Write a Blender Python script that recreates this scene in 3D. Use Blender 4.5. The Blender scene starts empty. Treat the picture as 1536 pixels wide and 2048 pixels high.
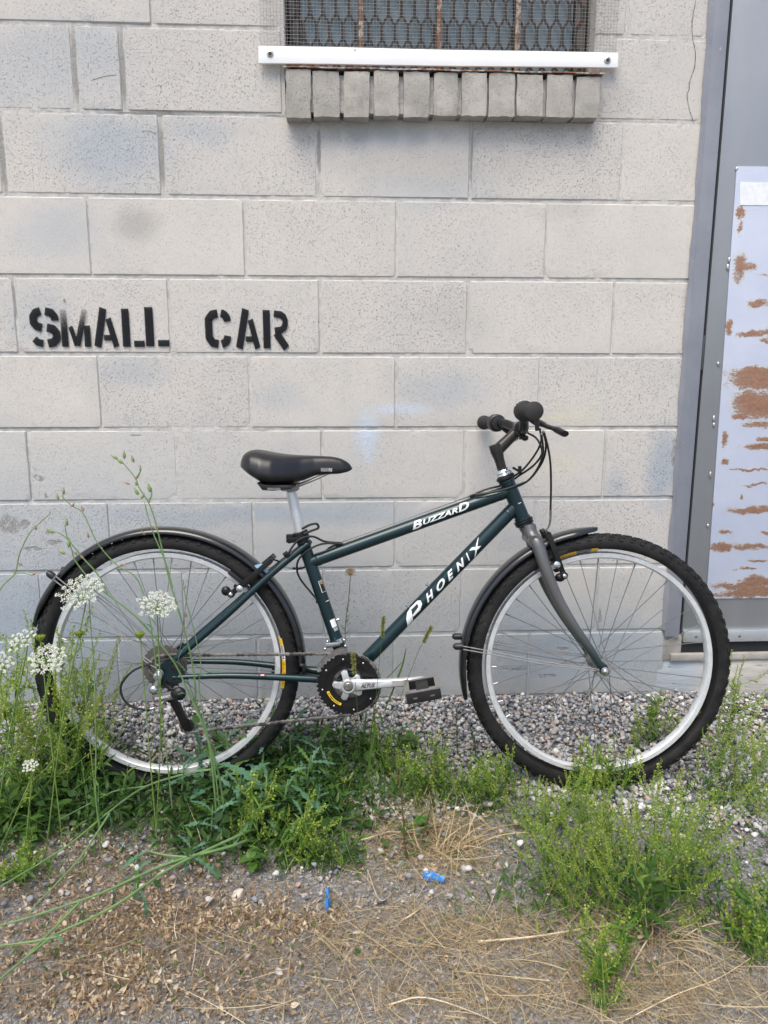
import bpy, bmesh, math, random
import numpy as np
from mathutils import Vector, Matrix
R = math.radians
sc = bpy.context.scene
col = sc.collection
rng = np.random.default_rng(7)
random.seed(7)

# ---------------------------------------------------------------- camera
F_PX = 1544.78
CAM = Vector((0.0602, -2.1788, 0.5992))
YAW, PITCH, ROLL = -0.051453, -0.194853, -0.002328
def _cam_axes():
    cy, sy = math.cos(YAW), math.sin(YAW); cp, sp = math.cos(PITCH), math.sin(PITCH); cr, sr = math.cos(ROLL), math.sin(ROLL)
    Rz = Matrix(((cy, -sy, 0), (sy, cy, 0), (0, 0, 1)))
    Rx = Matrix(((1, 0, 0), (0, cp, -sp), (0, sp, cp)))
    Ry = Matrix(((cr, 0, sr), (0, 1, 0), (-sr, 0, cr)))
    return Rz @ Rx @ Ry
CM = _cam_axes()
cd = bpy.data.cameras.new('camera'); cam = bpy.data.objects.new('camera', cd); col.objects.link(cam)
right, fwd, up = CM.col[0], CM.col[1], CM.col[2]
m4 = Matrix(((right[0], up[0], -fwd[0], CAM[0]), (right[1], up[1], -fwd[1], CAM[1]), (right[2], up[2], -fwd[2], CAM[2]), (0, 0, 0, 1)))
cam.matrix_world = m4
cd.sensor_fit = 'HORIZONTAL'; cd.sensor_width = 36; cd.lens = 36 * F_PX / 1536
cd.clip_start = 0.05; cd.clip_end = 500
sc.camera = cam

# ---------------------------------------------------------------- light
SUN_EL, SUN_AZ = 62, 205          # elevation; compass direction the light comes from (0 = +Y, clockwise)
w = bpy.data.worlds.new('World'); sc.world = w; w.use_nodes = True
nt = w.node_tree; nt.nodes.clear()
sky = nt.nodes.new('ShaderNodeTexSky'); sky.sky_type = 'NISHITA'; sky.sun_disc = False
sky.sun_elevation = R(SUN_EL); sky.sun_rotation = R(SUN_AZ); sky.dust_density = 3.0; sky.air_density = 1.0; sky.ozone_density = 1.0
bg = nt.nodes.new('ShaderNodeBackground'); bg.inputs[1].default_value = 0.10
wo = nt.nodes.new('ShaderNodeOutputWorld')
nt.links.new(sky.outputs[0], bg.inputs[0]); nt.links.new(bg.outputs[0], wo.inputs[0])
sd = bpy.data.lights.new('sun', 'SUN'); sd.energy = 1.45; sd.angle = R(42); sd.color = (1.0, 0.93, 0.80)
sun = bpy.data.objects.new('sun', sd); col.objects.link(sun)
az, el = R(SUN_AZ), R(SUN_EL)
sdir = Vector((math.sin(az) * math.cos(el), math.cos(az) * math.cos(el), math.sin(el)))   # towards the sun
sun.rotation_euler = sdir.to_track_quat('Z', 'Y').to_euler(); sun.location = (0, -3, 6)
sc.view_settings.view_transform = 'Standard'; sc.view_settings.look = 'None'
sc.view_settings.gamma = 1; sc.view_settings.exposure = 1.13
try: sc.view_settings.use_curve_mapping = False
except Exception: pass

# ---------------------------------------------------------------- measuring helpers (metres from sight lines)
def ray(px, py):
    return CM @ Vector(((px - 768) / F_PX, 1, (1024 - py) / F_PX))
def on_plane(px, py, q, n):
    d = ray(px, py); t = (Vector(q) - CAM).dot(n) / d.dot(n); return CAM + t * d
def wp(px, py, y=0.0):
    return on_plane(px, py, (0, y, 0), Vector((0, 1, 0)))
def ground_base(x, y):
    x = np.asarray(x, float); y = np.asarray(y, float)
    t = np.clip((y + 0.36) / 0.36, 0, 1); t = t * t * (3 - 2 * t)
    z = -0.488 + 0.073 * t
    und = 0.006 * np.sin(x * 5.1 + 1.3) * np.cos(y * 4.3 + .4) + 0.004 * np.sin(x * 11.7 + y * 7.9) + 0.0025 * np.cos(x * 23 - y * 19)
    far = np.clip((np.hypot(x, y) - 6) / 20, 0, 1)
    return z + und * np.clip((-y) / .3, 0.3, 1) * (1 - far)
def gz(x, y): return float(ground_base(x, y))
def gp(px, py, h=0.0):
    z = -0.48
    for _ in range(12):
        p = on_plane(px, py, (0, 0, z + h), Vector((0, 0, 1)))
        if p.y > -0.005: p = wp(px, py, -0.005)
        z = gz(p.x, p.y)
    return p

# ---------------------------------------------------------------- materials
def new_mat(name):
    m = bpy.data.materials.new(name); m.use_nodes = True
    n = m.node_tree; b = n.nodes.get('Principled BSDF'); return m, n, b
def N(n, t, **kw):
    x = n.nodes.new(t)
    for k, v in kw.items():
        if hasattr(x, k): setattr(x, k, v)
        else: x.inputs[k.replace('_', ' ')].default_value = v
    return x
def lk(n, a, b): n.links.new(a, b)
def noise(n, vec, scale, detail=4, rough=.55, dist=0.0):
    x = N(n, 'ShaderNodeTexNoise'); x.inputs['Scale'].default_value = scale; x.inputs['Detail'].default_value = detail
    x.inputs['Roughness'].default_value = rough; x.inputs['Distortion'].default_value = dist
    if vec is not None: lk(n, vec, x.inputs['Vector'])
    return x
def ramp(n, fac, stops):
    x = N(n, 'ShaderNodeValToRGB'); e = x.color_ramp.elements
    while len(e) < len(stops): e.new(0.5)
    for i, (p, c) in enumerate(stops):
        e[i].position = p
        e[i].color = (c, c, c, 1) if isinstance(c, (int, float)) else (*c, 1)
    lk(n, fac, x.inputs[0]); return x.outputs[0]
def mix(n, fac, a, b, mode='MIX'):
    x = N(n, 'ShaderNodeMix'); x.data_type = 'RGBA'; x.blend_type = mode
    for sock, v in ((x.inputs[0], fac), (x.inputs[6], a), (x.inputs[7], b)):
        if isinstance(v, (int, float)): sock.default_value = v if sock.type == 'VALUE' else (v, v, v, 1)
        elif isinstance(v, tuple): sock.default_value = (*v, 1)
        else: lk(n, v, sock)
    return x.outputs[2]
def mth(n, op, a, b=0.0, c=None, clamp=False):
    x = N(n, 'ShaderNodeMath'); x.operation = op; x.use_clamp = clamp
    for i, v in enumerate((a, b, c)):
        if v is None: continue
        if isinstance(v, (int, float)): x.inputs[i].default_value = v
        else: lk(n, v, x.inputs[i])
    return x.outputs[0]
def bump(n, b, h, dist, strength=1.0):
    x = N(n, 'ShaderNodeBump'); x.inputs['Strength'].default_value = strength; x.inputs['Distance'].default_value = dist
    lk(n, h, x.inputs['Height']); lk(n, x.outputs[0], b.inputs['Normal']); return x
def position(n): return N(n, 'ShaderNodeNewGeometry').outputs['Position']
def objco(n): return N(n, 'ShaderNodeTexCoord').outputs['Object']
def mapping(n, vec, scale=(1, 1, 1), loc=(0, 0, 0), rot=(0, 0, 0)):
    x = N(n, 'ShaderNodeMapping'); x.inputs['Scale'].default_value = scale; x.inputs['Location'].default_value = loc; x.inputs['Rotation'].default_value = rot
    lk(n, vec, x.inputs['Vector']); return x.outputs[0]
def warp(n, vec, scale, amt):
    nz = noise(n, vec, scale, 4, .6)
    s = N(n, 'ShaderNodeVectorMath'); s.operation = 'SUBTRACT'; lk(n, nz.outputs['Color'], s.inputs[0]); s.inputs[1].default_value = (.5, .5, .5)
    m = N(n, 'ShaderNodeVectorMath'); m.operation = 'SCALE'; lk(n, s.outputs[0], m.inputs[0]); m.inputs['Scale'].default_value = amt
    a = N(n, 'ShaderNodeVectorMath'); a.operation = 'ADD'; lk(n, vec, a.inputs[0]); lk(n, m.outputs[0], a.inputs[1]); return a.outputs[0]
def blobs(n, vec, lst, soft=0.6):
    """union of soft ellipses (x, z, rx, rz, strength) on an x-z surface"""
    out = None
    for (x, z, rx, rz, s) in lst:
        a = N(n, 'ShaderNodeVectorMath'); a.operation = 'MULTIPLY_ADD'; lk(n, vec, a.inputs[0])
        a.inputs[1].default_value = (1 / rx, 0, 1 / rz); a.inputs[2].default_value = (-x / rx, 0, -z / rz)
        l = N(n, 'ShaderNodeVectorMath'); l.operation = 'LENGTH'; lk(n, a.outputs[0], l.inputs[0])
        mr = N(n, 'ShaderNodeMapRange'); mr.interpolation_type = 'SMOOTHSTEP'; lk(n, l.outputs['Value'], mr.inputs['Value'])
        mr.inputs['From Min'].default_value = 1 - soft; mr.inputs['From Max'].default_value = 1 + soft * .5
        mr.inputs['To Min'].default_value = s; mr.inputs['To Max'].default_value = 0
        out = mr.outputs[0] if out is None else mth(n, 'MAXIMUM', out, mr.outputs[0])
    return out
def simple(name, colr, rough=.5, metal=0, var=.12, vscale=60, bmp=0.0, bscale=300, spec=.5, coat=0.0):
    m, n, b = new_mat(name); p = objco(n)
    nz = noise(n, p, vscale, 5, .6)
    c = mix(n, ramp(n, nz.outputs[0], [(.3, 0), (.7, 1)]), tuple(x * (1 - var) for x in colr), tuple(min(1, x * (1 + var)) for x in colr))
    lk(n, c, b.inputs['Base Color'])
    r2 = mth(n, 'MULTIPLY_ADD', nz.outputs[0], .25, rough - .12, clamp=True); lk(n, r2, b.inputs['Roughness'])
    b.inputs['Metallic'].default_value = metal; b.inputs['Specular IOR Level'].default_value = spec; b.inputs['Coat Weight'].default_value = coat
    if bmp: bump(n, b, noise(n, p, bscale, 4, .6).outputs[0], bmp)
    return m
def island_mat(name, stops, rough=.7, nscale=120, namt=.35, transl=0.0, spec=.3):
    """colour by piece (Random Per Island) with grain"""
    m, n, b = new_mat(name)
    g = N(n, 'ShaderNodeNewGeometry')
    c = ramp(n, g.outputs['Random Per Island'], stops)
    nz = noise(n, g.outputs['Position'], nscale, 3, .6)
    c = mix(n, namt, c, ramp(n, nz.outputs[0], [(.25, .35), (.75, 1.0)]), 'MULTIPLY')
    lk(n, c, b.inputs['Base Color']); b.inputs['Roughness'].default_value = rough; b.inputs['Specular IOR Level'].default_value = spec
    if transl > 0:
        t = N(n, 'ShaderNodeBsdfTranslucent'); lk(n, c, t.inputs[0])
        mx = N(n, 'ShaderNodeMixShader'); mx.inputs[0].default_value = transl
        lk(n, b.outputs[0], mx.inputs[1]); lk(n, t.outputs[0], mx.inputs[2])
        lk(n, mx.outputs[0], n.nodes['Material Output'].inputs[0])
    return m

# ---------------------------------------------------------------- mesh helpers
def tag(o, label=None, cat=None, group=None, kind=None):
    if label: o['label'] = label
    if cat: o['category'] = cat
    if group: o['group'] = group
    if kind: o['kind'] = kind
    return o
def empty(name, loc=(0, 0, 0), parent=None, mw=None):
    o = bpy.data.objects.new(name, None); col.objects.link(o); o.empty_display_size = .05
    if mw is not None: o.matrix_world = mw
    else: o.location = loc
    if parent: o.parent = parent
    return o
def link(name, me, parent=None, loc=None):
    o = bpy.data.objects.new(name, me); col.objects.link(o)
    if parent is not None:
        o.parent = parent
    if loc is not None: o.location = loc
    return o
def cr(pts, n=8):
    """Catmull-Rom through points"""
    P = [Vector(p) for p in pts]; P = [P[0] * 2 - P[1]] + P + [P[-1] * 2 - P[-2]]; out = []
    for i in range(1, len(P) - 2):
        a, b, c, d = P[i - 1:i + 3]
        for k in range(n):
            t = k / n
            out.append(.5 * ((2 * b) + (c - a) * t + (2 * a - 5 * b + 4 * c - d) * t * t + (3 * b - a - 3 * c + d) * t ** 3))
    out.append(P[-2]); return out
class MB:
    def __init__(s): s.v = []; s.f = []
    def add(s, vs, fs):
        o = len(s.v); s.v += [tuple(v) for v in vs]; s.f += [tuple(i + o for i in f) for f in fs]; return s
    def box(s, c, d, M=None):
        x, y, z = (k / 2 for k in d); V = [Vector((a * x, b * y, e * z)) for a in (-1, 1) for b in (-1, 1) for e in (-1, 1)]
        if M is not None: V = [M @ v for v in V]
        c = Vector(c)
        return s.add([v + c for v in V], [(0, 1, 3, 2), (4, 6, 7, 5), (0, 4, 5, 1), (2, 3, 7, 6), (0, 2, 6, 4), (1, 5, 7, 3)])
    def bar(s, a, b, wd, th, upv=(0, 1, 0)):
        a, b = Vector(a), Vector(b); d = (b - a); L = d.length; d = d / L
        u = Vector(upv); u = (u - d * u.dot(d)).normalized(); q = d.cross(u)
        M = Matrix((d, u, q)).transposed(); return s.box((a + b) / 2, (L, th, wd), M)
    def tube(s, path, rad, seg=10, cap=True, flat=None):
        P = [Vector(p) for p in path]; n = len(P); rs = rad if hasattr(rad, '__len__') else [rad] * n
        T = [(P[min(i + 1, n - 1)] - P[max(i - 1, 0)]).normalized() for i in range(n)]
        u = Vector((0, 0, 1)) if abs(T[0].z) < .9 else Vector((0, 1, 0))
        vs = []; u = (u - T[0] * u.dot(T[0])).normalized()
        for i in range(n):
            u = (u - T[i] * u.dot(T[i])).normalized(); q = T[i].cross(u)
            for k in range(seg):
                a = 2 * math.pi * k / seg; f = flat if flat else 1
                vs.append(P[i] + (u * math.cos(a) + q * math.sin(a) * f) * rs[i])
        fs = [(i * seg + k, i * seg + (k + 1) % seg, (i + 1) * seg + (k + 1) % seg, (i + 1) * seg + k) for i in range(n - 1) for k in range(seg)]
        if cap: fs += [tuple(reversed(range(seg))), tuple((n - 1) * seg + k for k in range(seg))]
        return s.add(vs, fs)
    def lathe(s, prof, c=(0, 0, 0), axis=(0, 1, 0), seg=48, closed=False, a0=0, a1=2 * math.pi, ref=(1, 0, 0)):
        """prof = [(radius, height along axis)]"""
        ax = Vector(axis).normalized(); u = Vector(ref); u = (u - ax * u.dot(ax)).normalized(); q = ax.cross(u); c = Vector(c)
        full = abs(a1 - a0 - 2 * math.pi) < 1e-6; ns = seg if full else seg + 1; m = len(prof); vs = []
        for i in range(ns):
            a = a0 + (a1 - a0) * i / seg
            for (r, h) in prof: vs.append(c + (u * math.cos(a) + q * math.sin(a)) * r + ax * h)
        fs = []
        mm = m if closed else m - 1
        for i in range(seg):
            j = (i + 1) % ns
            for k in range(mm):
                k2 = (k + 1) % m; fs.append((i * m + k, j * m + k, j * m + k2, i * m + k2))
        return s.add(vs, fs)
    def prism(s, outline, y0, y1):
        """outline in x-z extruded y0..y1 (convex or simple polygon)"""
        n = len(outline); vs = [(x, y0, z) for x, z in outline] + [(x, y1, z) for x, z in outline]
        return s.add(vs, [tuple(range(n)), tuple(reversed(range(n, 2 * n)))] + [(i, i + n, (i + 1) % n + n, (i + 1) % n) for i in range(n)])
    def ball(s, c, r, sx=1, sy=1, sz=1, seg=10, rings=6):
        prof = [(max(1e-5, r * math.sin(math.pi * i / rings)), -r * math.cos(math.pi * i / rings)) for i in range(rings + 1)]
        t = MB().lathe(prof, (0, 0, 0), (0, 0, 1), seg); c = Vector(c)
        return s.add([Vector((v[0] * sx, v[1] * sy, v[2] * sz)) + c for v in t.v], t.f)
    def mesh(s, name, mat, smooth=40, merge=0.0, bevel=0.0):
        me = bpy.data.meshes.new(name); me.from_pydata(s.v, [], s.f)
        bm = bmesh.new(); bm.from_mesh(me)
        if merge: bmesh.ops.remove_doubles(bm, verts=bm.verts, dist=merge)
        bmesh.ops.recalc_face_normals(bm, faces=bm.faces)
        if bevel: 
            es = [e for e in bm.edges if e.is_manifold and e.calc_face_angle(0) > R(50)]
            bmesh.ops.bevel(bm, geom=es, offset=bevel, segments=2, affect='EDGES', profile=.6, clamp_overlap=True)
        if smooth:
            for f in bm.faces: f.smooth = True
            for e in bm.edges:
                if not e.is_manifold or e.calc_face_angle(0) > R(smooth): e.smooth = False
        bm.to_mesh(me); bm.free()
        if mat: me.materials.append(mat)
        return me
    def build(s, name, mat, parent=None, smooth=40, merge=0.0, bevel=0.0):
        return link(name, s.mesh(name, mat, smooth, merge, bevel), parent)
def rounded_rect(x0, x1, z0, z1, r, n=4):
    o = []
    for cx, cz, a in ((x1 - r, z1 - r, 0), (x0 + r, z1 - r, 90), (x0 + r, z0 + r, 180), (x1 - r, z0 + r, 270)):
        for k in range(n + 1): t = R(a + 90 * k / n); o.append((cx + r * math.cos(t), cz + r * math.sin(t)))
    return o
# templates scattered by numpy
def template(me_v, me_f):
    return np.array(me_v, float), [tuple(f) for f in me_f]
def scatter_mesh(name, temps, idx, Ms, Ts, mat, smooth=True):
    """temps: list of (verts, faces); idx (n,), Ms (n,3,3), Ts (n,3) -> one mesh"""
    vs = []; loops = []; starts = []; totals = []; vo = 0; lo = 0
    for t, (V, Fc) in enumerate(temps):
        sel = np.where(idx == t)[0]
        if len(sel) == 0: continue
        W = np.einsum('nij,vj->nvi', Ms[sel], V) + Ts[sel][:, None, :]
        k = len(V); vs.append(W.reshape(-1, 3))
        fl = np.concatenate([np.array(f) for f in Fc]); tot = np.array([len(f) for f in Fc])
        L = (fl[None, :] + (np.arange(len(sel)) * k)[:, None] + vo).reshape(-1)
        loops.append(L); T = np.tile(tot, len(sel)); totals.append(T)
        vo += k * len(sel)
    vs = np.concatenate(vs); loops = np.concatenate(loops).astype(np.int32); totals = np.concatenate(totals).astype(np.int32)
    starts = np.concatenate([[0], np.cumsum(totals)[:-1]]).astype(np.int32)
    me = bpy.data.meshes.new(name); me.vertices.add(len(vs)); me.vertices.foreach_set('co', vs.astype(np.float32).ravel())
    me.loops.add(len(loops)); me.loops.foreach_set('vertex_index', loops)
    me.polygons.add(len(starts)); me.polygons.foreach_set('loop_start', starts)
    me.update(calc_edges=True)
    if smooth: me.polygons.foreach_set('use_smooth', np.ones(len(starts), bool))
    me.materials.append(mat); me.validate(); return me
def rand_rot(n, r=rng):
    q = r.normal(size=(n, 4)); q /= np.linalg.norm(q, axis=1)[:, None]; a, b, c, d = q.T
    return np.stack([1 - 2 * (c * c + d * d), 2 * (b * c - a * d), 2 * (b * d + a * c), 2 * (b * c + a * d), 1 - 2 * (b * b + d * d), 2 * (c * d - a * b),
                     2 * (b * d - a * c), 2 * (c * d + a * b), 1 - 2 * (b * b + c * c)], 1).reshape(-1, 3, 3)
def frames(dirs, roll=None, upv=(0, 0, 1)):
    """matrices whose x axis is dirs, z axis roughly up, rolled"""
    d = np.asarray(dirs, float); d = d / (np.linalg.norm(d, axis=1)[:, None] + 1e-9)
    u = np.tile(np.array(upv, float), (len(d), 1)); bad = np.abs((d * u).sum(1)) > .97; u[bad] = (0, 1, 0)
    y = np.cross(u, d); y /= np.linalg.norm(y, axis=1)[:, None]; z = np.cross(d, y)
    if roll is not None:
        c, s = np.cos(roll)[:, None], np.sin(roll)[:, None]; y, z = y * c + z * s, z * c - y * s
    return np.stack([d, y, z], 2)
# ================================================================ WALL
U = 0.4064; V = 0.2035; Z0 = 0.001
def wall_material():
    m, n, b = new_mat('painted_block'); p = position(n)
    wv = warp(n, p, 5, .10)
    big = noise(n, p, 1.6, 4, .6); mid = noise(n, p, 6, 5, .65)
    c = mix(n, ramp(n, big.outputs[0], [(.35, 0), (.65, 1)]), (.64, .605, .555), (.585, .56, .53))
    c = mix(n, ramp(n, mid.outputs[0], [(.45, 0), (.75, .5)]), c, (.50, .50, .485))
    # cooler tint low down and to the left, part repaint, part painted-in shade; grey-blue overspray, grime
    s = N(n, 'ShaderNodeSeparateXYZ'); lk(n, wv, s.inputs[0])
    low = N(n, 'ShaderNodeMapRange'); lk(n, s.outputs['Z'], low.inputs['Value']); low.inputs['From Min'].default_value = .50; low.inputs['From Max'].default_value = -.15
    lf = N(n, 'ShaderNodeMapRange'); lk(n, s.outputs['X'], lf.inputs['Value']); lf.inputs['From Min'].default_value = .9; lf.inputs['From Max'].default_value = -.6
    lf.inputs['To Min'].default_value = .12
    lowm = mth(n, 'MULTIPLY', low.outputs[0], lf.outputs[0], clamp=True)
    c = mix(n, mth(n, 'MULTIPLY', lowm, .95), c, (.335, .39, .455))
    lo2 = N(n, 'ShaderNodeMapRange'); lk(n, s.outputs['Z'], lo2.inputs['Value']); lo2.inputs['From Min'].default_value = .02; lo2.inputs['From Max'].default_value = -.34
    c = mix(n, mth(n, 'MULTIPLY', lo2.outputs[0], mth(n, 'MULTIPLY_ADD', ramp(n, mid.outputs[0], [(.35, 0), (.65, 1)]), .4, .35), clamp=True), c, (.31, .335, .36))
    blue = blobs(n, wv, [(P_[0], P_[2], rx, rz, st) for (P_, rx, rz, st) in (
        (wp(220, 300), .17, .10, .55), (wp(400, 262), .10, .04, .4), (wp(110, 465), .12, .08, .35), (wp(80, 130), .22, .12, .35), (wp(190, 105), .09, .10, .4),
        (wp(260, 740), .12, .04, .35), (wp(60, 640), .10, .09, .3), (wp(1325, 940), .045, .12, .75), (wp(1235, 965), .04, .05, .45),
        (wp(560, 1030), .55, .035, .55), (wp(700, 1015), .20, .03, .5), (wp(890, 780), .14, .05, .4), (wp(770, 270), .20, .04, .35),
        (wp(860, 385), .22, .05, .3), (wp(560, 800), .10, .05, .25), (wp(1180, 1300), .30, .12, .6), (wp(1040, 1230), .20, .10, .4), (wp(1140, 1090), .2, .04, .35), (wp(60, 1290), .3, .2, .6))], .8)
    c = mix(n, mth(n, 'MULTIPLY', blue, 1.0), c, (.31, .38, .46))
    grey = blobs(n, wv, [(P_[0], P_[2], rx, rz, st) for (P_, rx, rz, st) in (
        (wp(270, 440), .07, .05, .7), (wp(720, 255), .12, .03, .6), (wp(1050, 250), .15, .02, .5), (wp(600, 200), .05, .06, .5), (wp(900, 640), .12, .08, .25),
        (wp(860, 340), .30, .05, .35), (wp(1130, 410), .10, .04, .3), (wp(1385, 560), .02, .10, .8), (wp(1370, 900), .02, .09, .8), (wp(1230, 200), .06, .06, .4),
        (wp(560, 1000), .6, .012, .5), (wp(640, 1390), 1.2, .03, .6))], .8)
    c = mix(n, mth(n, 'MULTIPLY', grey, .85), c, (.36, .355, .335))
    # sky-blue and yellow spray marks
    sw = warp(n, p, 14, .03)
    sb = blobs(n, sw, [(P_[0], P_[2], rx, rz, st) for (P_, rx, rz, st) in ((wp(735, 870), .035, .07, .65), (wp(800, 818), .08, .018, .6), (wp(735, 900), .012, .045, .6))], 1.0)
    c = mix(n, sb, c, (.56, .68, .84))
    ye = blobs(n, sw, [(P_[0], P_[2], rx, rz, st) for (P_, rx, rz, st) in ((wp(1115, 836), .05, .006, .6), (wp(1150, 835), .08, .05, .22), (wp(1110, 925), .09, .05, .18))], 1.0)
    c = mix(n, ye, c, (.72, .68, .38))
    # flaked paint patches (bare grey block)
    fw = warp(n, p, 40, .022)
    fl = blobs(n, fw, [(P_[0], P_[2], rx, rz, st) for (P_, rx, rz, st) in (
        (wp(78, 958), .018, .011, 1), (wp(20, 1050), .030, .030, 1), (wp(50, 1048), .014, .014, 1), (wp(110, 1085), .020, .008, 1), (wp(70, 1098), .035, .005, 1),
        (wp(92, 993), .004, .009, 1), (wp(96, 1067), .005, .006, 1), (wp(1030, 1338), .045, .005, 1), (wp(1095, 1352), .03, .006, 1), (wp(1125, 1297), .02, .005, 1),
        (wp(1199, 1235), .006, .028, 1), (wp(1176, 1290), .007, .02, 1), (wp(1290, 712), .018, .004, 1), (wp(270, 870), .02, .003, 1), (wp(1350, 905), .012, .04, .9))], .35)
    fln = ramp(n, noise(n, p, 60, 3, .7).outputs[0], [(.35, .0), (.5, 1)])
    flm = mth(n, 'MULTIPLY', fl, fln)
    c = mix(n, mth(n, 'MULTIPLY', flm, .85), c, (.27, .262, .245))
    # grime collecting along the joints
    gr = noise(n, p, 26, 6, .7)
    c = mix(n, ramp(n, gr.outputs[0], [(.55, 0), (.85, .35)]), c, (.42, .41, .39))
    # pits of the open-textured block
    def pits(scale, size, frac, wamt):
        v = N(n, 'ShaderNodeTexVoronoi'); v.inputs['Scale'].default_value = scale; lk(n, warp(n, mapping(n, p, (1, .2, 1.25)), scale * 1.1, wamt), v.inputs['Vector'])
        sp_ = N(n, 'ShaderNodeSeparateColor'); lk(n, v.outputs['Color'], sp_.inputs[0])
        d_ = ramp(n, v.outputs['Distance'], [(size * .6, 1), (size, 0)]); return mth(n, 'MULTIPLY', d_, ramp(n, sp_.outputs[0], [(frac, 0), (frac + .1, 1)]))
    dens = ramp(n, noise(n, p, 3.5, 3, .5).outputs[0], [(.36, .35), (.60, 1)])
    oi = N(n, 'ShaderNodeObjectInfo'); dens = mth(n, 'MULTIPLY', dens, mth(n, 'MULTIPLY_ADD', oi.outputs['Random'], .80, .42))
    c = mix(n, mth(n, 'MULTIPLY', oi.outputs['Random'], .16), c, (.42, .42, .43))
    pa = mth(n, 'MULTIPLY', mth(n, 'MAXIMUM', pits(150, .30, .55, .010), mth(n, 'MULTIPLY', pits(300, .34, .45, .005), .75)), dens, clamp=True)
    c = mix(n, mth(n, 'MULTIPLY', pa, .42), c, (.19, .19, .185))
    sp2 = ramp(n, noise(n, p, 330, 3, .7).outputs[0], [(.30, .80), (.46, 1)]); c = mix(n, .7, c, sp2, 'MULTIPLY')
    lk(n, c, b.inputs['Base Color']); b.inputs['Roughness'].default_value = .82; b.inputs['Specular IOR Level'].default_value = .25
    rough = noise(n, p, 420, 4, .75)
    h = mth(n, 'MULTIPLY_ADD', pa, -1.3, mth(n, 'MULTIPLY_ADD', rough.outputs[0], .8, mth(n, 'MULTIPLY', mid.outputs[0], .8)))
    h = mth(n, 'MULTIPLY_ADD', flm, -.8, h)
    bump(n, b, h, .0017, .9)
    return m
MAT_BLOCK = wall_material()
m, n, b = new_mat('mortar'); p = position(n)
nz = noise(n, p, 35, 6, .7); c = mix(n, ramp(n, nz.outputs[0], [(.40, 0), (.66, 1)]), (.60, .585, .555), (.42, .41, .39))
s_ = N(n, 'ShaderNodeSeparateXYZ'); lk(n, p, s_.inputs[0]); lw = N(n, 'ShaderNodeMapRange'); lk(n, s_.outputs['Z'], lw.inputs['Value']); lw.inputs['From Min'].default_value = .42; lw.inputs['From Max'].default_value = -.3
c = mix(n, mth(n, 'MULTIPLY', lw.outputs[0], .6), c, (.36, .41, .465))  # joints follow the low wall tint, overspray and painted-in shade together
gapb = blobs(n, warp(n, p, 30, .012), [(P_[0], P_[2], rx, rz, 1) for (P_, rx, rz) in ((wp(150, 140), .010, .10), (wp(245, 140), .009, .10), (wp(4, 310), .009, .10), (wp(323, 310), .009, .09), (wp(945, 325), .007, .07), (wp(638, 300), .007, .06), (wp(28, 600), .006, .05), (wp(300, 228), .12, .006), (wp(640, 236), .2, .006))], .5)
c = mix(n, mth(n, 'MULTIPLY', gapb, .8), c, (.24, .235, .22))
lk(n, c, b.inputs['Base Color']); b.inputs['Roughness'].default_value = .9
bump(n, b, mth(n, 'ADD', noise(n, p, 160, 5, .7).outputs[0], nz.outputs[0]), .003, .9)
MAT_MORTAR = m
MAT_CONC = simple('bare_concrete', (.34, .325, .30), .88, var=.28, vscale=14, bmp=.0015, bscale=120)
WX0, WX1 = -2.87, 1.018           # left end of what is built, left edge of door frame
WIN = (-.086, .722, 1.330, 2.14)  # window opening
wall = empty('block_wall', (0, 0, gz(0, 0)))
tag(wall, 'off white painted concrete block wall with stains and stencilled lettering behind the bicycle', 'wall')
def inv(o): return o.matrix_world.inverted() if False else Matrix.Translation(-o.location)
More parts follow.
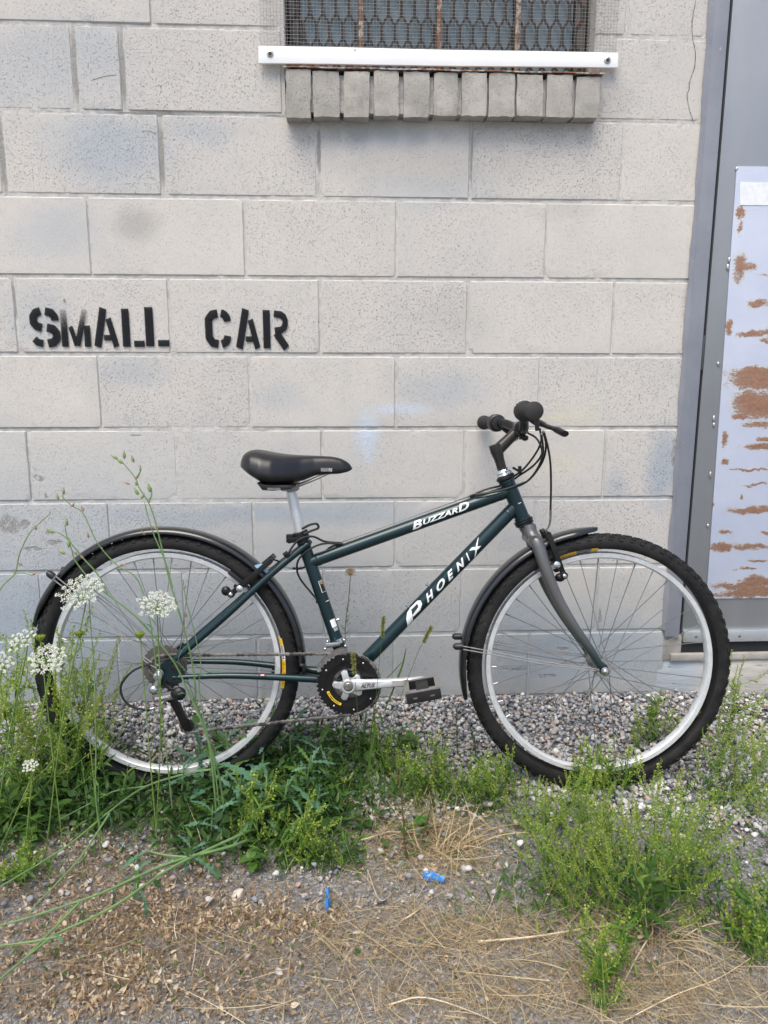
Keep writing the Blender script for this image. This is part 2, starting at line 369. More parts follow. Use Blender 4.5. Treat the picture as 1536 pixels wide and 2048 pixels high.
def block_mesh(x0, x1, z0, z1, seed, depth=.05):
    r = random.Random(seed); nx = max(6, int((x1 - x0) / .013)); nz_ = max(6, int((z1 - z0) / .013)); by = r.uniform(-.0009, .0009)
    g = {}; vs = []; fs = []
    def jit(a, amp): return amp * (math.sin(a * 61 + seed * 1.7) * .5 + math.sin(a * 143 + seed) * .35 + r.uniform(-.5, .5) * .6)
    us = [0, .0022 / (x1 - x0)] + [i / nx for i in range(1, nx)] + [1 - .0022 / (x1 - x0), 1]
    ws = [0, .0022 / (z1 - z0)] + [i / nz_ for i in range(1, nz_)] + [1 - .0022 / (z1 - z0), 1]
    chip = [(r.choice((0, 1)), r.choice((0, 1)), r.uniform(.003, .008)) for _ in range(2)] + [(r.random(), r.choice((0, 1)), r.uniform(.002, .005)) for _ in range(5)]
    for i, u in enumerate(us):
        for j, w_ in enumerate(ws):
            x = x0 + (x1 - x0) * u; z = z0 + (z1 - z0) * w_; y = by
            eb = i in (0, len(us) - 1) or j in (0, len(ws) - 1)
            e2 = i in (1, len(us) - 2) or j in (1, len(ws) - 2)
            if i == 0: x += jit(z, .0011)
            if i == len(us) - 1: x -= jit(z + 3, .0011)
            if j == 0: z += jit(x, .0010)
            if j == len(ws) - 1: z -= jit(x + 5, .0010)
            if eb: y += .0028
            elif e2: y += r.uniform(0, .0003)
            for (cu, cw, sz) in chip:
                d = math.hypot((u - cu) * (x1 - x0), (w_ - cw) * (z1 - z0))
                if d < sz * 2: y += (sz * 2 - d) * .35
            g[i, j] = len(vs); vs.append((x, y, z))
    nu, nw = len(us), len(ws)
    for i in range(nu - 1):
        for j in range(nw - 1): fs.append((g[i, j], g[i + 1, j], g[i + 1, j + 1], g[i, j + 1]))
    ring = [g[i, 0] for i in range(nu)] + [g[nu - 1, j] for j in range(1, nw)] + [g[i, nw - 1] for i in range(nu - 2, -1, -1)] + [g[0, j] for j in range(nw - 2, 0, -1)]
    o = len(vs); vs += [(vs[k][0], depth, vs[k][2]) for k in ring]; L = len(ring)
    fs += [(ring[k], o + k, o + (k + 1) % L, ring[(k + 1) % L]) for k in range(L)]
    t = MB(); t.v = vs; t.f = fs; return t
def zk(k): return Z0 + V * k
G = .0048
KT = 12
for k in range(-3, KT):
    z0, z1 = zk(k) + G, zk(k + 1) - G
    off = 0 if k % 2 else .2052
    # joints along the course (measured grid, half bond); the odd short block high on the left
    js = [off - .4064 * 8 + .4064 * i for i in range(15)]
    if k == 6: js = [-2.65, -2.243, -1.837, -1.43, -1.024, -.617, -.497, -.088, .32, .725, .985]
    if k == 7: js = [-2.46, -2.05, -1.64, -1.24, -.83, -.418, -.01, .397, .80]
    if k in (-1, 1, 3, 5): js = [j - .003 for j in js]
    js = [WX0] + [j for j in js if WX0 + .05 < j < WX1 - .05] + [WX1 + .012]
    for a, b_ in zip(js[:-1], js[1:]):
        segs = [(a, b_)]
        if k in (7, 8, 9) or (k == 6):
            lo, hi = (WIN[0], WIN[1])
            if k == 6:
                lo, hi = WIN[0] - .003, WIN[1] + .012
                # under the brick sill the course is cut lower
                new = []
                for (p0, p1) in segs:
                    if p1 <= lo or p0 >= hi: new.append((p0, p1, z1))
                    else:
                        if p0 < lo: new.append((p0, lo, z1))
                        if p1 > hi: new.append((hi, p1, z1))
                segs = new
            else:
                new = []
                for (p0, p1) in segs:
                    if p1 <= lo or p0 >= hi: new.append((p0, p1, z1))
                    else:
                        if p0 < lo: new.append((p0, lo + G, z1))
                        if p1 > hi: new.append((hi - G, p1, z1))
                segs = new
        else: segs = [(a, b_, z1)]
        for (p0, p1, zt) in segs:
            if p1 - p0 < .03: continue
            gl = .0032
            gs = .0062 if (k in (5, 6) and p0 < .1) else random.uniform(.0016, .0042)
            t = block_mesh(p0 + gs, p1 - gs, z0, zt, int(1000 * (p0 + 5)) + k * 77)
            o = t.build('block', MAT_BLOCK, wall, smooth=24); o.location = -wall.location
# mortar bed behind the faces, split round the window
mb = MB()
def msheet(x0, x1, z0, z1, y=.0034):
    nx = max(1, int((x1 - x0) / .02)); nz_ = max(1, int((z1 - z0) / .02)); base = len(mb.v)
    for i in range(nx + 1):
        for j in range(nz_ + 1): mb.v.append((x0 + (x1 - x0) * i / nx, y - .0004 + .0016 * math.sin((x0 + (x1 - x0) * i / nx) * 7.3 + 1) * math.sin(3.1 * (z0 + (z1 - z0) * j / nz_) + .6) + random.uniform(-.0006, .0006), z0 + (z1 - z0) * j / nz_))
    for i in range(nx):
        for j in range(nz_): a = base + i * (nz_ + 1) + j; mb.f.append((a, a + nz_ + 1, a + nz_ + 2, a + 1))
msheet(WX0, WX1 + .01, -.60, 1.222); msheet(WX0, WIN[0], 1.222, zk(KT)); msheet(WIN[1], WX1 + .01, 1.222, zk(KT)); msheet(WIN[0], WIN[1], zk(10) - .002, zk(KT))
o = mb.build('mortar', MAT_MORTAR, wall, smooth=60); o.location = -wall.location
o = MB().box(((WX0 + WX1) / 2, .125, (-.6 + 1.2) / 2), (WX1 - WX0, .15, 1.8)).box(((WX0 + WIN[0]) / 2, .125, 1.86), (WIN[0] - WX0, .15, 1.32)).box(((WIN[1] + WX1) / 2, .125, 1.86), (WX1 - WIN[1], .15, 1.32)).box(((WIN[0] + WIN[1]) / 2, .125, 2.30), (WIN[1] - WIN[0] + .001, .149, .3)).build('core', MAT_CONC, wall)
o.location = -wall.location
# reveals of the opening
o = MB().box((WIN[0] - .002, .028, 1.74), (.008, .045, .80)).box((WIN[1] + .002, .028, 1.74), (.008, .045, .80)).build('reveal', MAT_BLOCK, wall); o.location = -wall.location
# wall above and beside the door, out of frame
def extra(name, c, d, mt=MAT_BLOCK):
    o = MB().box(c, d).build(name, mt, wall); o.location = -wall.location; return o
extra('block', (1.54, .10, 2.26), (1.04, .19, .36)); extra('block', (2.35, .10, .95), (.55, .19, 3.0))
# fine crack beside the top right block
ck = [wp(*q, -.0012) for q in ((1392, 0), (1386, 30), (1384, 55), (1386, 80), (1391, 105), (1389, 135), (1380, 160), (1378, 180), (1374, 190), (1378, 215), (1384, 235), (1389, 245))]
MAT_DARK = simple('crack_dark', (.07, .068, .065), .9)
t = MB(); pts = cr(ck, 5)
for i in range(len(pts) - 1):
    a, b_ = pts[i] + Vector((random.uniform(-.0008, .0008), 0, 0)), pts[i + 1]; w_ = random.uniform(.0004, .0010)
    t.add([(a.x - w_, -.0012, a.z), (a.x + w_, -.0012, a.z), (b_.x + w_, -.0012, b_.z), (b_.x - w_, -.0012, b_.z)], [(0, 1, 2, 3)])
o = t.build('crack', MAT_DARK, wall, smooth=0); o.location = -wall.location
for pl in (((318, 345 // 2), (322, 180)), ((285, 262), (313, 268)), ((520, 342), (528, 382)), ((185, 160), (232, 150))):
    q = cr([wp(*pl[0], -.0012), (wp(*pl[0], -.0012) + wp(*pl[1], -.0012)) / 2 + Vector((.002, 0, .003)), wp(*pl[1], -.0012)], 4)
    t = MB()
    for a, b_ in zip(q[:-1], q[1:]):
        w_ = .0006; t.add([(a.x, -.0012, a.z - w_), (a.x, -.0012, a.z + w_), (b_.x, -.0012, b_.z + w_), (b_.x, -.0012, b_.z - w_)], [(0, 1, 2, 3)])
    o = t.build('crack', MAT_DARK, wall, smooth=0); o.location = -wall.location

# ---------------- stencilled words
m, n, b = new_mat('stencil_paint'); p = position(n)
at = N(n, 'ShaderNodeAttribute'); at.attribute_name = 'ink'
pn = noise(n, p, 190, 3, .6); pn2 = noise(n, p, 38, 4, .6)
a = mth(n, 'MULTIPLY_ADD', at.outputs['Fac'], 1.9, mth(n, 'MULTIPLY_ADD', pn.outputs[0], .9, -.75))
a = mth(n, 'MULTIPLY', a, ramp(n, pn2.outputs[0], [(.22, .45), (.42, 1)]), clamp=True)
a = mth(n, 'MULTIPLY', a, mth(n, 'MULTIPLY', at.outputs['Fac'], 4, clamp=True), clamp=True)
lk(n, mth(n, 'MULTIPLY', a, .95), b.inputs['Alpha']); b.inputs['Base Color'].default_value = (.011, .013, .016, 1); b.inputs['Roughness'].default_value = .85; b.inputs['Specular IOR Level'].default_value = .2
bump(n, b, noise(n, p, 240, 4, .7).outputs[0], .0012)
MAT_STENCIL = m
def stroke_strip(pts, hw, soft=.0022, ink0=1.0, ink1=1.0, sub=6, butt=(0, 0)):
    """painted stroke: core with full ink, rim that thins to nothing"""
    P = []
    for i in range(len(pts) - 1):
        for k in range(sub): t = k / sub; P.append((pts[i][0] * (1 - t) + pts[i + 1][0] * t, pts[i][1] * (1 - t) + pts[i + 1][1] * t))
    P.append(pts[-1]); n_ = len(P); vs = []; ink = []; L = 0; acc = [0]
    for i in range(1, n_): acc.append(acc[-1] + math.dist(P[i], P[i - 1]))
    T = acc[-1]
    def nrm(i):
        a_, b_ = P[max(0, i - 1)], P[min(n_ - 1, i + 1)]; dx, dz = b_[0] - a_[0], b_[1] - a_[1]; l = math.hypot(dx, dz) or 1; return dx / l, dz / l
    rows = []
    d0 = nrm(0); d1 = nrm(n_ - 1)
    rows.append(((P[0][0] - d0[0] * soft, P[0][1] - d0[1] * soft), d0, 0, butt[0]))
    for i in range(n_): rows.append((P[i], nrm(i), ink0 + (ink1 - ink0) * acc[i] / T, butt[0] * (1 - acc[i] / T) + butt[1] * acc[i] / T))
    rows.append(((P[-1][0] + d1[0] * soft, P[-1][1] + d1[1] * soft), d1, 0, butt[1]))
    for (q, d, k, sh) in rows:
        nx, nz_ = (-d[1], d[0]) if not sh else (1.0, 0.0)
        if sh: nx = -1.0 if d[1] > 0 else 1.0
        for (wd, kk) in ((-hw - soft, 0), (-hw, k), (0, k), (hw, k), (hw + soft, 0)): vs.append((q[0] + nx * wd, q[1] + nz_ * wd)); ink.append(kk)
    fs = [(i * 5 + j, i * 5 + j + 1, i * 5 + j + 6, i * 5 + j + 5) for i in range(len(rows) - 1) for j in range(4)]
    return vs, fs, ink
def arc(cx, cz, rx, rz, a0, a1, k=5): return [(cx + rx * math.cos(R(a0 + (a1 - a0) * i / k)), cz + rz * math.sin(R(a0 + (a1 - a0) * i / k))) for i in range(k + 1)]
H = .0135
# strokes in units of letter height; (points, halfwidth, ink start, ink end, butt-shear)
LET = {
 'S': [([(.32, .90), (.20, .87), (.12, .76), (.12, .62), (.20, .53), (.33, .49)], .112, 1, 1), ([(.47, .90), (.62, .87), (.71, .76), (.71, .68)], .112, 1, .9), ([(.49, .49), (.64, .46), (.73, .36), (.73, .22), (.64, .12), (.49, .09)], .118, 1, 1), ([(.12, .20), (.20, .12), (.34, .09)], .100, .7, 1)],
 'M': [([(.13, 0.02), (.13, .98)], .12, 1.0, .28), ([(.34, .52), (.50, .05)], .075, .8, 1), ([(.83, .98), (.53, .05)], .10, .30, 1), ([(.87, .02), (.87, .55)], .115, 1, .75)],
 'A': [([(.13, .02), (.38, .98)], .135, 1, 1), ([(.54, .72), (.77, .02)], .105, .8, 1), ([(.37, .24), (.60, .24)], .075, .7, 1)],
 'L': [([(.14, .02), (.14, .98)], .125, 1, .75), ([(.37, .085), (.66, .085)], .085, .9, 1)],
 'C': [([(.40, .88), (.26, .86), (.15, .74), (.15, .28), (.26, .14), (.40, .12)], .115, 1, 1), (arc(.50, .70, .18, .19, 85, 0), .11, 1, 1), (arc(.50, .31, .18, .19, -85, 0), .11, 1, 1)],
 'R': [([(.14, .02), (.14, .98)], .13, 1, 1), ([(.40, .90), (.58, .88)] + arc(.58, .68, .18, .20, 80, -80) + [(.42, .46)], .095, 1, 1), ([(.46, .40), (.78, .02)], .12, 1, 1)]}
def letter(ch, xl, xr, yt, yb, k=0):
    a_ = wp(xl, yb); c_ = wp(xr, yt); h = c_.z - a_.z; wdt = c_.x - a_.x
    mxw = {'S': .84, 'M': 1.0, 'A': .92, 'L': .74, 'C': .78, 'R': .92}[ch]
    allv = []; allf = []; ink = []
    for i_, (pts, hw, i0, i1) in enumerate(LET[ch]):
        if ch == 'L' and k == 1 and i_ == 0: i1 = 1.0
        vs, fs, ii = stroke_strip(pts, hw * .80, .024, i0, i1); o_ = len(allv)
        allv += [(x / mxw * wdt + a_.x, -.0035 - .00025 * i_, z * h + a_.z) for x, z in vs]; allf += [tuple(q + o_ for q in f) for f in fs]; ink += ii
    me = bpy.data.meshes.new('stencil_letter'); me.from_pydata(allv, [], allf); me.materials.append(MAT_STENCIL)
    at_ = me.attributes.new('ink', 'FLOAT', 'POINT'); at_.data.foreach_set('value', ink)
    o = link('stencil_letter', me, wall); o.location = -wall.location; o['label'] = 'black stencilled capital letter ' + ch; return o
for args in (('S', 63, 118, 615, 694), ('M', 124, 180, 617, 694), ('A', 189, 238, 616, 694), ('L', 245, 291, 617, 694), ('L', 291, 341, 614, 693, 1), ('C', 409, 461, 618, 697), ('A', 472, 522, 618, 697), ('R', 526, 580, 620, 697)):
    letter(*args)
for (x, y, rr, ik) in ((130, 602, .009, .5), (587, 663, .004, .6)):
    q = wp(x, y); vs = [(q.x, -.0035, q.z)]; fs = []; ik_ = [ik]
    for k in range(14): a_ = k / 14 * 2 * math.pi; vs.append((q.x + rr * .7 * math.cos(a_), -.0035, q.z + rr * 1.3 * math.sin(a_))); ik_.append(0)
    fs = [(0, k + 1, (k + 1) % 14 + 1) for k in range(14)]
    me = bpy.data.meshes.new('paint_smudge'); me.from_pydata(vs, [], fs); me.materials.append(MAT_STENCIL)
    me.attributes.new('ink', 'FLOAT', 'POINT').data.foreach_set('value', ik_); o = link('paint_smudge', me, wall); o.location = -wall.location

# ================================================================ WINDOW
win = empty('barred_window', (.32, .02, 1.33)); W0 = -win.location
tag(win, 'barred window with wire mesh and rusty grille above a grey brick sill', 'window')
def wpart(t, name, mat_, **kw):
    o = t.build(name, mat_, win, **kw); o.location = W0; return o
MAT_RUST = None
def rust_material(name, paint, amount=.5):
    m, n, b = new_mat(name); p = position(n)
    nz = noise(n, p, 55, 5, .65); f = ramp(n, nz.outputs[0], [(.5 - amount * .3, 0), (.62 - amount * .3, 1)])
    rc = mix(n, noise(n, p, 160, 4, .6).outputs[0], (.11, .045, .022), (.30, .15, .08))
    lk(n, mix(n, f, paint, rc), b.inputs['Base Color']); b.inputs['Roughness'].default_value = .75
    bump(n, b, nz.outputs[0], .001); return m
MAT_BARRUST = rust_material('rusty_bar', (.50, .46, .40), .42)
MAT_GRILLE = rust_material('rusty_grille', (.030, .022, .020), -.45)
MAT_SILLB = simple('grey_sill_brick', (.30, .29, .265), .9, var=.22, vscale=22, bmp=.0022, bscale=200)
m, n, b = new_mat('grey_sill_brick'); p = position(n); MAT_SILLB = m
oi = N(n, 'ShaderNodeObjectInfo')
nz = noise(n, p, 18, 6, .65); f = ramp(n, nz.outputs[0], [(.32, 0), (.7, 1)])
c = mix(n, f, (.31, .295, .265), (.53, .50, .45)); c = mix(n, mth(n, 'MULTIPLY', oi.outputs['Random'], .35), c, (.30, .29, .27))
vo = N(n, 'ShaderNodeTexVoronoi'); vo.inputs['Scale'].default_value = 190; lk(n, warp(n, p, 200, .008), vo.inputs['Vector']); pit = ramp(n, vo.outputs['Distance'], [(.12, 1), (.24, 0)]); c = mix(n, mth(n, 'MULTIPLY', pit, .5), c, (.12, .12, .11))
ws_ = ramp(n, noise(n, p, 90, 3, .6).outputs[0], [(.68, 0), (.76, .7)]); c = mix(n, ws_, c, (.50, .48, .44))
lk(n, c, b.inputs['Base Color']); b.inputs['Roughness'].default_value = .9
bump(n, b, mth(n, 'MULTIPLY_ADD', pit, -.6, noise(n, p, 260, 5, .75).outputs[0]), .0022, .9)
def rough_brick(x0, x1, y0, y1, z0, z1, seed):
    r = random.Random(seed); bm = bmesh.new(); bmesh.ops.create_cube(bm, size=1)
    bmesh.ops.subdivide_edges(bm, edges=bm.edges[:], cuts=5, use_grid_fill=True)
    tl = r.uniform(-.02, .02); 
    for v in bm.verts:
        u = v.co * 2; k = sum(1 for q in u if abs(q) > .99)
        s = .99 if k >= 2 else 1.0; s = .975 if k == 3 else s
        x = (x0 + x1) / 2 + (x1 - x0) / 2 * u.x * s; y = (y0 + y1) / 2 + (y1 - y0) / 2 * u.y * s; z = (z0 + z1) / 2 + (z1 - z0) / 2 * u.z * (s * .5 + .5)
        j = .0013 if k >= 2 else .0008; v.co = Vector((x + r.uniform(-j, j) + (z - z0) * tl, y + r.uniform(-j, j), z + r.uniform(-j, j)))
    for f in bm.faces: f.smooth = True
    for e in bm.edges:
        if e.calc_face_angle(0) > R(40): e.smooth = False
    me = bpy.data.meshes.new('brick'); bm.to_mesh(me); bm.free(); me.materials.append(MAT_SILLB); return me
xs_ = [(571, 621), (626, 680), (686, 738), (748, 798), (808, 859), (867, 916), (923, 973), (978, 1030), (1034, 1086), (1094, 1145), (1152, 1200)]
for i, (a_, b_) in enumerate(xs_):
    x0 = wp(a_, 190, -.045).x; x1 = wp(b_, 190, -.045).x; zt = 1.317 + random.uniform(-.003, .002); zb = wp((a_ + b_) / 2, 233 + random.uniform(-2, 3), -.045).z
    me = rough_brick(x0, x1, -.045 + random.uniform(-.002, .002), .10, zb, zt, i)
    o = link('brick', me, win, W0)
sx0, sx1 = wp(571, 190, -.045).x, wp(1200, 190, -.045).x
wpart(MB().box(((sx0 + sx1) / 2, .035, 1.265), (sx1 - sx0 - .006, .13, .088)), 'mortar', MAT_MORTAR)
t = MB(); q = [(sx0 - .004 + (sx1 - sx0 + .012) * i / 24) for i in range(25)]
t = MB()
for i in range(24):
    z0_ = 1.3215 + .0007 * math.sin(i * 1.3); z1_ = 1.3215 + .0007 * math.sin((i + 1) * 1.3)
    t.add([(q[i], -.048, z0_ - .0015), (q[i + 1], -.048, z1_ - .0015), (q[i + 1], -.048, z1_ + .0015), (q[i], -.048, z0_ + .0015), (q[i], .05, z0_ + .0045), (q[i + 1], .05, z1_ + .0045), (q[i], .05, z0_ + .001), (q[i + 1], .05, z1_ + .001)], [(0, 1, 2, 3), (3, 2, 5, 4), (0, 6, 7, 1)])
wpart(t, 'flashing', rust_material('rusty_flashing', (.45, .42, .38), .30), smooth=0)
# frame, glass, bars
MAT_WFRAME = rust_material('old_window_frame', (.10, .10, .10), -.05)
t = MB(); t.box(((WIN[0] + WIN[1]) / 2, .085, 1.342), (WIN[1] - WIN[0] - .012, .03, .03)).box(((WIN[0] + WIN[1]) / 2, .085, 2.115), (WIN[1] - WIN[0] - .012, .03, .04)).box((WIN[0] + .022, .085, 1.73), (.028, .028, .80)).box((WIN[1] - .022, .085, 1.73), (.028, .028, .80))
wpart(t, 'frame', MAT_WFRAME, bevel=.002)
m, n, b = new_mat('dusty_glass'); p = position(n)
nz = noise(n, p, 7, 5, .6); c = mix(n, ramp(n, nz.outputs[0], [(.35, 0), (.65, 1)]), (.11, .16, .19), (.20, .25, .28))
lk(n, c, b.inputs['Base Color']); lk(n, mth(n, 'MULTIPLY_ADD', nz.outputs[0], .4, .1), b.inputs['Roughness']); b.inputs['Specular IOR Level'].default_value = .6
MAT_GLASS = m
bx = [wp(722, 60, .05).x, wp(878, 60, .05).x, wp(1035, 60, .05).x]
edges_ = [WIN[0] + .034] + [x for x in bx] + [WIN[1] - .034]
for a_, b_ in zip(edges_[:-1], edges_[1:]):
    for (z0_, z1_) in ((1.357, 1.72), (1.732, 2.095)):
        wpart(MB().box(((a_ + b_) / 2, .088, (z0_ + z1_) / 2), (b_ - a_ - .012, .004, z1_ - z0_)), 'pane', MAT_GLASS)
wpart(MB().box(((WIN[0] + WIN[1]) / 2, .083, 1.726), (WIN[1] - WIN[0] - .07, .012, .014)), 'muntin', MAT_WFRAME)
wpart(MB().box(((WIN[0] + WIN[1]) / 2, .17, 1.73), (WIN[1] - WIN[0], .01, .84)), 'backing', simple('dark_room', (.03, .035, .04), .9))
for x in bx:
    wpart(MB().box((x, .052, 1.725), (.0125, .014, .79)), 'bar', MAT_BARRUST, bevel=.0015)
# expanded diamond grille: long hexagonal cells
cw = .0345; rh = .0585; t = MB(); yg = .068; x_s, x_e = WIN[0] + .012, WIN[1] - .012
ncol = int((x_e - x_s) / cw) + 1; nrow = int(.80 / rh) + 1
for j in range(nrow):
    zb = 1.315 + j * rh
    for i in range(ncol + 1):
        xc = x_s + (i + (j % 2) * .5) * cw
        if xc > x_e: continue
        P0 = (xc, yg, zb); P1 = (xc, yg, zb + rh * .55)
        t.bar(P0, P1, .0076, .0024)
        for sgn in (-1, 1):
            x2 = xc + sgn * cw / 2
            if x_s - .001 <= x2 <= x_e + .001: t.bar(P1, (x2, yg + .0006 * sgn, zb + rh), .0060, .0022)
o = wpart(t, 'grille', MAT_GRILLE, smooth=0); o['kind'] = 'stuff'
# hardware cloth stapled over the opening, lapping onto the wall
mxa, mxb = wp(521, 60, -.012).x, wp(1236, 60, -.012).x; t = MB(); st = .0084; r_ = .00036
def wire(a_, b_): 
    a_, b_ = Vector(a_), Vector(b_); t.tube([a_, (a_ + b_) / 2 + Vector((random.uniform(-.0007, .0007), 0, random.uniform(-.0007, .0007))), b_], r_, 3, cap=False)
nx = int((mxb - mxa) / st)
for i in range(nx + 1):
    x = mxa + i * st; dx = random.uniform(-.0008, .0008); wire((x + dx, -.012 + .0010 * math.sin(x * 30), 1.372), (x, -.012 + .0014 * math.sin(x * 23 + 1), 2.18))
for j in range(int(.82 / st)):
    z = 1.374 + j * st; 
    pth = [Vector((mxa + (mxb - mxa) * k / 16, -.0128 + .0014 * math.sin((mxa + (mxb - mxa) * k / 16) * 27), z + .0008 * math.sin(k * 1.7 + j * .6))) for k in range(17)]
    t.tube(pth, r_, 3, cap=False)
o = wpart(t, 'wire_mesh', simple('galvanised_wire', (.20, .20, .20), .55, .5), smooth=60); o['kind'] = 'stuff'
# white board screwed over the bottom of the cloth
bl = [wp(517, 92, -.020), wp(517, 127, -.020), wp(1236, 136, -.020), wp(1236, 106, -.020)]
t = MB(); nseg = 24; vs = []
for i in range(nseg + 1):
    k = i / nseg; tp = bl[0].lerp(bl[3], k); bt = bl[1].lerp(bl[2], k); wv_ = .0006 * math.sin(k * 9)
    for (y_) in (-.022, -.0135): vs += [(tp.x, y_, tp.z + wv_), (bt.x, y_, bt.z + wv_)]
fs = []
for i in range(nseg):
    a_ = i * 4; c_ = a_ + 4; fs += [(a_, c_, c_ + 1, a_ + 1), (a_ + 2, a_ + 3, c_ + 3, c_ + 2), (a_, a_ + 2, c_ + 2, c_), (a_ + 1, c_ + 1, c_ + 3, a_ + 3)]
fs += [(0, 1, 3, 2), (nseg * 4, nseg * 4 + 2, nseg * 4 + 3, nseg * 4 + 1)]
t.add(vs, fs); bd = wpart(t, 'trim_board', simple('white_gloss_board', (.82, .84, .85), .4, var=.03, vscale=8), merge=.0001, bevel=.0012)
for (x, y) in ((540, 107), (1215, 120)):
    q = wp(x, y, -.0235); s_o = MB().lathe([(0.0001, -.0022), (.0028, -.0022), (.0045, -.0016), (.0085, -.0004), (.0088, .001)], q, (0, 1, 0), 20).build('washer', simple('steel_washer', (.45, .44, .42), .4, .8), bd); s_o.location = (0, 0, 0)
    s_o = MB().lathe([(0.0001, -.0034), (.0036, -.0032), (.0046, -.0016)], q, (0, 1, 0), 12).build('screw', simple('rust_screw', (.07, .045, .035), .7, .3), bd)
q = wp(710, 100, -.0225); MB().box((q.x, -.0224, q.z), (.0018, .0006, .006)).build('mark', MAT_DARK, bd)

# ================================================================ DOOR
door = empty('steel_door', (1.5, .02, -.24)); D0 = -door.location
tag(door, 'grey steel door with a rusty lilac patch plate beside the block wall', 'door')
def dpart(t, name, mat_, parent=None, **kw):
    o = t.build(name, mat_, parent or door, **kw)
    if parent is None: o.location = D0
    return o
def jamb_mat():
    m, n, b = new_mat('lilac_grey_frame_paint'); p = position(n)
    nz = noise(n, p, 5, 4, .6); c = mix(n, ramp(n, nz.outputs[0], [(.35, 0), (.65, 1)]), (.20, .215, .255), (.25, .265, .305))
    f = ramp(n, noise(n, mapping(n, p, (1, 1, .6)), 70, 4, .7).outputs[0], [(.66, 0), (.70, 1)]); c = mix(n, mth(n, 'MULTIPLY', f, .6), c, (.45, .44, .42))
    lk(n, c, b.inputs['Base Color']); b.inputs['Roughness'].default_value = .5; bump(n, b, noise(n, p, 90, 3, .6).outputs[0], .0006); return m
MAT_JAMB = jamb_mat()
JX0, JX1 = 1.018, 1.0645
# frame with an uneven painted lap onto the wall
t = MB(); t.box(((JX0 + JX1) / 2 + .002, .030, .95), (JX1 - JX0 - .002, .085, 2.34)).box((1.60, .032, 2.10), (1.10, .08, .06)).box((2.055, .032, .92), (.05, .08, 2.30))
dpart(t, 'frame', MAT_JAMB, bevel=.003)
t = MB(); vs = []; zz = [-.20 + i * .02 for i in range(115)]
for i, z in enumerate(zz):
    xl = JX0 - .004 + .0015 * math.sin(z * 7) + .0015 * math.sin(z * 31 + 2) + random.uniform(-.001, .001)
    vs += [(xl, -.0030, z), (JX0 + .006, -.0135, z)]
t.add(vs, [(2 * i, 2 * i + 1, 2 * i + 3, 2 * i + 2) for i in range(len(zz) - 1)])
dpart(t, 'caulk', MAT_JAMB, smooth=60)
dpart(MB().box((1.070, .055, .92), (.018, .02, 2.28)), 'gasket', simple('black_gap', (.012, .012, .014), .8))
def steel_mat():
    m, n, b = new_mat('brushed_grey_steel'); p = position(n)
    nz = noise(n, mapping(n, p, (1, 1, .25)), 4, 4, .55); c = mix(n, ramp(n, nz.outputs[0], [(.3, 0), (.7, 1)]), (.26, .275, .295), (.34, .355, .375))
    sm = noise(n, p, 60, 4, .7); c = mix(n, ramp(n, sm.outputs[0], [(.64, 0), (.78, .35)]), c, (.40, .41, .42))
    lk(n, c, b.inputs['Base Color']); b.inputs['Metallic'].default_value = .55
    lk(n, mth(n, 'MULTIPLY_ADD', nz.outputs[0], .25, .30), b.inputs['Roughness']); bump(n, b, noise(n, p, 8, 3, .5).outputs[0], .003, .5); return m
MAT_STEEL = steel_mat()
dz0 = -.236
dpart(MB().box((1.5545, .020, (dz0 + 2.06) / 2), (.955, .044, 2.06 - dz0)), 'door_leaf', MAT_STEEL, bevel=.004)
DY = -.0025
dpart(MB().box((1.071, -.002, .62), (.006, .010, .095)), 'hinge', simple('hinge_steel', (.10, .10, .11), .5, .6), bevel=.001)
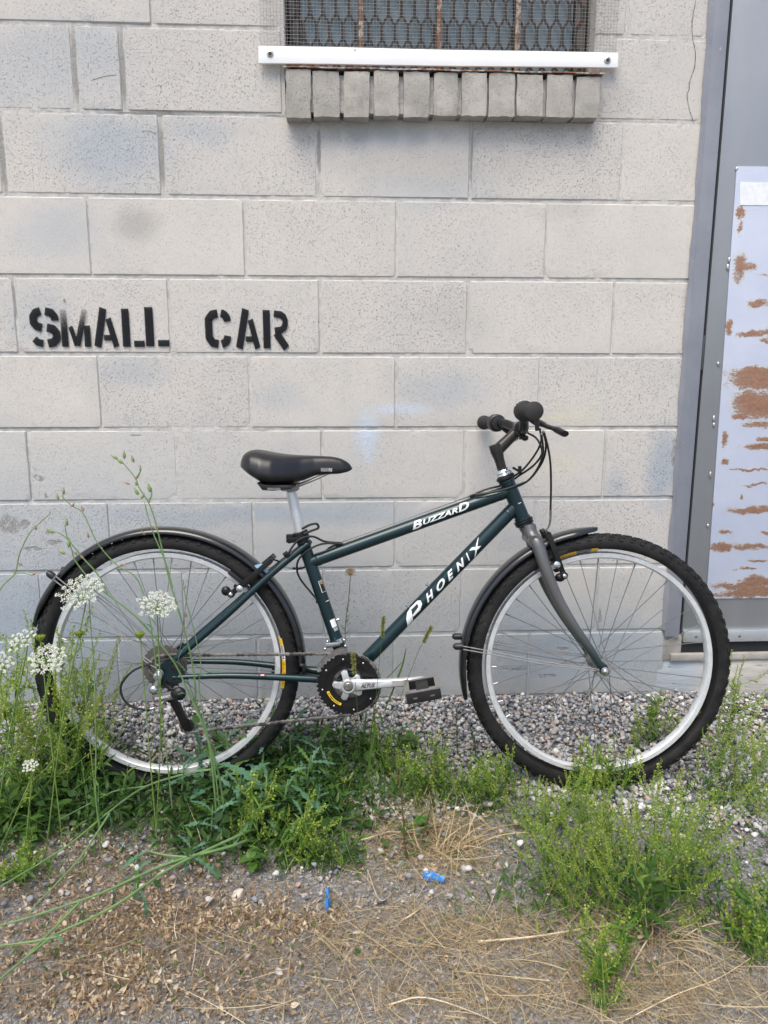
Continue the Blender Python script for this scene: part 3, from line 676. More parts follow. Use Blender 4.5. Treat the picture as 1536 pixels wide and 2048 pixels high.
# patch plate
pz0 = wp(1480, 1196, DY).z; pz1 = wp(1490, 333, DY).z; pxl = wp(1472, 340, DY).x; pxl2 = wp(1410, 1195, DY).x
def plate_mat():
    m, n, b = new_mat('lilac_plate_with_rust'); p = position(n)
    nz = noise(n, p, 4, 4, .6); c = mix(n, ramp(n, nz.outputs[0], [(.35, 0), (.65, 1)]), (.43, .48, .61), (.50, .54, .65))
    wv = warp(n, mapping(n, p, (1, 1, 1)), 22, .035); wv2 = warp(n, wv, 120, .010)
    L = []
    for (x, y, a_, b_, s) in ((1512, 762, 60, 17, 1), (1516, 812, 52, 24, 1), (1520, 1180, 70, 12, 1), (1515, 745, 62, 10, 1), (1520, 772, 60, 6, .8), (1500, 798, 38, 14, 1), (1530, 815, 50, 22, 1), (1480, 832, 20, 5, .9), (1520, 850, 40, 5, .8), (1448, 878, 6, 14, .9), (1525, 893, 40, 6, 1), (1530, 878, 20, 5, .8),
                            (1450, 923, 9, 5, 1), (1500, 940, 50, 2.5, .75), (1510, 968, 30, 2.5, .7), (1484, 993, 4, 4, .9), (1500, 1020, 50, 6, 1), (1530, 1017, 35, 6, .9), (1425, 1010, 5, 5, .7), (1450, 1063, 14, 4, .8), (1418, 1068, 5, 8, .7), (1530, 1063, 14, 4, .8),
                            (1445, 1093, 30, 8, .95), (1500, 1093, 45, 6, .85), (1515, 1120, 22, 3, .9), (1490, 1136, 26, 3, .75), (1490, 1170, 80, 7, .85), (1520, 1162, 50, 10, 1), (1500, 1187, 90, 7, 1),
                            (1479, 425, 9, 9, .9), (1478, 455, 6, 12, .7), (1480, 530, 14, 22, .8), (1495, 535, 20, 8, .7), (1515, 608, 24, 7, .8), (1455, 655, 7, 13, .9), (1500, 668, 28, 6, .9), (1535, 665, 22, 6, .8), (1530, 680, 16, 4, .7), (1528, 550, 14, 4, .5), (1472, 560, 9, 10, .6)):
        q = wp(x, y, DY); L.append((q.x, q.z, a_ * .0017, b_ * .0020, min(1, s * 1.05)))
    bm_ = blobs(n, wv2, L, .95)
    tex = noise(n, mapping(n, p, (1, 1, 2.6)), 60, 9, .82)
    fine = noise(n, mapping(n, p, (1, 1, 1.6)), 240, 5, .75)
    v_ = mth(n, 'MULTIPLY_ADD', tex.outputs[0], 1.5, mth(n, 'MULTIPLY_ADD', bm_, .80, mth(n, 'MULTIPLY_ADD', fine.outputs[0], .7, -1.10)))
    rm = ramp(n, v_, [(.34, 0), (.50, .9), (.8, 1)])
    halo = ramp(n, v_, [(.16, 0), (.42, .8)])
    c = mix(n, halo, c, (.50, .45, .38))
    rc = mix(n, noise(n, mapping(n, p, (1, 1, 2)), 90, 5, .65).outputs[0], (.12, .048, .030), (.40, .23, .15))
    c = mix(n, rm, c, rc); lk(n, c, b.inputs['Base Color'])
    lk(n, mth(n, 'MULTIPLY_ADD', rm, .35, .42), b.inputs['Roughness'])
    bump(n, b, mth(n, 'MULTIPLY_ADD', rm, .5, mth(n, 'MULTIPLY', tex.outputs[0], .6)), .0012); return m
MAT_PLATE = plate_mat()
t = MB(); t.prism([(pxl2 + .003, pz0), (2.02, pz0), (2.02, pz1), (pxl, pz1)], DY - .0035, DY + .0)
plate = dpart(t, 'patch_plate', MAT_PLATE, bevel=.001)
MAT_WELD = simple('weld_bead', (.55, .55, .54), .3, .9, var=.3, vscale=400)
for (x, y) in ((1474, 338), (1459, 520), (1456, 535), (1437, 728), (1428, 838), (1428, 850), (1421, 950), (1416, 1052)):
    q = wp(x, y, DY - .002); o = MB().ball(q, .0048, .9, .5, 1.2 + random.random(), 8, 5).build('weld', MAT_WELD, door); o.location = D0
MAT_WPAINT = simple('chipped_white_sticker', (.75, .78, .80), .6, var=.08, vscale=90)
a_ = wp(1478, 363, DY - .0045); b2 = wp(1480, 410, DY - .0045)
t = MB(); top = [(a_.x + .003 + i * .022, a_.z + random.uniform(-.002, .001)) for i in range(9)]; t.prism([(b2.x, b2.z), (a_.x + .25, b2.z + .001)] + [(x, z) for x, z in reversed(top) if x < a_.x + .24], DY - .0046, DY - .0034)
o = dpart(t, 'sticker', MAT_WPAINT, smooth=0)
# sweep strip at the foot with screws
MAT_ALU = simple('aluminium_strip', (.62, .66, .70), .35, .75, var=.06)
s0 = wp(1358, 1261, -.002); s1 = wp(1358, 1283, -.002)
strip = dpart(MB().box((1.553, -.0065, (s0.z + s1.z) / 2), (.945, .009, s0.z - s1.z)), 'sweep_strip', MAT_ALU, bevel=.0015)
for x in (1.118, 1.253, 1.39, 1.53, 1.67, 1.81, 1.95):
    MB().lathe([(.0001, -.0026), (.0032, -.0022), (.0042, 0)], (x, -.0109, (s0.z + s1.z) / 2), (0, 1, 0), 12).build('screw', simple('screw_steel', (.18, .18, .18), .4, .8) if x < 1.12 else bpy.data.materials['screw_steel'], strip)
dpart(MB().box((1.55, .028, -.262), (.955, .05, .030)), 'rubber_seal', simple('black_rubber_seal', (.015, .016, .018), .7))
# concrete footing under the door
def foot_mat():
    m, n, b = new_mat('footing_concrete'); p = position(n)
    nz = noise(n, mapping(n, p, (.5, 1, 2.4), rot=(0, R(-6), 0)), 14, 7, .65); c = mix(n, ramp(n, nz.outputs[0], [(.3, 0), (.7, 1)]), (.33, .315, .29), (.52, .50, .47))
    bl_ = ramp(n, noise(n, p, 9, 5, .65).outputs[0], [(.5, 0), (.68, .7)]); c = mix(n, bl_, c, (.42, .41, .39))
    pj = blobs(n, warp(n, p, 9, .12), [(1.02, -.36, .13, .16, 1)], .4); c = mix(n, mth(n, 'MULTIPLY', pj, .9), c, (.37, .42, .475))
    ed = ramp(n, noise(n, mapping(n, p, (.4, 1, 3), rot=(0, R(-8), 0)), 30, 6, .7, 1.5).outputs[0], [(.28, 1), (.36, 0)]); c = mix(n, mth(n, 'MULTIPLY', ed, .6), c, (.16, .15, .14))
    lk(n, c, b.inputs['Base Color']); b.inputs['Roughness'].default_value = .88
    bump(n, b, mth(n, 'MULTIPLY_ADD', ed, -.8, nz.outputs[0]), .006, .8); return m
MAT_FOOT = foot_mat()
foot = empty('door_footing', (1.6, 0, -.45)); tag(foot, 'weathered concrete footing under the grey steel door with a thin chipped ledge', 'footing')
t = MB(); fx0 = .970; nxx = 40; nzz = 9; z_t, z_b = -.300, -.60; vs = []
for i in range(nxx + 1):
    for j in range(nzz + 1):
        x = fx0 + (2.6 - fx0) * i / nxx; z = z_t + (z_b - z_t) * j / nzz
        kx = min(1, max(0, (x - 1.02) / .25)); y = .0060 - .0085 * min(1, max(0, (x - .975 + .006 * math.sin(z * 40)) / .040)) + kx * (-.006 - .012 * j / nzz + .004 * math.sin(x * 9 + z * 14) + .002 * math.sin(x * 37 + j) - .008 * max(0, math.sin(x * 3 + z * 9))) + (.010 if j == 0 else 0)
        vs.append((x, y, z))
fs = [(i * (nzz + 1) + j, i * (nzz + 1) + j + 1, (i + 1) * (nzz + 1) + j + 1, (i + 1) * (nzz + 1) + j) for i in range(nxx) for j in range(nzz)]
k0 = len(vs); vs += [(fx0 + (2.6 - fx0) * i / nxx, .12, z_t) for i in range(nxx + 1)]; fs += [(k0 + i, i * (nzz + 1), (i + 1) * (nzz + 1), k0 + i + 1) for i in range(nxx)]
k1 = len(vs); vs += [(fx0, .12, z_t), (fx0, .12, z_b)]; fs += [tuple([k1] + list(range(0, nzz + 1)) + [k1 + 1])]
t.add(vs, fs); o = t.build('concrete_face', MAT_FOOT, foot, smooth=50); o.location = -foot.location
o = MB().box((1.83, .058, -.287), (1.57, .14, .020)).build('ledge', MAT_CONC, foot, bevel=.003); o.location = -foot.location
o = MB().box((1.050, .030, -.2595), (.060, .062, .078)).build('patching', MAT_CONC, foot, bevel=.004); o.location = -foot.location
# black pipe at the footing
pp = [gp(1450, 1418), gp(1480, 1426), gp(1510, 1437), gp(1545, 1450)]; pp = [Vector((q.x, q.y - .005, q.z + .012)) for q in pp]; pp += [pp[-1] + Vector((.25, -.05, 0)), pp[-1] + Vector((.6, -.07, 0))]
hose = MB().tube(cr(pp, 6), .0085, 12).build('black_hose', simple('black_hose_rubber', (.016, .017, .018), .5), None); tag(hose, 'thin black hose lying on gravel at the foot of the door footing', 'hose')
# ================================================================ BICYCLE
HR = Vector((-.3906, -.3125, -.1562)); HF = Vector((.6988, -.3596, -.1525)); LEAN = .0703
_e1 = Vector((HF.x - HR.x, HF.y - HR.y, 0)).normalized(); _n0 = Vector((_e1.y, -_e1.x, 0))
_up = Vector((0, 0, 1)) * math.cos(LEAN) - _n0 * math.sin(LEAN); _n = math.cos(LEAN) * _n0 + math.sin(LEAN) * Vector((0, 0, 1))
RT, RR, WB = .333, .2865, (HF - HR).length
BW = Matrix(((_e1.x, -_n.x, _up.x, 0), (_e1.y, -_n.y, _up.y, 0), (_e1.z, -_n.z, _up.z, 0), (0, 0, 0, 1)))
BASE = HR - _up * RT
BMW = Matrix.Translation(BASE) @ BW
bike = empty('bicycle', mw=BMW)
tag(bike, 'dark green bicycle with grey fork and black mudguards leaning on the wall', 'bicycle')
def L(u, v, w=0): return Vector((u, -w, v + RT))       # u forward, v up from axle, w towards the rider's right (drive side)
BI = BMW.inverted()
def bp(px, py, w=0.0):
    """point of the bicycle at distance w from its centre plane"""
    return BI @ on_plane(px, py, HR + w * _n, _n)
def part(t, name, mat_, parent=None, **kw): return t.build(name, mat_, parent or bike, **kw)
# materials
def paint(name, c1, rough=.28, metal=.35):
    m, n, b = new_mat(name); p = objco(n)
    nz = noise(n, p, 9, 4, .6); fl = noise(n, p, 900, 2, .5)
    c = mix(n, ramp(n, nz.outputs[0], [(.35, 0), (.65, 1)]), c1, tuple(x * 1.2 for x in c1)); lk(n, c, b.inputs['Base Color'])
    sc_ = ramp(n, noise(n, p, 70, 5, .7).outputs[0], [(.73, 0), (.77, 1)]); c = mix(n, mth(n, 'MULTIPLY', sc_, .5), c, (.22, .22, .21)); lk(n, c, b.inputs['Base Color'])
    b.inputs['Metallic'].default_value = metal; lk(n, mth(n, 'MULTIPLY_ADD', nz.outputs[0], .2, rough - .08), b.inputs['Roughness'])
    b.inputs['Coat Weight'].default_value = .35; b.inputs['Coat Roughness'].default_value = .22; return m
M_GREEN = paint('dark_green_frame_paint', (.005, .023, .029))
m, n, b = new_mat('grey_fork_paint'); p = objco(n); s_ = N(n, 'ShaderNodeSeparateXYZ'); lk(n, p, s_.inputs[0])
nz = noise(n, p, 26, 5, .65)
zf = N(n, 'ShaderNodeMapRange'); lk(n, mth(n, 'MULTIPLY_ADD', nz.outputs[0], .04, s_.outputs['Z']), zf.inputs['Value']); zf.inputs['From Min'].default_value = RT + .02; zf.inputs['From Max'].default_value = RT + .16
c = mix(n, zf.outputs[0], (.02, .055, .06), (.15, .148, .15))
chp = ramp(n, noise(n, p, 75, 4, .7).outputs[0], [(.64, 0), (.68, 1)]); chp = mth(n, 'MULTIPLY', chp, mth(n, 'SUBTRACT', 1.0, zf.outputs[0]))
c = mix(n, mth(n, 'MULTIPLY', chp, .7), c, (.30, .30, .30)); lk(n, c, b.inputs['Base Color']); b.inputs['Metallic'].default_value = .5; b.inputs['Roughness'].default_value = .34
M_FORK = m
M_BLACK = simple('black_plastic', (.011, .011, .012), .42, var=.2)
M_BLACKM = simple('black_metal', (.013, .013, .014), .35, .4, var=.2)
M_SILVER = simple('satin_aluminium', (.70, .71, .72), .38, .6, var=.08)
M_CHROME = simple('chrome', (.72, .73, .74), .14, 1.0, var=.05)
M_DULL = simple('dull_steel', (.26, .25, .24), .42, .8, var=.3, vscale=120)
M_CHAIN = island_mat('oily_chain_steel', [(0, (.05, .045, .04)), (.5, (.14, .13, .12)), (1, (.26, .25, .23))], .45, 300, .3); M_CHAIN.node_tree.nodes['Principled BSDF'].inputs['Metallic'].default_value = .5
M_SPOKE = simple('spoke_steel', (.30, .30, .30), .32, .8)
M_GUARD = simple('black_mudguard_plastic', (.010, .011, .013), .22, var=.2, vscale=8, coat=.4)
M_CABLE = simple('black_cable_housing', (.016, .016, .016), .36)
M_GRIP = simple('grip_rubber', (.018, .017, .017), .7, var=.15, bmp=.0006, bscale=500)
M_WHITE = simple('white_decal', (.78, .80, .80), .4, var=.05, vscale=200)
M_YEL = simple('yellow_decal', (.80, .50, .02), .45, var=.1, vscale=200)
M_RED = simple('red_decal', (.45, .04, .05), .45)
M_BLUEST = simple('pale_blue_sticker', (.30, .50, .70), .4)
M_INK = simple('black_print', (.012, .012, .012), .5)
M_GOLD = simple('gold_decal', (.45, .25, .06), .4)
def tyre_mat():
    m, n, b = new_mat('tyre_rubber'); p = objco(n)
    nz = noise(n, p, 30, 6, .7); c = mix(n, ramp(n, nz.outputs[0], [(.35, 0), (.72, 1)]), (.009, .009, .010), (.026, .0255, .025))
    sp = ramp(n, noise(n, p, 140, 4, .7).outputs[0], [(.64, 0), (.74, 1)]); c = mix(n, mth(n, 'MULTIPLY', sp, .5), c, (.12, .115, .105))
    lk(n, c, b.inputs['Base Color']); b.inputs['Roughness'].default_value = .7; b.inputs['Specular IOR Level'].default_value = .22; bump(n, b, nz.outputs[0], .0008); return m
M_TYRE = tyre_mat()
m, n, b = new_mat('brushed_rim'); p = objco(n)
nz = noise(n, p, 45, 5, .7); c = mix(n, ramp(n, nz.outputs[0], [(.35, 0), (.7, 1)]), (.66, .68, .70), (.80, .82, .84)); lk(n, c, b.inputs['Base Color']); b.inputs['Metallic'].default_value = .45
lk(n, mth(n, 'MULTIPLY_ADD', nz.outputs[0], .25, .24), b.inputs['Roughness']); M_RIM = m
m, n, b = new_mat('saddle_vinyl'); p = objco(n); vn = N(n, 'ShaderNodeTexVoronoi'); vn.inputs['Scale'].default_value = 520; lk(n, p, vn.inputs['Vector'])
b.inputs['Base Color'].default_value = (.013, .013, .015, 1); lk(n, mth(n, 'MULTIPLY_ADD', noise(n, p, 40, 4, .6).outputs[0], .2, .22), b.inputs['Roughness']); bump(n, b, vn.outputs['Distance'], .0003, .6); M_SADDLE = m
Y = (0, 1, 0)   # axle direction
# ---- text helper
def text_geo(s, shear=0.0, bold=0.0, spacing=1.0):
    cu = bpy.data.curves.new('t', 'FONT'); cu.body = s; cu.size = 1; cu.shear = shear; cu.offset = bold; cu.space_character = spacing; cu.resolution_u = 3
    o = bpy.data.objects.new('t', cu); col.objects.link(o); dg = bpy.context.evaluated_depsgraph_get(); dg.update()
    me = bpy.data.meshes.new_from_object(o.evaluated_get(dg)); bpy.data.objects.remove(o)
    bm = bmesh.new(); bm.from_mesh(me); bpy.data.meshes.remove(me); return bm
def fit(bm, x0, x1, y0, y1, cuts=6):
    xs = [v.co.x for v in bm.verts]; ys = [v.co.y for v in bm.verts]; a, b_ = min(xs), max(xs); c_, d = min(ys), max(ys)
    for v in bm.verts: v.co.x = x0 + (v.co.x - a) / (b_ - a) * (x1 - x0); v.co.y = y0 + (v.co.y - c_) / (d - c_) * (y1 - y0)
    for i in range(1, cuts): bmesh.ops.bisect_plane(bm, geom=bm.verts[:] + bm.edges[:] + bm.faces[:], plane_co=(0, y0 + (y1 - y0) * i / cuts, 0), plane_no=(0, 1, 0))
    return bm
def wrap_tube(bm, A, B, rad, name, mat_, parent, phi0=0.0, off=.0005):
    """x = metres along A->B, y = metres round the tube, centred on the side that faces the viewer's side (drive side) tilted by phi0"""
    A, B = Vector(A), Vector(B); d = (B - A).normalized(); out = Vector((0, -1, 0)); out = (out - d * out.dot(d)).normalized(); upv = -d.cross(out)
    if upv.z < 0 and abs(d.z) < .95: upv = -upv
    for v in bm.verts:
        a = v.co.y / rad + phi0; v.co = A + d * v.co.x + (out * math.cos(a) + upv * math.sin(a)) * (rad + off)
    me = bpy.data.meshes.new(name); bm.to_mesh(me); bm.free(); me.materials.append(mat_); return link(name, me, parent)
def polys_bm(polys):
    bm = bmesh.new()
    for pl in polys: bm.faces.new([bm.verts.new((x, y, 0)) for x, y in pl])
    bmesh.ops.triangulate(bm, faces=bm.faces[:]); return bm

# ---- frame geometry (metres in the frame's plane)
BB = L(*(lambda q: (q.x, q.z - RT))(bp(697, 1369, .055)))
st_top = bp(603, 1075); ht_top = bp(1012, 958); ht_bot = bp(1046, 1040)
tt_a = bp(634, 1120); tt_b = bp(1004, 987); dt_b = bp(1024, 1020)
ddir = (st_top - BB).normalized()
t = MB()
def otube(a, b_, r0, r1=None, seg=20, n_=2):
    r1 = r1 or r0; a, b_ = Vector(a), Vector(b_); t.tube([a.lerp(b_, i / n_) for i in range(n_ + 1)], [r0 + (r1 - r0) * i / n_ for i in range(n_ + 1)], seg)
R_ST, R_TT, R_DT, R_HT = .0158, .0160, .0172, .0185
otube(BB, st_top, R_ST); tt_a2 = BB + ddir * (tt_a - BB).dot(ddir); otube(tt_a2, tt_b + (tt_b - tt_a).normalized() * .012, R_TT); otube(BB, dt_b + (dt_b - BB).normalized() * .008, R_DT)
otube(ht_top, ht_bot, R_HT)
t.lathe([(.0001, -.036), (.0195, -.036), (.0205, -.034), (.0205, .034), (.0195, .036), (.0001, .036)], BB, Y, 24)
for e in (ht_top, ht_bot):
    d = (ht_bot - ht_top).normalized(); t.lathe([(.0185, -.004), (.0205, -.003), (.0205, .003), (.0185, .004)], e + d * (.004 if e is ht_top else -.004), d, 24)
# stays
ss_top = bp(612, 1092); DR = L(.012, .012, 0)
for sg in (1, -1):
    a = ss_top + Vector((-.004, -sg * .014, 0)); m1 = a.lerp(L(.10, .10, 0), .35); m1.y = -sg * .034
    m2 = a.lerp(L(.03, .025), .6); m2.y = -sg * .052; e = L(.026, .022, sg * .062)
    pth = cr([a + Vector((.012, sg * .004, .006)), a, m1, m2, e], 6); t.tube(pth, [.0085] * 7 + [.0088] * (len(pth) - 9) + [.0075, .006], 14)
    c0 = BB + Vector((-.006, -sg * .022, -.002)); c1 = BB.lerp(L(0, 0), .28); c1.y = -sg * .036; c2 = BB.lerp(L(0, 0), .62); c2.y = -sg * .052; c3 = L(.030, -.014, sg * .062)
    pth = cr([c0, c1, c2, c3], 7); t.tube(pth, [.0105 - .004 * i / (len(pth) - 1) for i in range(len(pth))], 14)
    # dropout plate
    y_ = -sg * .064; o_ = [(-.012, .004), (-.004, .014), (.022, .036), (.034, .030), (.026, .008), (.044, -.006), (.040, -.022), (.014, -.020), (-.002, -.040) if sg > 0 else (.004, -.018), (-.016, -.034) if sg > 0 else (-.006, -.014), (-.014, -.012)]
    t.prism([(x, z + RT) for x, z in o_], y_ - .003, y_ + .003)
# bridges
bq = L(.20, .19); q0 = ss_top.lerp(L(.02, .02), .30); t.tube([q0 + Vector((0, .034, 0)), q0 + Vector((0, -.034, 0))], .007, 10)
q1 = BB.lerp(L(0, 0), .13); t.tube([q1 + Vector((0, .028, 0)), q1 + Vector((0, -.028, 0))], .007, 10)
# weld fillets
for (c_, r_, a_) in ((tt_a2.lerp(tt_b, .045), .0185, tt_b - tt_a), (tt_b.lerp(tt_a, .012), .0185, tt_b - tt_a), (dt_b.lerp(BB, .02), .0195, dt_b - BB)):
    t.lathe([(r_ - .003, -.006), (r_ - .0018, -.002), (r_ - .0018, .002), (r_ - .003, .006)], c_, a_, 20)
frame = part(t, 'frame', M_GREEN, smooth=50)
# bottle bosses and cable guides
for (x, y) in ((803, 1228), (836, 1198)): pass
def boss(q, d):
    part(MB().tube([q, q + d * .005], .0032, 10).tube([q + d * .005, q + d * .0075], .0048, 10), 'bolt', M_CHROME, frame)
dn = (dt_b - BB).normalized(); dup = Vector((-dn.z, 0, dn.x))
for k in (.40, .525): boss(BB.lerp(dt_b, k) + dup * R_DT, dup)
sn = ddir; sfr = Vector((sn.z, 0, -sn.x))
for k in (.14, .40): boss(BB.lerp(st_top, k) + sfr * R_ST, sfr)
for k in (.20, .93): 
    q = tt_a.lerp(tt_b, .13 if k < .5 else .855); d = (tt_b - tt_a).normalized(); nn = Vector((-d.z, 0, d.x))
    part(MB().bar(q + nn * (R_TT + .003) - d * .007, q + nn * (R_TT + .003) + d * .007, .008, .012), 'cable_guide', M_BLACKM, frame, bevel=.001)
# decals
BZ = bp(822, 1050); ttd = (tt_b - tt_a).normalized()
def along(px, py, A, d): return (bp(px, py, R_TT) - A).dot(d)
x0, x1 = along(821, 1048, tt_a, ttd), along(938, 1008, tt_a, ttd)
Lb = x1 - x0
def multi_text(items, shear, bold):
    out = bmesh.new()
    for (s, a, b_, y0, y1) in items:
        g = fit(text_geo(s, shear, bold), a, b_, y0, y1, 5); me = bpy.data.meshes.new('x'); g.to_mesh(me); g.free(); out.from_mesh(me); bpy.data.meshes.remove(me)
    return out
hB = .0105
wrap_tube(multi_text([('B', x0, x0 + Lb * .19, -hB, hB * .90), ('UZZAR', x0 + Lb * .195, x0 + Lb * .80, -hB * .66, hB * .55), ('D', x0 + Lb * .80, x1, -hB * .72, hB * 1.15)], .35, .028), tt_a, tt_b, R_TT, 'decal', M_WHITE, frame, .12)
dtd = (dt_b - BB).normalized()
def ad(px, py): return (bp(px, py, R_DT) - BB).dot(dtd)
x0, x1 = ad(817, 1244), ad(968, 1070); hP = .0125; Lp = x1 - x0
letters_ = multi_text([('H', x0 + Lp * .235, x0 + Lp * .352, -.0105, .0085), ('O', x0 + Lp * .372, x0 + Lp * .488, -.0105, .0085), ('E', x0 + Lp * .500, x0 + Lp * .600, -.0105, .0085), ('N', x0 + Lp * .612, x0 + Lp * .735, -.0105, .0085), ('I', x0 + Lp * .748, x0 + Lp * .790, -.0105, .0085)], .62, .036)
wrap_tube(letters_, BB, dt_b, R_DT, 'decal', M_WHITE, frame, .10)
P_ = [[(0, -.0155), (.022, -.0125), (.0285, -.004), (.038, -.004), (.050, .003), (.049, .011), (.030, .0145), (.012, .004)], ]
P_ = [[(x0 - .006 + a * 1.32, b_) for a, b_ in q_] for q_ in ([(-.005, -.0175), (.011, -.0160), (.018, -.0040), (.0275, .0140), (.016, .0115), (.005, .001)], [(.0235, .0145), (.045, .0140), (.050, .0085), (.0265, .0090)], [(.050, .0085), (.0475, -.0005), (.0385, .0010), (.0415, .0085)], [(.0475, -.0005), (.036, -.0080), (.0175, -.0070), (.0195, -.0025), (.0385, .0010)])]
wrap_tube(fit(polys_bm(P_), x0 - .012, x0 + .060, -.0175, .0150, 8), BB, dt_b, R_DT, 'decal', M_WHITE, frame, .05)
xx = x0 + Lp * .80
P_ = [[(0, -.0165), (.004, -.0165), (.0165, -.004), (.0350, .0150), (.0335, .0155), (.013, -.0015)], [(.003, .008), (.011, .0085), (.0195, .0012), (.0265, -.0060), (.017, -.0065), (.0120, -.0010)]]
wrap_tube(fit(polys_bm([[(xx + a, b_) for a, b_ in q] for q in P_]), xx, xx + .044, -.0155, .0150, 8), BB, dt_b, R_DT, 'decal', M_WHITE, frame, .10)
def patch(x0, x1, y0, y1, A, B, rad, mat_, phi=0, name='sticker', off=.0005):
    bm = polys_bm([[(x0, y0), (x1, y0), (x1, y1), (x0, y1)]]); return wrap_tube(fit(bm, x0, x1, y0, y1, 6), A, B, rad, name, mat_, frame, phi, off)
def as_(px, py): return (bp(px, py, R_ST) - BB).dot(ddir)
sA, sB = as_(656, 1182), as_(646, 1160); patch(sA, sB, -.019, -.006, BB, st_top, R_ST, M_WHITE); patch(sA + .001, sB - .001, -.018, -.0072, BB, st_top, R_ST, M_INK, off=.0008); patch(sB - .009, sB - .002, -.0165, -.0095, BB, st_top, R_ST, M_GOLD, off=.0011)
sA, sB = as_(674, 1253), as_(668, 1238); patch(sA, sB, -.016, -.002, BB, st_top, R_ST, M_WHITE)
for k in range(3): patch(sA - .0035 - k * .003, sA - .0023 - k * .003, -.016, -.004, BB, st_top, R_ST, M_WHITE)
sA = as_(655, 1203); patch(sA, sA + .0015, -.020, -.008, BB, st_top, R_ST, M_WHITE)
sA = (bp(1036, 1004) - ht_top).dot((ht_bot - ht_top).normalized()); patch(sA, sA + .0018, .002, .011, ht_top, ht_bot, R_HT, M_WHITE, 0)
# chainstay stickers
cs_a, cs_b = BB.lerp(L(0, 0), .28), L(.030, -.014); 
q = bp(525, 1350, .062); part(MB().box((q.x, q.y + .0005, q.z), (.018, .0016, .0042)), 'sticker', M_RED, frame); part(MB().box((q.x, q.y - .0005, q.z), (.009, .0016, .0030)), 'sticker', M_WHITE, frame)

# ---- headset, stem, bar
hd = (ht_top - ht_bot).normalized()
t = MB().lathe([(.0001, 0), (.0215, 0), (.0235, .003), (.0225, .008), (.018, .010), (.0001, .010)], ht_top, hd, 28)
part(t, 'headset_cup', M_BLACKM)
t = MB().lathe([(.0001, .010), (.0195, .010), (.0205, .013), (.0185, .017), (.0195, .019), (.0175, .025), (.0145, .027), (.0001, .027)], ht_top, hd, 28)
part(t, 'locknut', M_CHROME)
t = MB().lathe([(.0001, 0), (.0235, 0), (.0245, -.003), (.0225, -.007), (.0235, -.010), (.019, -.014), (.0001, -.014)], ht_bot, hd, 28); part(t, 'headset_race', M_BLACKM)
q_top = bp(990, 889); q_bot = ht_top + hd * .024; qd = (q_top - q_bot).normalized()
t = MB().tube([q_bot, q_bot.lerp(q_top, .45), q_bot.lerp(q_top, .75), q_top], [.0115, .0125, .0165, .0160], 18)
BC = bp(1040, 857); ex0 = q_top - qd * .016
t.tube([ex0, ex0.lerp(BC, .5), BC], [.0155, .0138, .0135], 16, flat=.9)
t.lathe([(.0001, -.020), (.0175, -.020), (.0180, -.018), (.0180, .018), (.0175, .020), (.0001, .020)], BC, Y, 22)
t.tube([BC + Vector((.004, .0, -.014)), BC + Vector((.004, 0, -.027))], .006, 10)
part(t, 'stem', simple('black_gloss_stem', (.055, .053, .050), .26, .7), smooth=45)
GN = bp(1068, 822, .285); GF = bp(968, 845, -.285)
bend = lambda e, sg: cr([BC, BC + Vector((0, -sg * .055, .0)), BC.lerp(e, .42) + Vector((.004, 0, .010)), BC.lerp(e, .62) + Vector((.001, 0, .004)), e.lerp(BC, .38) * 1, e], 6)
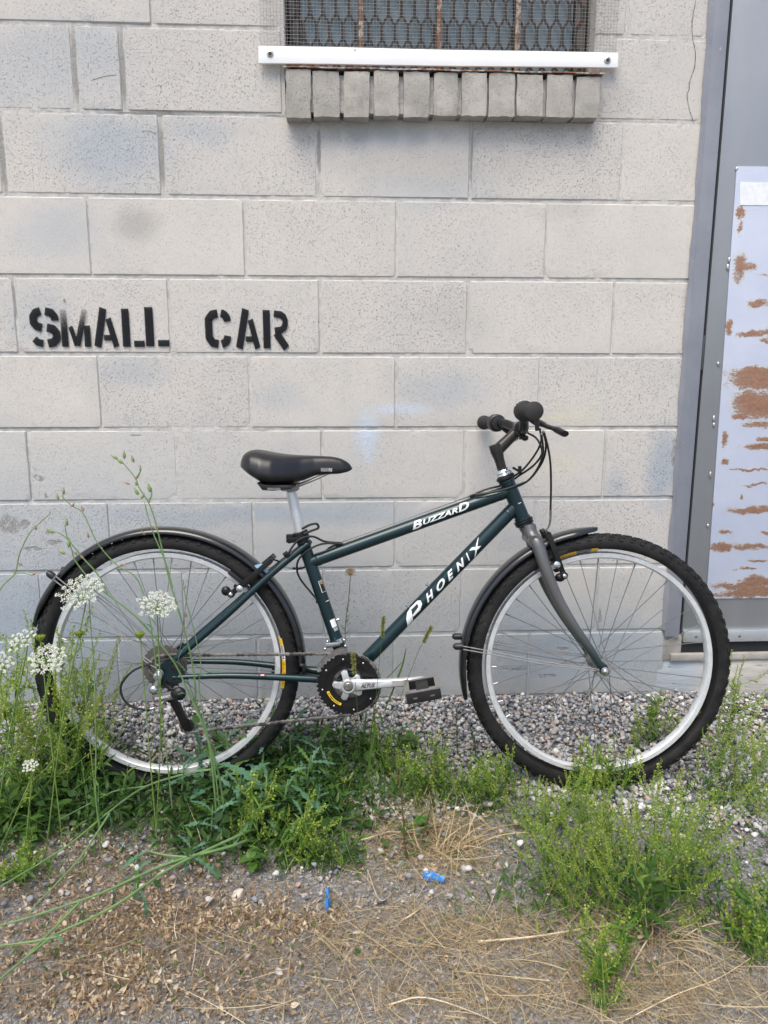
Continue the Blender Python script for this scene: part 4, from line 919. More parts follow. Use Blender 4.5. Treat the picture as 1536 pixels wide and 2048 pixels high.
for e, sg in ((GN, 1), (GF, -1)):
    k1 = e + (Vector((0, sg * .150, .0))); k1.x = e.x + (.006 if sg > 0 else .016)
    k2 = BC + Vector((0, -sg * .050, 0)); pth = cr([BC, k2, k2.lerp(k1, .55) + Vector((.0, 0, .004)), k1, e], 8)
    part(MB().tube(pth, .0112, 14), 'handlebar', M_BLACKM)
    gd = (e - pth[-8]).normalized()
    ga = e - gd * .118
    prof = [(.0001, 0), (.0150, 0), (.0165, .002)] + [(.0150 + .0012 * (i % 2) + .0006 * math.sin(i), .004 + i * .0028) for i in range(38)] + [(.0160, .112), (.0195, .114), (.0200, .118), (.0165, .1205), (.0001, .121)]
    part(MB().lathe(prof, ga, gd, 20), 'grip', M_GRIP)
    # twist shifter drum inboard of the grip
    sh = [(.0001, -.034), (.0190, -.034), (.0225, -.031), (.0235, -.016), (.0235, -.010), (.0215, -.008), (.0215, -.002), (.0185, -.001), (.0001, 0)]
    shf = part(MB().lathe(sh, ga, gd, 26), 'gear_shifter', M_BLACK)
    uu = Vector((0, 0, 1)); uu = (uu - gd * uu.dot(gd)).normalized(); vv = gd.cross(uu)
    if sg > 0:
        for k in range(7):
            a = R(-60 + k * 20); q = ga + gd * -.013 + (uu * math.cos(a) + vv * math.sin(a)) * .0237
            part(MB().box(q, (.0022, .006, .0022)), 'gear_mark', M_WHITE, shf)
    # brake lever clamp + blade
    cl = ga - gd * .046
    t = MB().lathe([(.0001, -.008), (.0160, -.008), (.0165, -.006), (.0165, .006), (.0160, .008), (.0001, .008)], cl, gd, 18)
    fw = Vector((.82, 0, -.57)) if sg > 0 else Vector((.80, 0, -.60))
    t.bar(cl, cl + fw * .042, .020, .013); t.tube([cl + fw * .030, cl + fw * .034 + Vector((0, sg * .020, 0)), cl + fw * .034 + Vector((0, sg * .032, 0))], .0050, 10)
    lever = part(t, 'brake_lever', M_BLACK, bevel=.001)
    b0 = cl + fw * .040; b3 = bp(1130, 868, .235) if sg > 0 else b0 + fw * .030 + gd * .085
    if sg > 0: pth = cr([b0, b0.lerp(b3, .35) + Vector((.002, 0, -.002)), b0.lerp(b3, .7) + Vector((-.002, 0, .002)), b3], 5)
    else: pth = cr([b0, b0 + fw * .022 + gd * .02, b0 + fw * .030 + gd * .055, b3], 5)
    part(MB().tube(pth, [.0065] * 4 + [.0052] * (len(pth) - 9) + [.0068] * 5, 12, flat=1.5), 'blade', M_BLACKM, lever)
# shift thumb paddle by the near grip
q = bp(1074, 845, .20); part(MB().tube(cr([q + Vector((0, 0, .012)), q, q + Vector((.001, 0, -.018))], 4), [.0055] * 5 + [.0048] * 4, 10), 'shift_paddle', M_BLACK)
q = bp(1050, 876, .03); part(MB().ball(q, .009, 1, 1, .8).tube([q, q + Vector((-.012, 0, .006))], .005, 8), 'cable_stop', M_BLACKM)
q = bp(1036, 940, .0); part(MB().bar(q + Vector((-.013, 0, .006)), q + Vector((.004, 0, -.004)), .006, .010).bar(q + Vector((.003, -.004, .010)), q + Vector((.005, -.004, -.010)), .008, .008), 'cable_hanger', M_BLACKM, bevel=.0008)
# ---- cables
def cable(pts, rad=.0026, mat_=None, name='cable', n_=8): return part(MB().tube(cr(pts, n_), rad, 8), name, mat_ or M_CABLE)
cable([bp(1083, 868, .16), bp(1086, 905, .10), bp(1076, 935, .055), bp(1055, 962, .034), bp(1025, 976, .028), bp(985, 984, .022), bp(952, 989, .014)])
cable([bp(1086, 862, .16), bp(1092, 892, .11), bp(1084, 925, .07), bp(1060, 958, .045), bp(1040, 968, .036), bp(1002, 981, .030), bp(960, 989, .018), bp(950, 990, .012)])
cable([bp(1056, 866, .02), bp(1074, 878, .05), bp(1084, 905, .05), bp(1068, 930, .02), bp(1040, 950, -.01), bp(1012, 968, -.018), bp(975, 978, -.010), bp(951, 987, -.002)])
cable([bp(1080, 858, .12), bp(1082, 884, .07), bp(1068, 912, .03), bp(1045, 940, .01), bp(1022, 956, -.012)])
cable([bp(1088, 864, .18), bp(1096, 895, .14), bp(1101, 930, .08), bp(1102, 975, .03), bp(1101, 1020, .012)])
part(MB().tube(cr([bp(1101, 1018, .012), bp(1101, 1036, .010), bp(1098, 1052, .008), bp(1091, 1062, .006)], 5), [.0030] * 8 + [.0023] * 8, 8), 'cable_noodle', M_DULL)
cable([bp(683, 1086, .0), bp(650, 1083, .012), bp(625, 1073, .026), bp(600, 1078, .035), bp(582, 1098, .034), bp(574, 1118, .028)])
cable([bp(686, 1088, .006), bp(650, 1087, .018), bp(622, 1097, .026), bp(598, 1118, .020), bp(594, 1140, .012), bp(602, 1160, .004), bp(622, 1185, 0.), bp(634, 1199, 0)])
cable([bp(684, 1087, -.01), bp(660, 1095, -.022), bp(635, 1118, -.028), bp(605, 1136, -.022), bp(584, 1137, -.012)])
part(MB().tube(cr([bp(584, 1137, -.012), bp(572, 1134, -.008), bp(563, 1133, -.004)], 4), .0024, 8), 'cable_noodle', M_CHROME)
part(MB().tube([bp(636, 1204, 0), bp(655, 1290, .01)], .0009, 5), 'inner_wire', M_SPOKE)
part(MB().tube([tt_a.lerp(tt_b, .15) + Vector((-.006, -.004, R_TT + .004)), tt_a.lerp(tt_b, .84) + Vector((-.006, -.004, R_TT + .004))], .0008, 5), 'inner_wire', M_CHROME)
part(MB().tube([tt_a.lerp(tt_b, .15) + Vector((-.006, .004, R_TT + .004)), tt_a.lerp(tt_b, .84) + Vector((-.006, .004, R_TT + .004))], .0008, 5), 'inner_wire', M_CHROME)
q = bp(636, 1200, 0); part(MB().box(q, (.010, .012, .014)), 'cable_stop', M_BLACKM, bevel=.001)
# loop into rear derailleur
cable([bp(345, 1316, .070), bp(325, 1321, .078), bp(290, 1331, .082), bp(262, 1345, .082), bp(242, 1372, .080), bp(248, 1400, .078), bp(268, 1415, .075), bp(290, 1419, .072)], .0028)
part(MB().tube([bp(289, 1419, .072), bp(300, 1418, .072)], .0048, 10), 'barrel_adjuster', M_BLACK); part(MB().tube([bp(300, 1418, .072), bp(309, 1416, .072)], .0032, 10), 'barrel_adjuster', M_CHROME)

# ---- seat post and saddle
sp_a = st_top - ddir * .05; sp_t = bp(581, 978)
spd = (bp(578, 985) - st_top).normalized()
t = MB().tube([sp_a, st_top, st_top.lerp(sp_t, .80), st_top.lerp(sp_t, .93), sp_t + Vector((0, 0, .004))], [.0132, .0132, .0132, .0122, .0105], 22); part(t, 'seat_post', M_SILVER)
t = MB().lathe([(.0001, -.012), (.0195, -.012), (.0200, -.009), (.0200, .009), (.0195, .012), (.0001, .012)], st_top + ddir * .004, ddir, 24)
bk = st_top + ddir * .004 + Vector((-.026, 0, -.006)); t.box(bk, (.020, .016, .020)).tube([bk + Vector((0, -.014, 0)), bk + Vector((0, .016, 0))], .006, 12)
t.bar(bk + Vector((-.004, -.018, -.004)), bk + Vector((.030, -.024, .004)), .012, .009)
cl_ = part(t, 'seat_clamp', M_BLACKM, bevel=.001)
lv0 = bp(606, 1063, .03); lv1 = bp(634, 1052, .03)
dd = (lv1 - lv0).normalized(); nn = Vector((-dd.z, 0, dd.x))
loop = [lv0 + nn * .007, lv0.lerp(lv1, .6) + nn * .009, lv1 + nn * .006, lv1 + dd * .003, lv1 - nn * .006, lv0.lerp(lv1, .55) - nn * .006, lv0 - nn * .006]
part(MB().tube(cr(loop, 4), .0030, 8), 'quick_release_lever', M_BLACKM, cl_)
# saddle: profile of top edge & lower edge along its length, with half widths
zsad = lambda px, py: bp(460 + px / 5.12, 860 + py / 5.12, .0)
prof_top = [(122, 330), (150, 250), (215, 208), (300, 203), (430, 226), (600, 250), (800, 260), (1000, 268), (1110, 284), (1190, 318), (1240, 362), (1254, 392)]
topc = cr([zsad(*q) for q in prof_top], 5)
xs_ = [q.x for q in topc]; zs_ = [q.z for q in topc]
def top_z(x): return float(np.interp(x, xs_, zs_))
low = [zsad(*q) for q in ((122, 375), (220, 450), (330, 520), (470, 545), (620, 545), (760, 520), (880, 466), (1000, 458), (1120, 452), (1210, 430), (1254, 402))]
lx = [q.x for q in low]; lz = [q.z for q in low]
X0, X1 = topc[0].x, topc[-1].x; LS = X1 - X0
hwp = [(0, .030), (.04, .056), (.10, .074), (.20, .084), (.30, .082), (.42, .064), (.54, .042), (.66, .029), (.80, .023), (.92, .019), (.98, .012), (1, .004)]
t = MB(); NS = 56; NR = 20; ringv = []
for i in range(NS + 1):
    k = i / NS; x = X0 + LS * k; hw = float(np.interp(k, [a for a, _ in hwp], [b_ for _, b_ in hwp])); zt = top_z(x); zl = float(np.interp(x, lx, lz))
    dep = zt - zl
    for j in range(NR + 1):
        a = math.pi * j / NR   # 0..pi over the top from +w to -w
        cx_ = math.cos(a); sn_ = math.sin(a)
        yy = -math.copysign(abs(cx_) ** .62, cx_) * hw; h_ = sn_ ** .55
        crown = 0.0
        edge = zt - .010 * min(1, hw / .05)    # edges sit lower than the ridge
        z = zl + (zt - zl) * (h_ if h_ > 0 else 0)
        t.v.append((x, yy * (1 + .05 * (1 - h_)), z))
for i in range(NS):
    for j in range(NR): a = i * (NR + 1) + j; t.f.append((a, a + 1, a + NR + 2, a + NR + 1))
t.f.append(tuple(range(NR, -1, -1))); t.f.append(tuple(NS * (NR + 1) + j for j in range(NR + 1)))
for i in range(NS): t.f.append((i * (NR + 1), (i + 1) * (NR + 1), (i + 1) * (NR + 1) + NR, i * (NR + 1) + NR))
saddle = empty('saddle', parent=bike)
sad = part(t, 'cover', M_SADDLE, saddle, smooth=60)
md = sad.modifiers.new('s', 'SUBSURF'); md.levels = 1; md.render_levels = 1
# underside shell, rails, badge
t = MB(); q = [zsad(*a) for a in ((310, 515), (370, 592), (470, 598), (650, 582), (700, 545), (620, 540), (400, 535))]
t.prism([(a.x, a.z) for a in q], -.066, .066); part(t, 'base_shell', M_BLACK, saddle, bevel=.004)
q = zsad(487, 577); part(MB().box((q.x, -.067, q.z), (.031, .003, .0055)), 'badge', M_DULL, saddle)
for sg in (1, -1):
    a, b_, c_ = zsad(330, 530), zsad(560, 585), zsad(1080, 452)
    part(MB().tube(cr([Vector((a.x, sg * .022, a.z)), Vector((b_.x - .02, sg * .022, b_.z + .004)), Vector((b_.x + .03, sg * .022, b_.z + .004)), Vector((c_.x, sg * .012, c_.z + .01))], 5), .0035, 8), 'rail', M_DULL, saddle)
q = sp_t; part(MB().box((q.x, 0, q.z + .006), (.040, .050, .018)).tube([(q.x, -.024, q.z + .004), (q.x, .024, q.z + .004)], .011, 14), 'rail_clamp', M_DULL, saddle, bevel=.002)
g = multi_text([('RI', .0185, .0265, 0, .0085)], 0, .02); 
wv = []
for r_ in range(3):
    for k in range(8): wv.append([(k * .0022, .0005 + r_ * .0022 + (.0007 if k % 2 else 0)), (k * .0022 + .0022, .0005 + r_ * .0022 + (0 if k % 2 else .0007)), (k * .0022 + .0022, .0014 + r_ * .0022 + (0 if k % 2 else .0007)), (k * .0022, .0014 + r_ * .0022 + (.0007 if k % 2 else 0))])
for k in range(6): wv.append([(k * .003, .0075), (k * .003 + .0017, .0075), (k * .003 + .0017, .0086), (k * .003, .0086)])
g2 = polys_bm(wv); me = bpy.data.meshes.new('x'); g2.to_mesh(me); g2.free(); g.from_mesh(me)
lg = zsad(940, 418)
me = bpy.data.meshes.new('logo'); 
for v in g.verts:
    x, z = lg.x + v.co.x, lg.z + v.co.y; k = (x - X0) / LS; hw = float(np.interp(k, [a for a, _ in hwp], [b_ for _, b_ in hwp])); zt = top_z(x); zl = float(np.interp(x, lx, lz))
    h_ = min(.98, max(.02, (z - zl) / (zt - zl))); sn_ = h_ ** (1 / .55); cx_ = math.sqrt(max(0, 1 - sn_ * sn_)); v.co = Vector((x, -(cx_ ** .62) * hw * (1 + .05 * (1 - h_)) - .0012, z))
g.to_mesh(me); g.free(); me.materials.append(simple('logo_grey', (.5, .5, .5), .5)); link('logo', me, saddle)

# ---- wheels
def tyre_mesh():
    t = MB(); rc = RR + .0235; prof = []
    for i in range(25):
        a = R(-125 + 250 * i / 24); hh = math.sin(a); rr = math.cos(a); prof.append((rc + .0215 * rr + (.001 if rr > 0 else 0), -.0245 * hh))
    t.lathe(prof, (0, 0, 0), Y, 120, closed=True); return t.mesh('tyre', M_TYRE)
def tread_mesh():
    t = MB(); rc = RR + .0235
    def lug(th, a, lt, lw, lh):
        """th round wheel, a round section"""
        er = Vector((math.cos(th), 0, math.sin(th))); et = Vector((-math.sin(th), 0, math.cos(th))); ew = Vector((0, -1, 0))
        nr = er * math.cos(a) + ew * math.sin(a); nw = ew * math.cos(a) - er * math.sin(a)
        c = er * rc + er * (.0215 * math.cos(a)) + ew * (.0245 * math.sin(a)) + nr * (lh / 2 - .001)
        t.box(c, (lt, lh, lw), Matrix((et, nr, nw)).transposed())
    n_ = 76
    for i in range(n_):
        th = 2 * math.pi * i / n_; s = math.pi / n_
        for sg in (1, -1):
            lug(th + (s if sg > 0 else 0), sg * R(54), .009, .009 if i % 2 else .006, .0040); lug(th + s * .6, sg * R(34), .009, .007, .0040)
            lug(th + (0 if sg > 0 else s), sg * R(12), .012, .006, .0038)
    return t.mesh('tread', M_TYRE, smooth=0)
def rim_mesh():
    r0 = RR; prof = [(r0, .0125), (r0 - .001, .0135), (r0 - .0110, .0125), (r0 - .0130, .0105), (r0 - .0150, .004), (r0 - .0150, -.004), (r0 - .0130, -.0105), (r0 - .0110, -.0125), (r0 - .001, -.0135), (r0, -.0125), (r0 - .004, -.0105), (r0 - .007, 0), (r0 - .004, .0105)]
    return MB().lathe(prof, (0, 0, 0), Y, 128, closed=True).mesh('rim', M_RIM, smooth=35)
TY, TR, RM = tyre_mesh(), tread_mesh(), rim_mesh()
def spoke_mesh(fr, fw_, lead, sg):
    """spoke reaching the rim at angle 0"""
    ha = lead * R(58); a = Vector((fr * math.cos(ha), -sg * fw_, fr * math.sin(ha))); b_ = Vector((RR - .020, -sg * .002, 0)); b_.x += .004; n0 = b_ + (a - b_).normalized() * .012
    return MB().tube([a, n0], .00105, 6).tube([b_ , n0], [.0019, .0017], 7).mesh('spoke', M_SPOKE)
def make_wheel(center, fr, fwd, hubprof, phase):
    wh = empty('wheel', parent=bike); wh.location = center
    ty = link('tyre', TY, wh); tr = link('tread', TR, wh); tr['kind'] = 'stuff'; link('rim', RM, wh)
    part(MB().lathe(hubprof, (0, 0, 0), Y, 28), 'hub', M_DULL, wh)
    for sg in (1, -1):
        for lead in (1, -1):
            me = spoke_mesh(fr, fwd[0 if sg > 0 else 1], lead, sg)
            for k in range(9):
                o = link('spoke', me, wh); o.rotation_euler = (0, -(2 * math.pi * (k / 9 + (.0 if lead > 0 else .5 / 9) + (0 if sg > 0 else .25 / 9)) + phase), 0)
    return wh
rear = make_wheel(L(0, 0), .022, (.020, .034), [(.0001, -.062), (.006, -.062), (.006, -.036), (.0245, -.035), (.0245, -.032), (.013, -.029), (.011, 0), (.015, .014), (.0235, .019), (.0235, .022), (.012, .024), (.006, .062), (.0001, .062)], .1)
fhub = Vector((WB, 0, RT))
front = make_wheel(fhub, .019, (.034, .034), [(.0001, -.056), (.0055, -.056), (.0065, -.048), (.0085, -.046), (.0085, -.040), (.0215, -.036), (.0215, -.033), (.012, -.029), (.0095, 0), (.012, .029), (.0215, .033), (.0215, .036), (.0085, .040), (.0065, .05), (.0001, .056)], .03)
# axle ends
def axle_end(c, name, prnt, ww):
    t = MB().lathe([(.0001, 0), (.0055, 0), (.0055, .004), (.0105, .0045), (.0108, .0085), (.0085, .010), (.0001, .010)], c + Vector((0, -ww, 0)), (0, -1, 0), 20)
    o = part(t, name, M_DULL, prnt)
    part(MB().lathe([(.0001, .0101), (.0050, .0101), (.0062, .0112), (.0048, .0125), (.0001, .0128)], c + Vector((0, -ww, 0)), (0, -1, 0), 16), 'axle_cap', M_CHROME, o)
axle_end(fhub, 'axle_nut', None, .056); axle_end(fhub, 'axle_nut', None, -.062); axle_end(L(0, 0), 'axle_nut', None, .066)
t = MB().lathe([(.0001, -.001), (.0195, -.001), (.0195, .003), (.0001, .003)], fhub + Vector((0, -.047, 0)), (0, -1, 0), 20); part(t, 'dust_cover', M_CHROME)
# tyre print
def side_polys(bm, wheel, ang0, ang1, r0, r1, name, mat_, flip=False, off=.0007):
    """x 0..1 along arc, y 0..1 from r0 to r1, lying on the drive-side wall of the tyre"""
    rc = RR + .0235
    for v in bm.verts:
        th = ang0 + (ang1 - ang0) * v.co.x; rr = r0 + (r1 - r0) * v.co.y
        ca = max(-1, min(1, (rr - rc) / .0215)); yy = -(.0245 * math.sqrt(max(0, 1 - ca * ca)) + off)
        v.co = Vector((rr * math.cos(th), yy, rr * math.sin(th)))
    me = bpy.data.meshes.new(name); bm.to_mesh(me); bm.free(); me.materials.append(mat_); return link(name, me, wheel)
def grid01(nx, ny, x0=0, x1=1, y0=0, y1=1):
    bm = bmesh.new(); g = [[bm.verts.new((x0 + (x1 - x0) * i / nx, y0 + (y1 - y0) * j / ny, 0)) for j in range(ny + 1)] for i in range(nx + 1)]
    for i in range(nx):
        for j in range(ny): bm.faces.new((g[i][j], g[i + 1][j], g[i + 1][j + 1], g[i][j + 1]))
    return bm
r0_, r1_ = RR + .0045, RR + .0145
def band(wheel, a0, a1, kenda=True):
    a0, a1 = R(a0), R(a1)
    side_polys(grid01(16, 3), wheel, a0, a1, r0_, r1_, 'tyre_label', M_YEL)
    if kenda:
        side_polys(grid01(8, 3, .14, .44, .0, 1), wheel, a0, a1, r0_, r1_, 'tyre_label', M_WHITE, off=.0010)
        side_polys(fit(text_geo('KENDA', 0, .03), .15, .43, .18, .82, 3), wheel, a0, a1, r0_, r1_, 'lettering', M_INK, off=.0013)
        side_polys(fit(text_geo('K-CROSS', 0, .0), .50, .92, .25, .75, 3), wheel, a0, a1, r0_, r1_, 'lettering', M_RED, off=.0013)
    else:
        side_polys(grid01(8, 3, .50, .84, .0, 1), wheel, a0, a1, r0_, r1_, 'tyre_label', M_DULL, off=.0010)
        side_polys(fit(text_geo('CROSS', 0, .0), .06, .46, .25, .75, 3), wheel, a0, a1, r0_, r1_, 'lettering', M_RED, off=.0013)
band(rear, 14, -11); band(front, 114, 93, False)
# ---- fork
fk0 = ht_bot + hd * -.012; 
for sg in (1, -1):
    pts = [bp(1056, 1058, 0) + Vector((0, -sg * .012, 0)), bp(1068, 1085, .0) + Vector((0, -sg * .038, 0))]
    f2 = [bp(1092, 1140, .05), bp(1115, 1196, .053), bp(1148, 1253, .055), bp(1182, 1302, .056)]
    f2 = [Vector((q.x, -sg * abs(q.y), q.z)) for q in f2]; e = fhub + Vector((-.012, -sg * .052, .014))
    pth = cr([pts[0] + Vector((0, 0, .01)), pts[0].lerp(pts[1], .3), pts[1] + Vector((.002, 0, 0))] + f2 + [e], 6)
    nP = len(pth); rad_ = [.0165 - max(0, (i - 10) / (nP - 10)) ** 1.1 * .0078 for i in range(nP)]
    leg = part(MB().tube(pth, rad_, 20), 'fork_blade', M_FORK, smooth=50)
    t = MB().prism([(fhub.x + a, fhub.z + b_) for a, b_ in ((-.024, .022), (-.010, .026), (.008, .012), (.011, 0), (.006, -.010), (-.006, -.011), (-.014, -.002))], -sg * .0525 - .0028, -sg * .0525 + .0028); part(t, 'dropout', M_FORK, leg, bevel=.001)
t = MB().tube([ht_bot - hd * .010, ht_bot - hd * .018, bp(1057, 1062)], [.0165, .0175, .017], 20).tube([bp(1062, 1078) + Vector((0, .045, 0)), bp(1062, 1076) + Vector((0, 0, .004)), bp(1062, 1078) + Vector((0, -.045, 0))], .0150, 18); part(t, 'fork_crown', M_FORK)
# ---- mudguards
def guard(c, rad0, a0, a1, name, wd=.029, taper0=0, taper1=0, dx=0, dz=0, seg=60):
    """arched strip round a wheel; a0..a1 degrees, section a shallow channel"""
    t = MB(); sec = [(-1, -.0095), (-.93, -.0035), (-.72, .0015), (-.35, .0035), (0, .0040), (.35, .0035), (.72, .0015), (.93, -.0035), (1, -.0095)]
    sec2 = [(s * .96, h - .0022) for s, h in reversed(sec)]; full = sec + sec2; m_ = len(full); n_ = seg
    for i in range(n_ + 1):
        k = i / n_; a = R(a0 + (a1 - a0) * k); L_ = rad0 * abs(R(a1 - a0)); s = 1.0
        if taper0: s = min(s, .10 + .90 * min(1, k * L_ / taper0) ** .7)
        if taper1: s = min(s, .10 + .90 * min(1, (1 - k) * L_ / taper1) ** .7)
        rr = rad0
        for (w_, h_) in full: t.v.append((c.x + dx + (rr + h_ * (s * .5 + .5)) * math.cos(a), -w_ * wd * s, c.z + dz + (rr + h_ * (s * .5 + .5)) * math.sin(a)))
    for i in range(n_):
        for k in range(m_): k2 = (k + 1) % m_; t.f.append((i * m_ + k, i * m_ + k2, (i + 1) * m_ + k2, (i + 1) * m_ + k))
    t.f.append(tuple(reversed(range(m_)))); t.f.append(tuple(n_ * m_ + k for k in range(m_)))
    return part(t, name, M_GUARD, smooth=50)
g_r = guard(L(0, 0), .3465, 164, 0, 'mudguard', taper0=.07, taper1=.01, seg=90)
g_f = guard(fhub, .348, 92, 196, 'mudguard', taper0=.06, taper1=.06, dx=-.002, dz=.0, seg=70)
q = bp(524, 1135, .012); part(MB().prism([(q.x - .016, q.z + .008), (q.x + .002, q.z + .014), (q.x + .020, q.z - .006), (q.x + .016, q.z - .014), (q.x + .006, q.z - .002), (q.x - .004, q.z - .004)], -.031, -.029), 'sticker', M_BLUEST, g_r)
M_STAY = simple('stay_steel', (.34, .34, .34), .45, .55)
def stay_wire(path, name='stay_wire', prnt=None): return part(MB().tube(cr(path, 6), .0014, 7), name, M_STAY, prnt)
for w1, dzz in ((.036, 0), (-.036, 0)):
    tip = bp(98, 1147, .036) if w1 > 0 else bp(127, 1139, -.036)
    for o_ in (-.0045, .0045):
        q2 = Vector((tip.x + o_ * .6, -w1, tip.z + o_)); stay_wire([L(-.002, .010, w1 * 1.75) + Vector((0, 0, o_)), L(-.045, .034, w1 * 1.5) + Vector((0, 0, o_)), Vector((tip.x * .5, -w1 * 1.2, (tip.z + RT) / 2 + .008)) + Vector((0, 0, o_)), q2], prnt=g_r)
    d = (tip - L(0, 0)).normalized(); part(MB().tube([tip - d * .014, tip, tip + d * .006], [.0088, .0088, .004], 12), 'stay_cap', M_BLACK, g_r)
for w1 in (.036, -.036):
    tip = bp(911, 1293, .036) if w1 > 0 else bp(909, 1273, -.036)
    for o_ in (-.0042, .0042):
        q2 = Vector((tip.x, -w1, tip.z + o_)); st_ = fhub + Vector((-.020, -w1 * 1.6, .002 + o_ * .6))
        stay_wire([st_, st_.lerp(q2, .35) + Vector((0, 0, -.004)), st_.lerp(q2, .75) + Vector((0, 0, -.001)), q2], prnt=g_f)
    part(MB().tube([tip + Vector((.018, 0, 0)), tip, tip + Vector((-.006, 0, .001))], [.0085, .0088, .004], 12), 'stay_cap', M_BLACK, g_f)
    q = fhub + Vector((-.018, -w1 * 1.62, .002)); part(MB().lathe([(.0001, 0), (.005, 0), (.005, .003), (.0001, .004)], q, (0, -1 if w1 > 0 else 1, 0), 10), 'bolt', M_DULL, g_f)
q = bp(947, 1300, .033); part(MB().box((q.x, -.034, q.z), (.014, .006, .018)), 'stay_bracket', M_BLACK, g_f, bevel=.001)
# ---- V-brakes
def vbrake(piv, topp, padp, name, screw_at):
    bk_ = empty(name, parent=bike)
    for sg in (1, -1):
        P0 = Vector((piv.x, -sg * .042, piv.z)); P1 = Vector((topp.x, -sg * .040, topp.z)); d = (P1 - P0).normalized()
        t = MB().bar(P0 - d * .006, P1, .013, .009, (0, 1, 0)).lathe([(.0001, -.009), (.009, -.009), (.0095, .006), (.0001, .008)], P0, (0, -sg, 0), 14); part(t, 'brake_arm', M_BLACKM, bk_, bevel=.0015)
        part(MB().ball(P0 + Vector((0, -sg * .010, 0)), .0055, 1, .6, 1), 'bolt', M_CHROME, bk_)
        S = Vector((screw_at.x, -sg * .050, screw_at.z)); part(MB().lathe([(.0001, -.010), (.0085, -.010), (.0085, .001), (.0045, .003), (.0001, .0035)], S, (0, -sg, 0), 14), 'bolt', M_CHROME, bk_)
        c_ = Vector((padp.x, -sg * .022, padp.z)); v_ = (Vector((padp.x, 0, padp.z)) - (fhub if padp.x > .6 else L(0, 0))); tg = Vector((-v_.z, 0, v_.x)).normalized(); part(MB().bar(c_ - tg * .026, c_ + tg * .030, .011, .010, (0, 1, 0)), 'brake_pad', M_BLACK, bk_, bevel=.002)
    A = Vector((topp.x, .040, topp.z)); B_ = Vector((topp.x, -.040, topp.z)); part(MB().tube([A, B_], .0012, 6), 'inner_wire', M_SPOKE, bk_); part(MB().tube([A * .8 + B_ * .2, B_ * .6 + A * .4], .0045, 10), 'cable_boot', M_BLACK, bk_)
    part(MB().tube([B_ + Vector((0, -.004, 0)), B_ + Vector((0, .006, 0))], .0062, 10), 'cable_clamp', M_BLACKM, bk_)
    return bk_
vbrake(bp(1127, 1150, .04), bp(1097, 1068, .04), bp(1116, 1110, .03), 'front_brake', bp(1113, 1129, .045))
part(MB().ball(bp(1120, 1155, .04), .011, 1.2, .8, 1), 'brake_boss', M_BLACKM)
vbrake(bp(463, 1187, .04), bp(541, 1122, .04), bp(476, 1160, .03), 'rear_brake', bp(480, 1177, .045))
part(MB().ball(bp(452, 1182, .04), .011, 1.1, .8, 1.1), 'brake_boss', M_BLACKM)
part(MB().tube(cr([bp(541, 1118, .036), bp(556, 1122, .02), bp(566, 1130, .0)], 4), .0022, 7), 'cable_noodle', M_BLACKM)
q = bp(571, 1111, .024); part(MB().tube([q + Vector((-.004, 0, 0)), q + Vector((.006, 0, .007))], .006, 10), 'cable_stop', M_BLACKM)

# ---- drivetrain
crank = empty('crankset', parent=bike)
def ring_mesh(rad, teeth, y0, inner, name, mat_, thick=.0028, arms=0):
    t = MB(); n_ = teeth * 4; out = []
    for i in range(n_):
        ph = i % 4; r = rad + (.0036 if ph == 1 else .0030 if ph == 2 else -.0006); out.append((r * math.cos(2 * math.pi * i / n_), r * math.sin(2 * math.pi * i / n_)))
    inn = [(inner * (1 + .03 * math.sin(5 * 2 * math.pi * i / n_)) * math.cos(2 * math.pi * i / n_), inner * (1 + .03 * math.sin(5 * 2 * math.pi * i / n_)) * math.sin(2 * math.pi * i / n_)) for i in range(n_)]
    for (y) in (y0, y0 + thick):
        t.v += [(BB.x + a, y, BB.z + b_) for a, b_ in out] + [(BB.x + a, y, BB.z + b_) for a, b_ in inn]
    A, B_, C_, D_ = 0, n_, 2 * n_, 3 * n_
    for i in range(n_):
        j = (i + 1) % n_; t.f += [(A + i, B_ + i, B_ + j, A + j), (C_ + i, C_ + j, D_ + j, D_ + i), (A + i, A + j, C_ + j, C_ + i), (B_ + i, D_ + i, D_ + j, B_ + j)]
    return part(t, name, mat_, crank, smooth=35)
ring_mesh(.0755, 42, -.0555, .058, 'chainring', M_BLACKM); ring_mesh(.061, 34, -.0475, .047, 'chainring', M_BLACKM); ring_mesh(.043, 24, -.040, .030, 'chainring', M_DULL)
t = MB()
t.lathe([(.040, -.0520), (.066, -.0545), (.066, -.0500), (.040, -.046)], BB, Y, 50, closed=True); part(t, 'chainring_web', M_BLACKM, crank)
for k in range(8):
    a = 2 * math.pi * k / 8 + .2; q = BB + Vector((.0655 * math.cos(a), -.0560, .0655 * math.sin(a))); part(MB().ball(q, .0022, 1, .5, 1, 6, 4), 'rivet', M_SILVER, crank)
pc = BB + Vector((0, -.0580, 0))
g = grid01(12, 2)
for v in g.verts:
    a = R(198 + 52 * v.co.x); r = .050 + .0065 * v.co.y; v.co = Vector((BB.x + r * math.cos(a), -.0575, BB.z + r * math.sin(a)))
me = bpy.data.meshes.new('chainring_label'); g.to_mesh(me); g.free(); me.materials.append(M_YEL); link('chainring_label', me, crank)
g = fit(text_geo('SHIMANO', 0, .02), .08, .92, .25, .75, 2)
for v in g.verts:
    a = R(198 + 52 * v.co.x); r = .050 + .0065 * v.co.y; v.co = Vector((BB.x + r * math.cos(a), -.0580, BB.z + r * math.sin(a)))
me = bpy.data.meshes.new('lettering'); g.to_mesh(me); g.free(); me.materials.append(M_INK); link('lettering', me, crank)
t = MB()
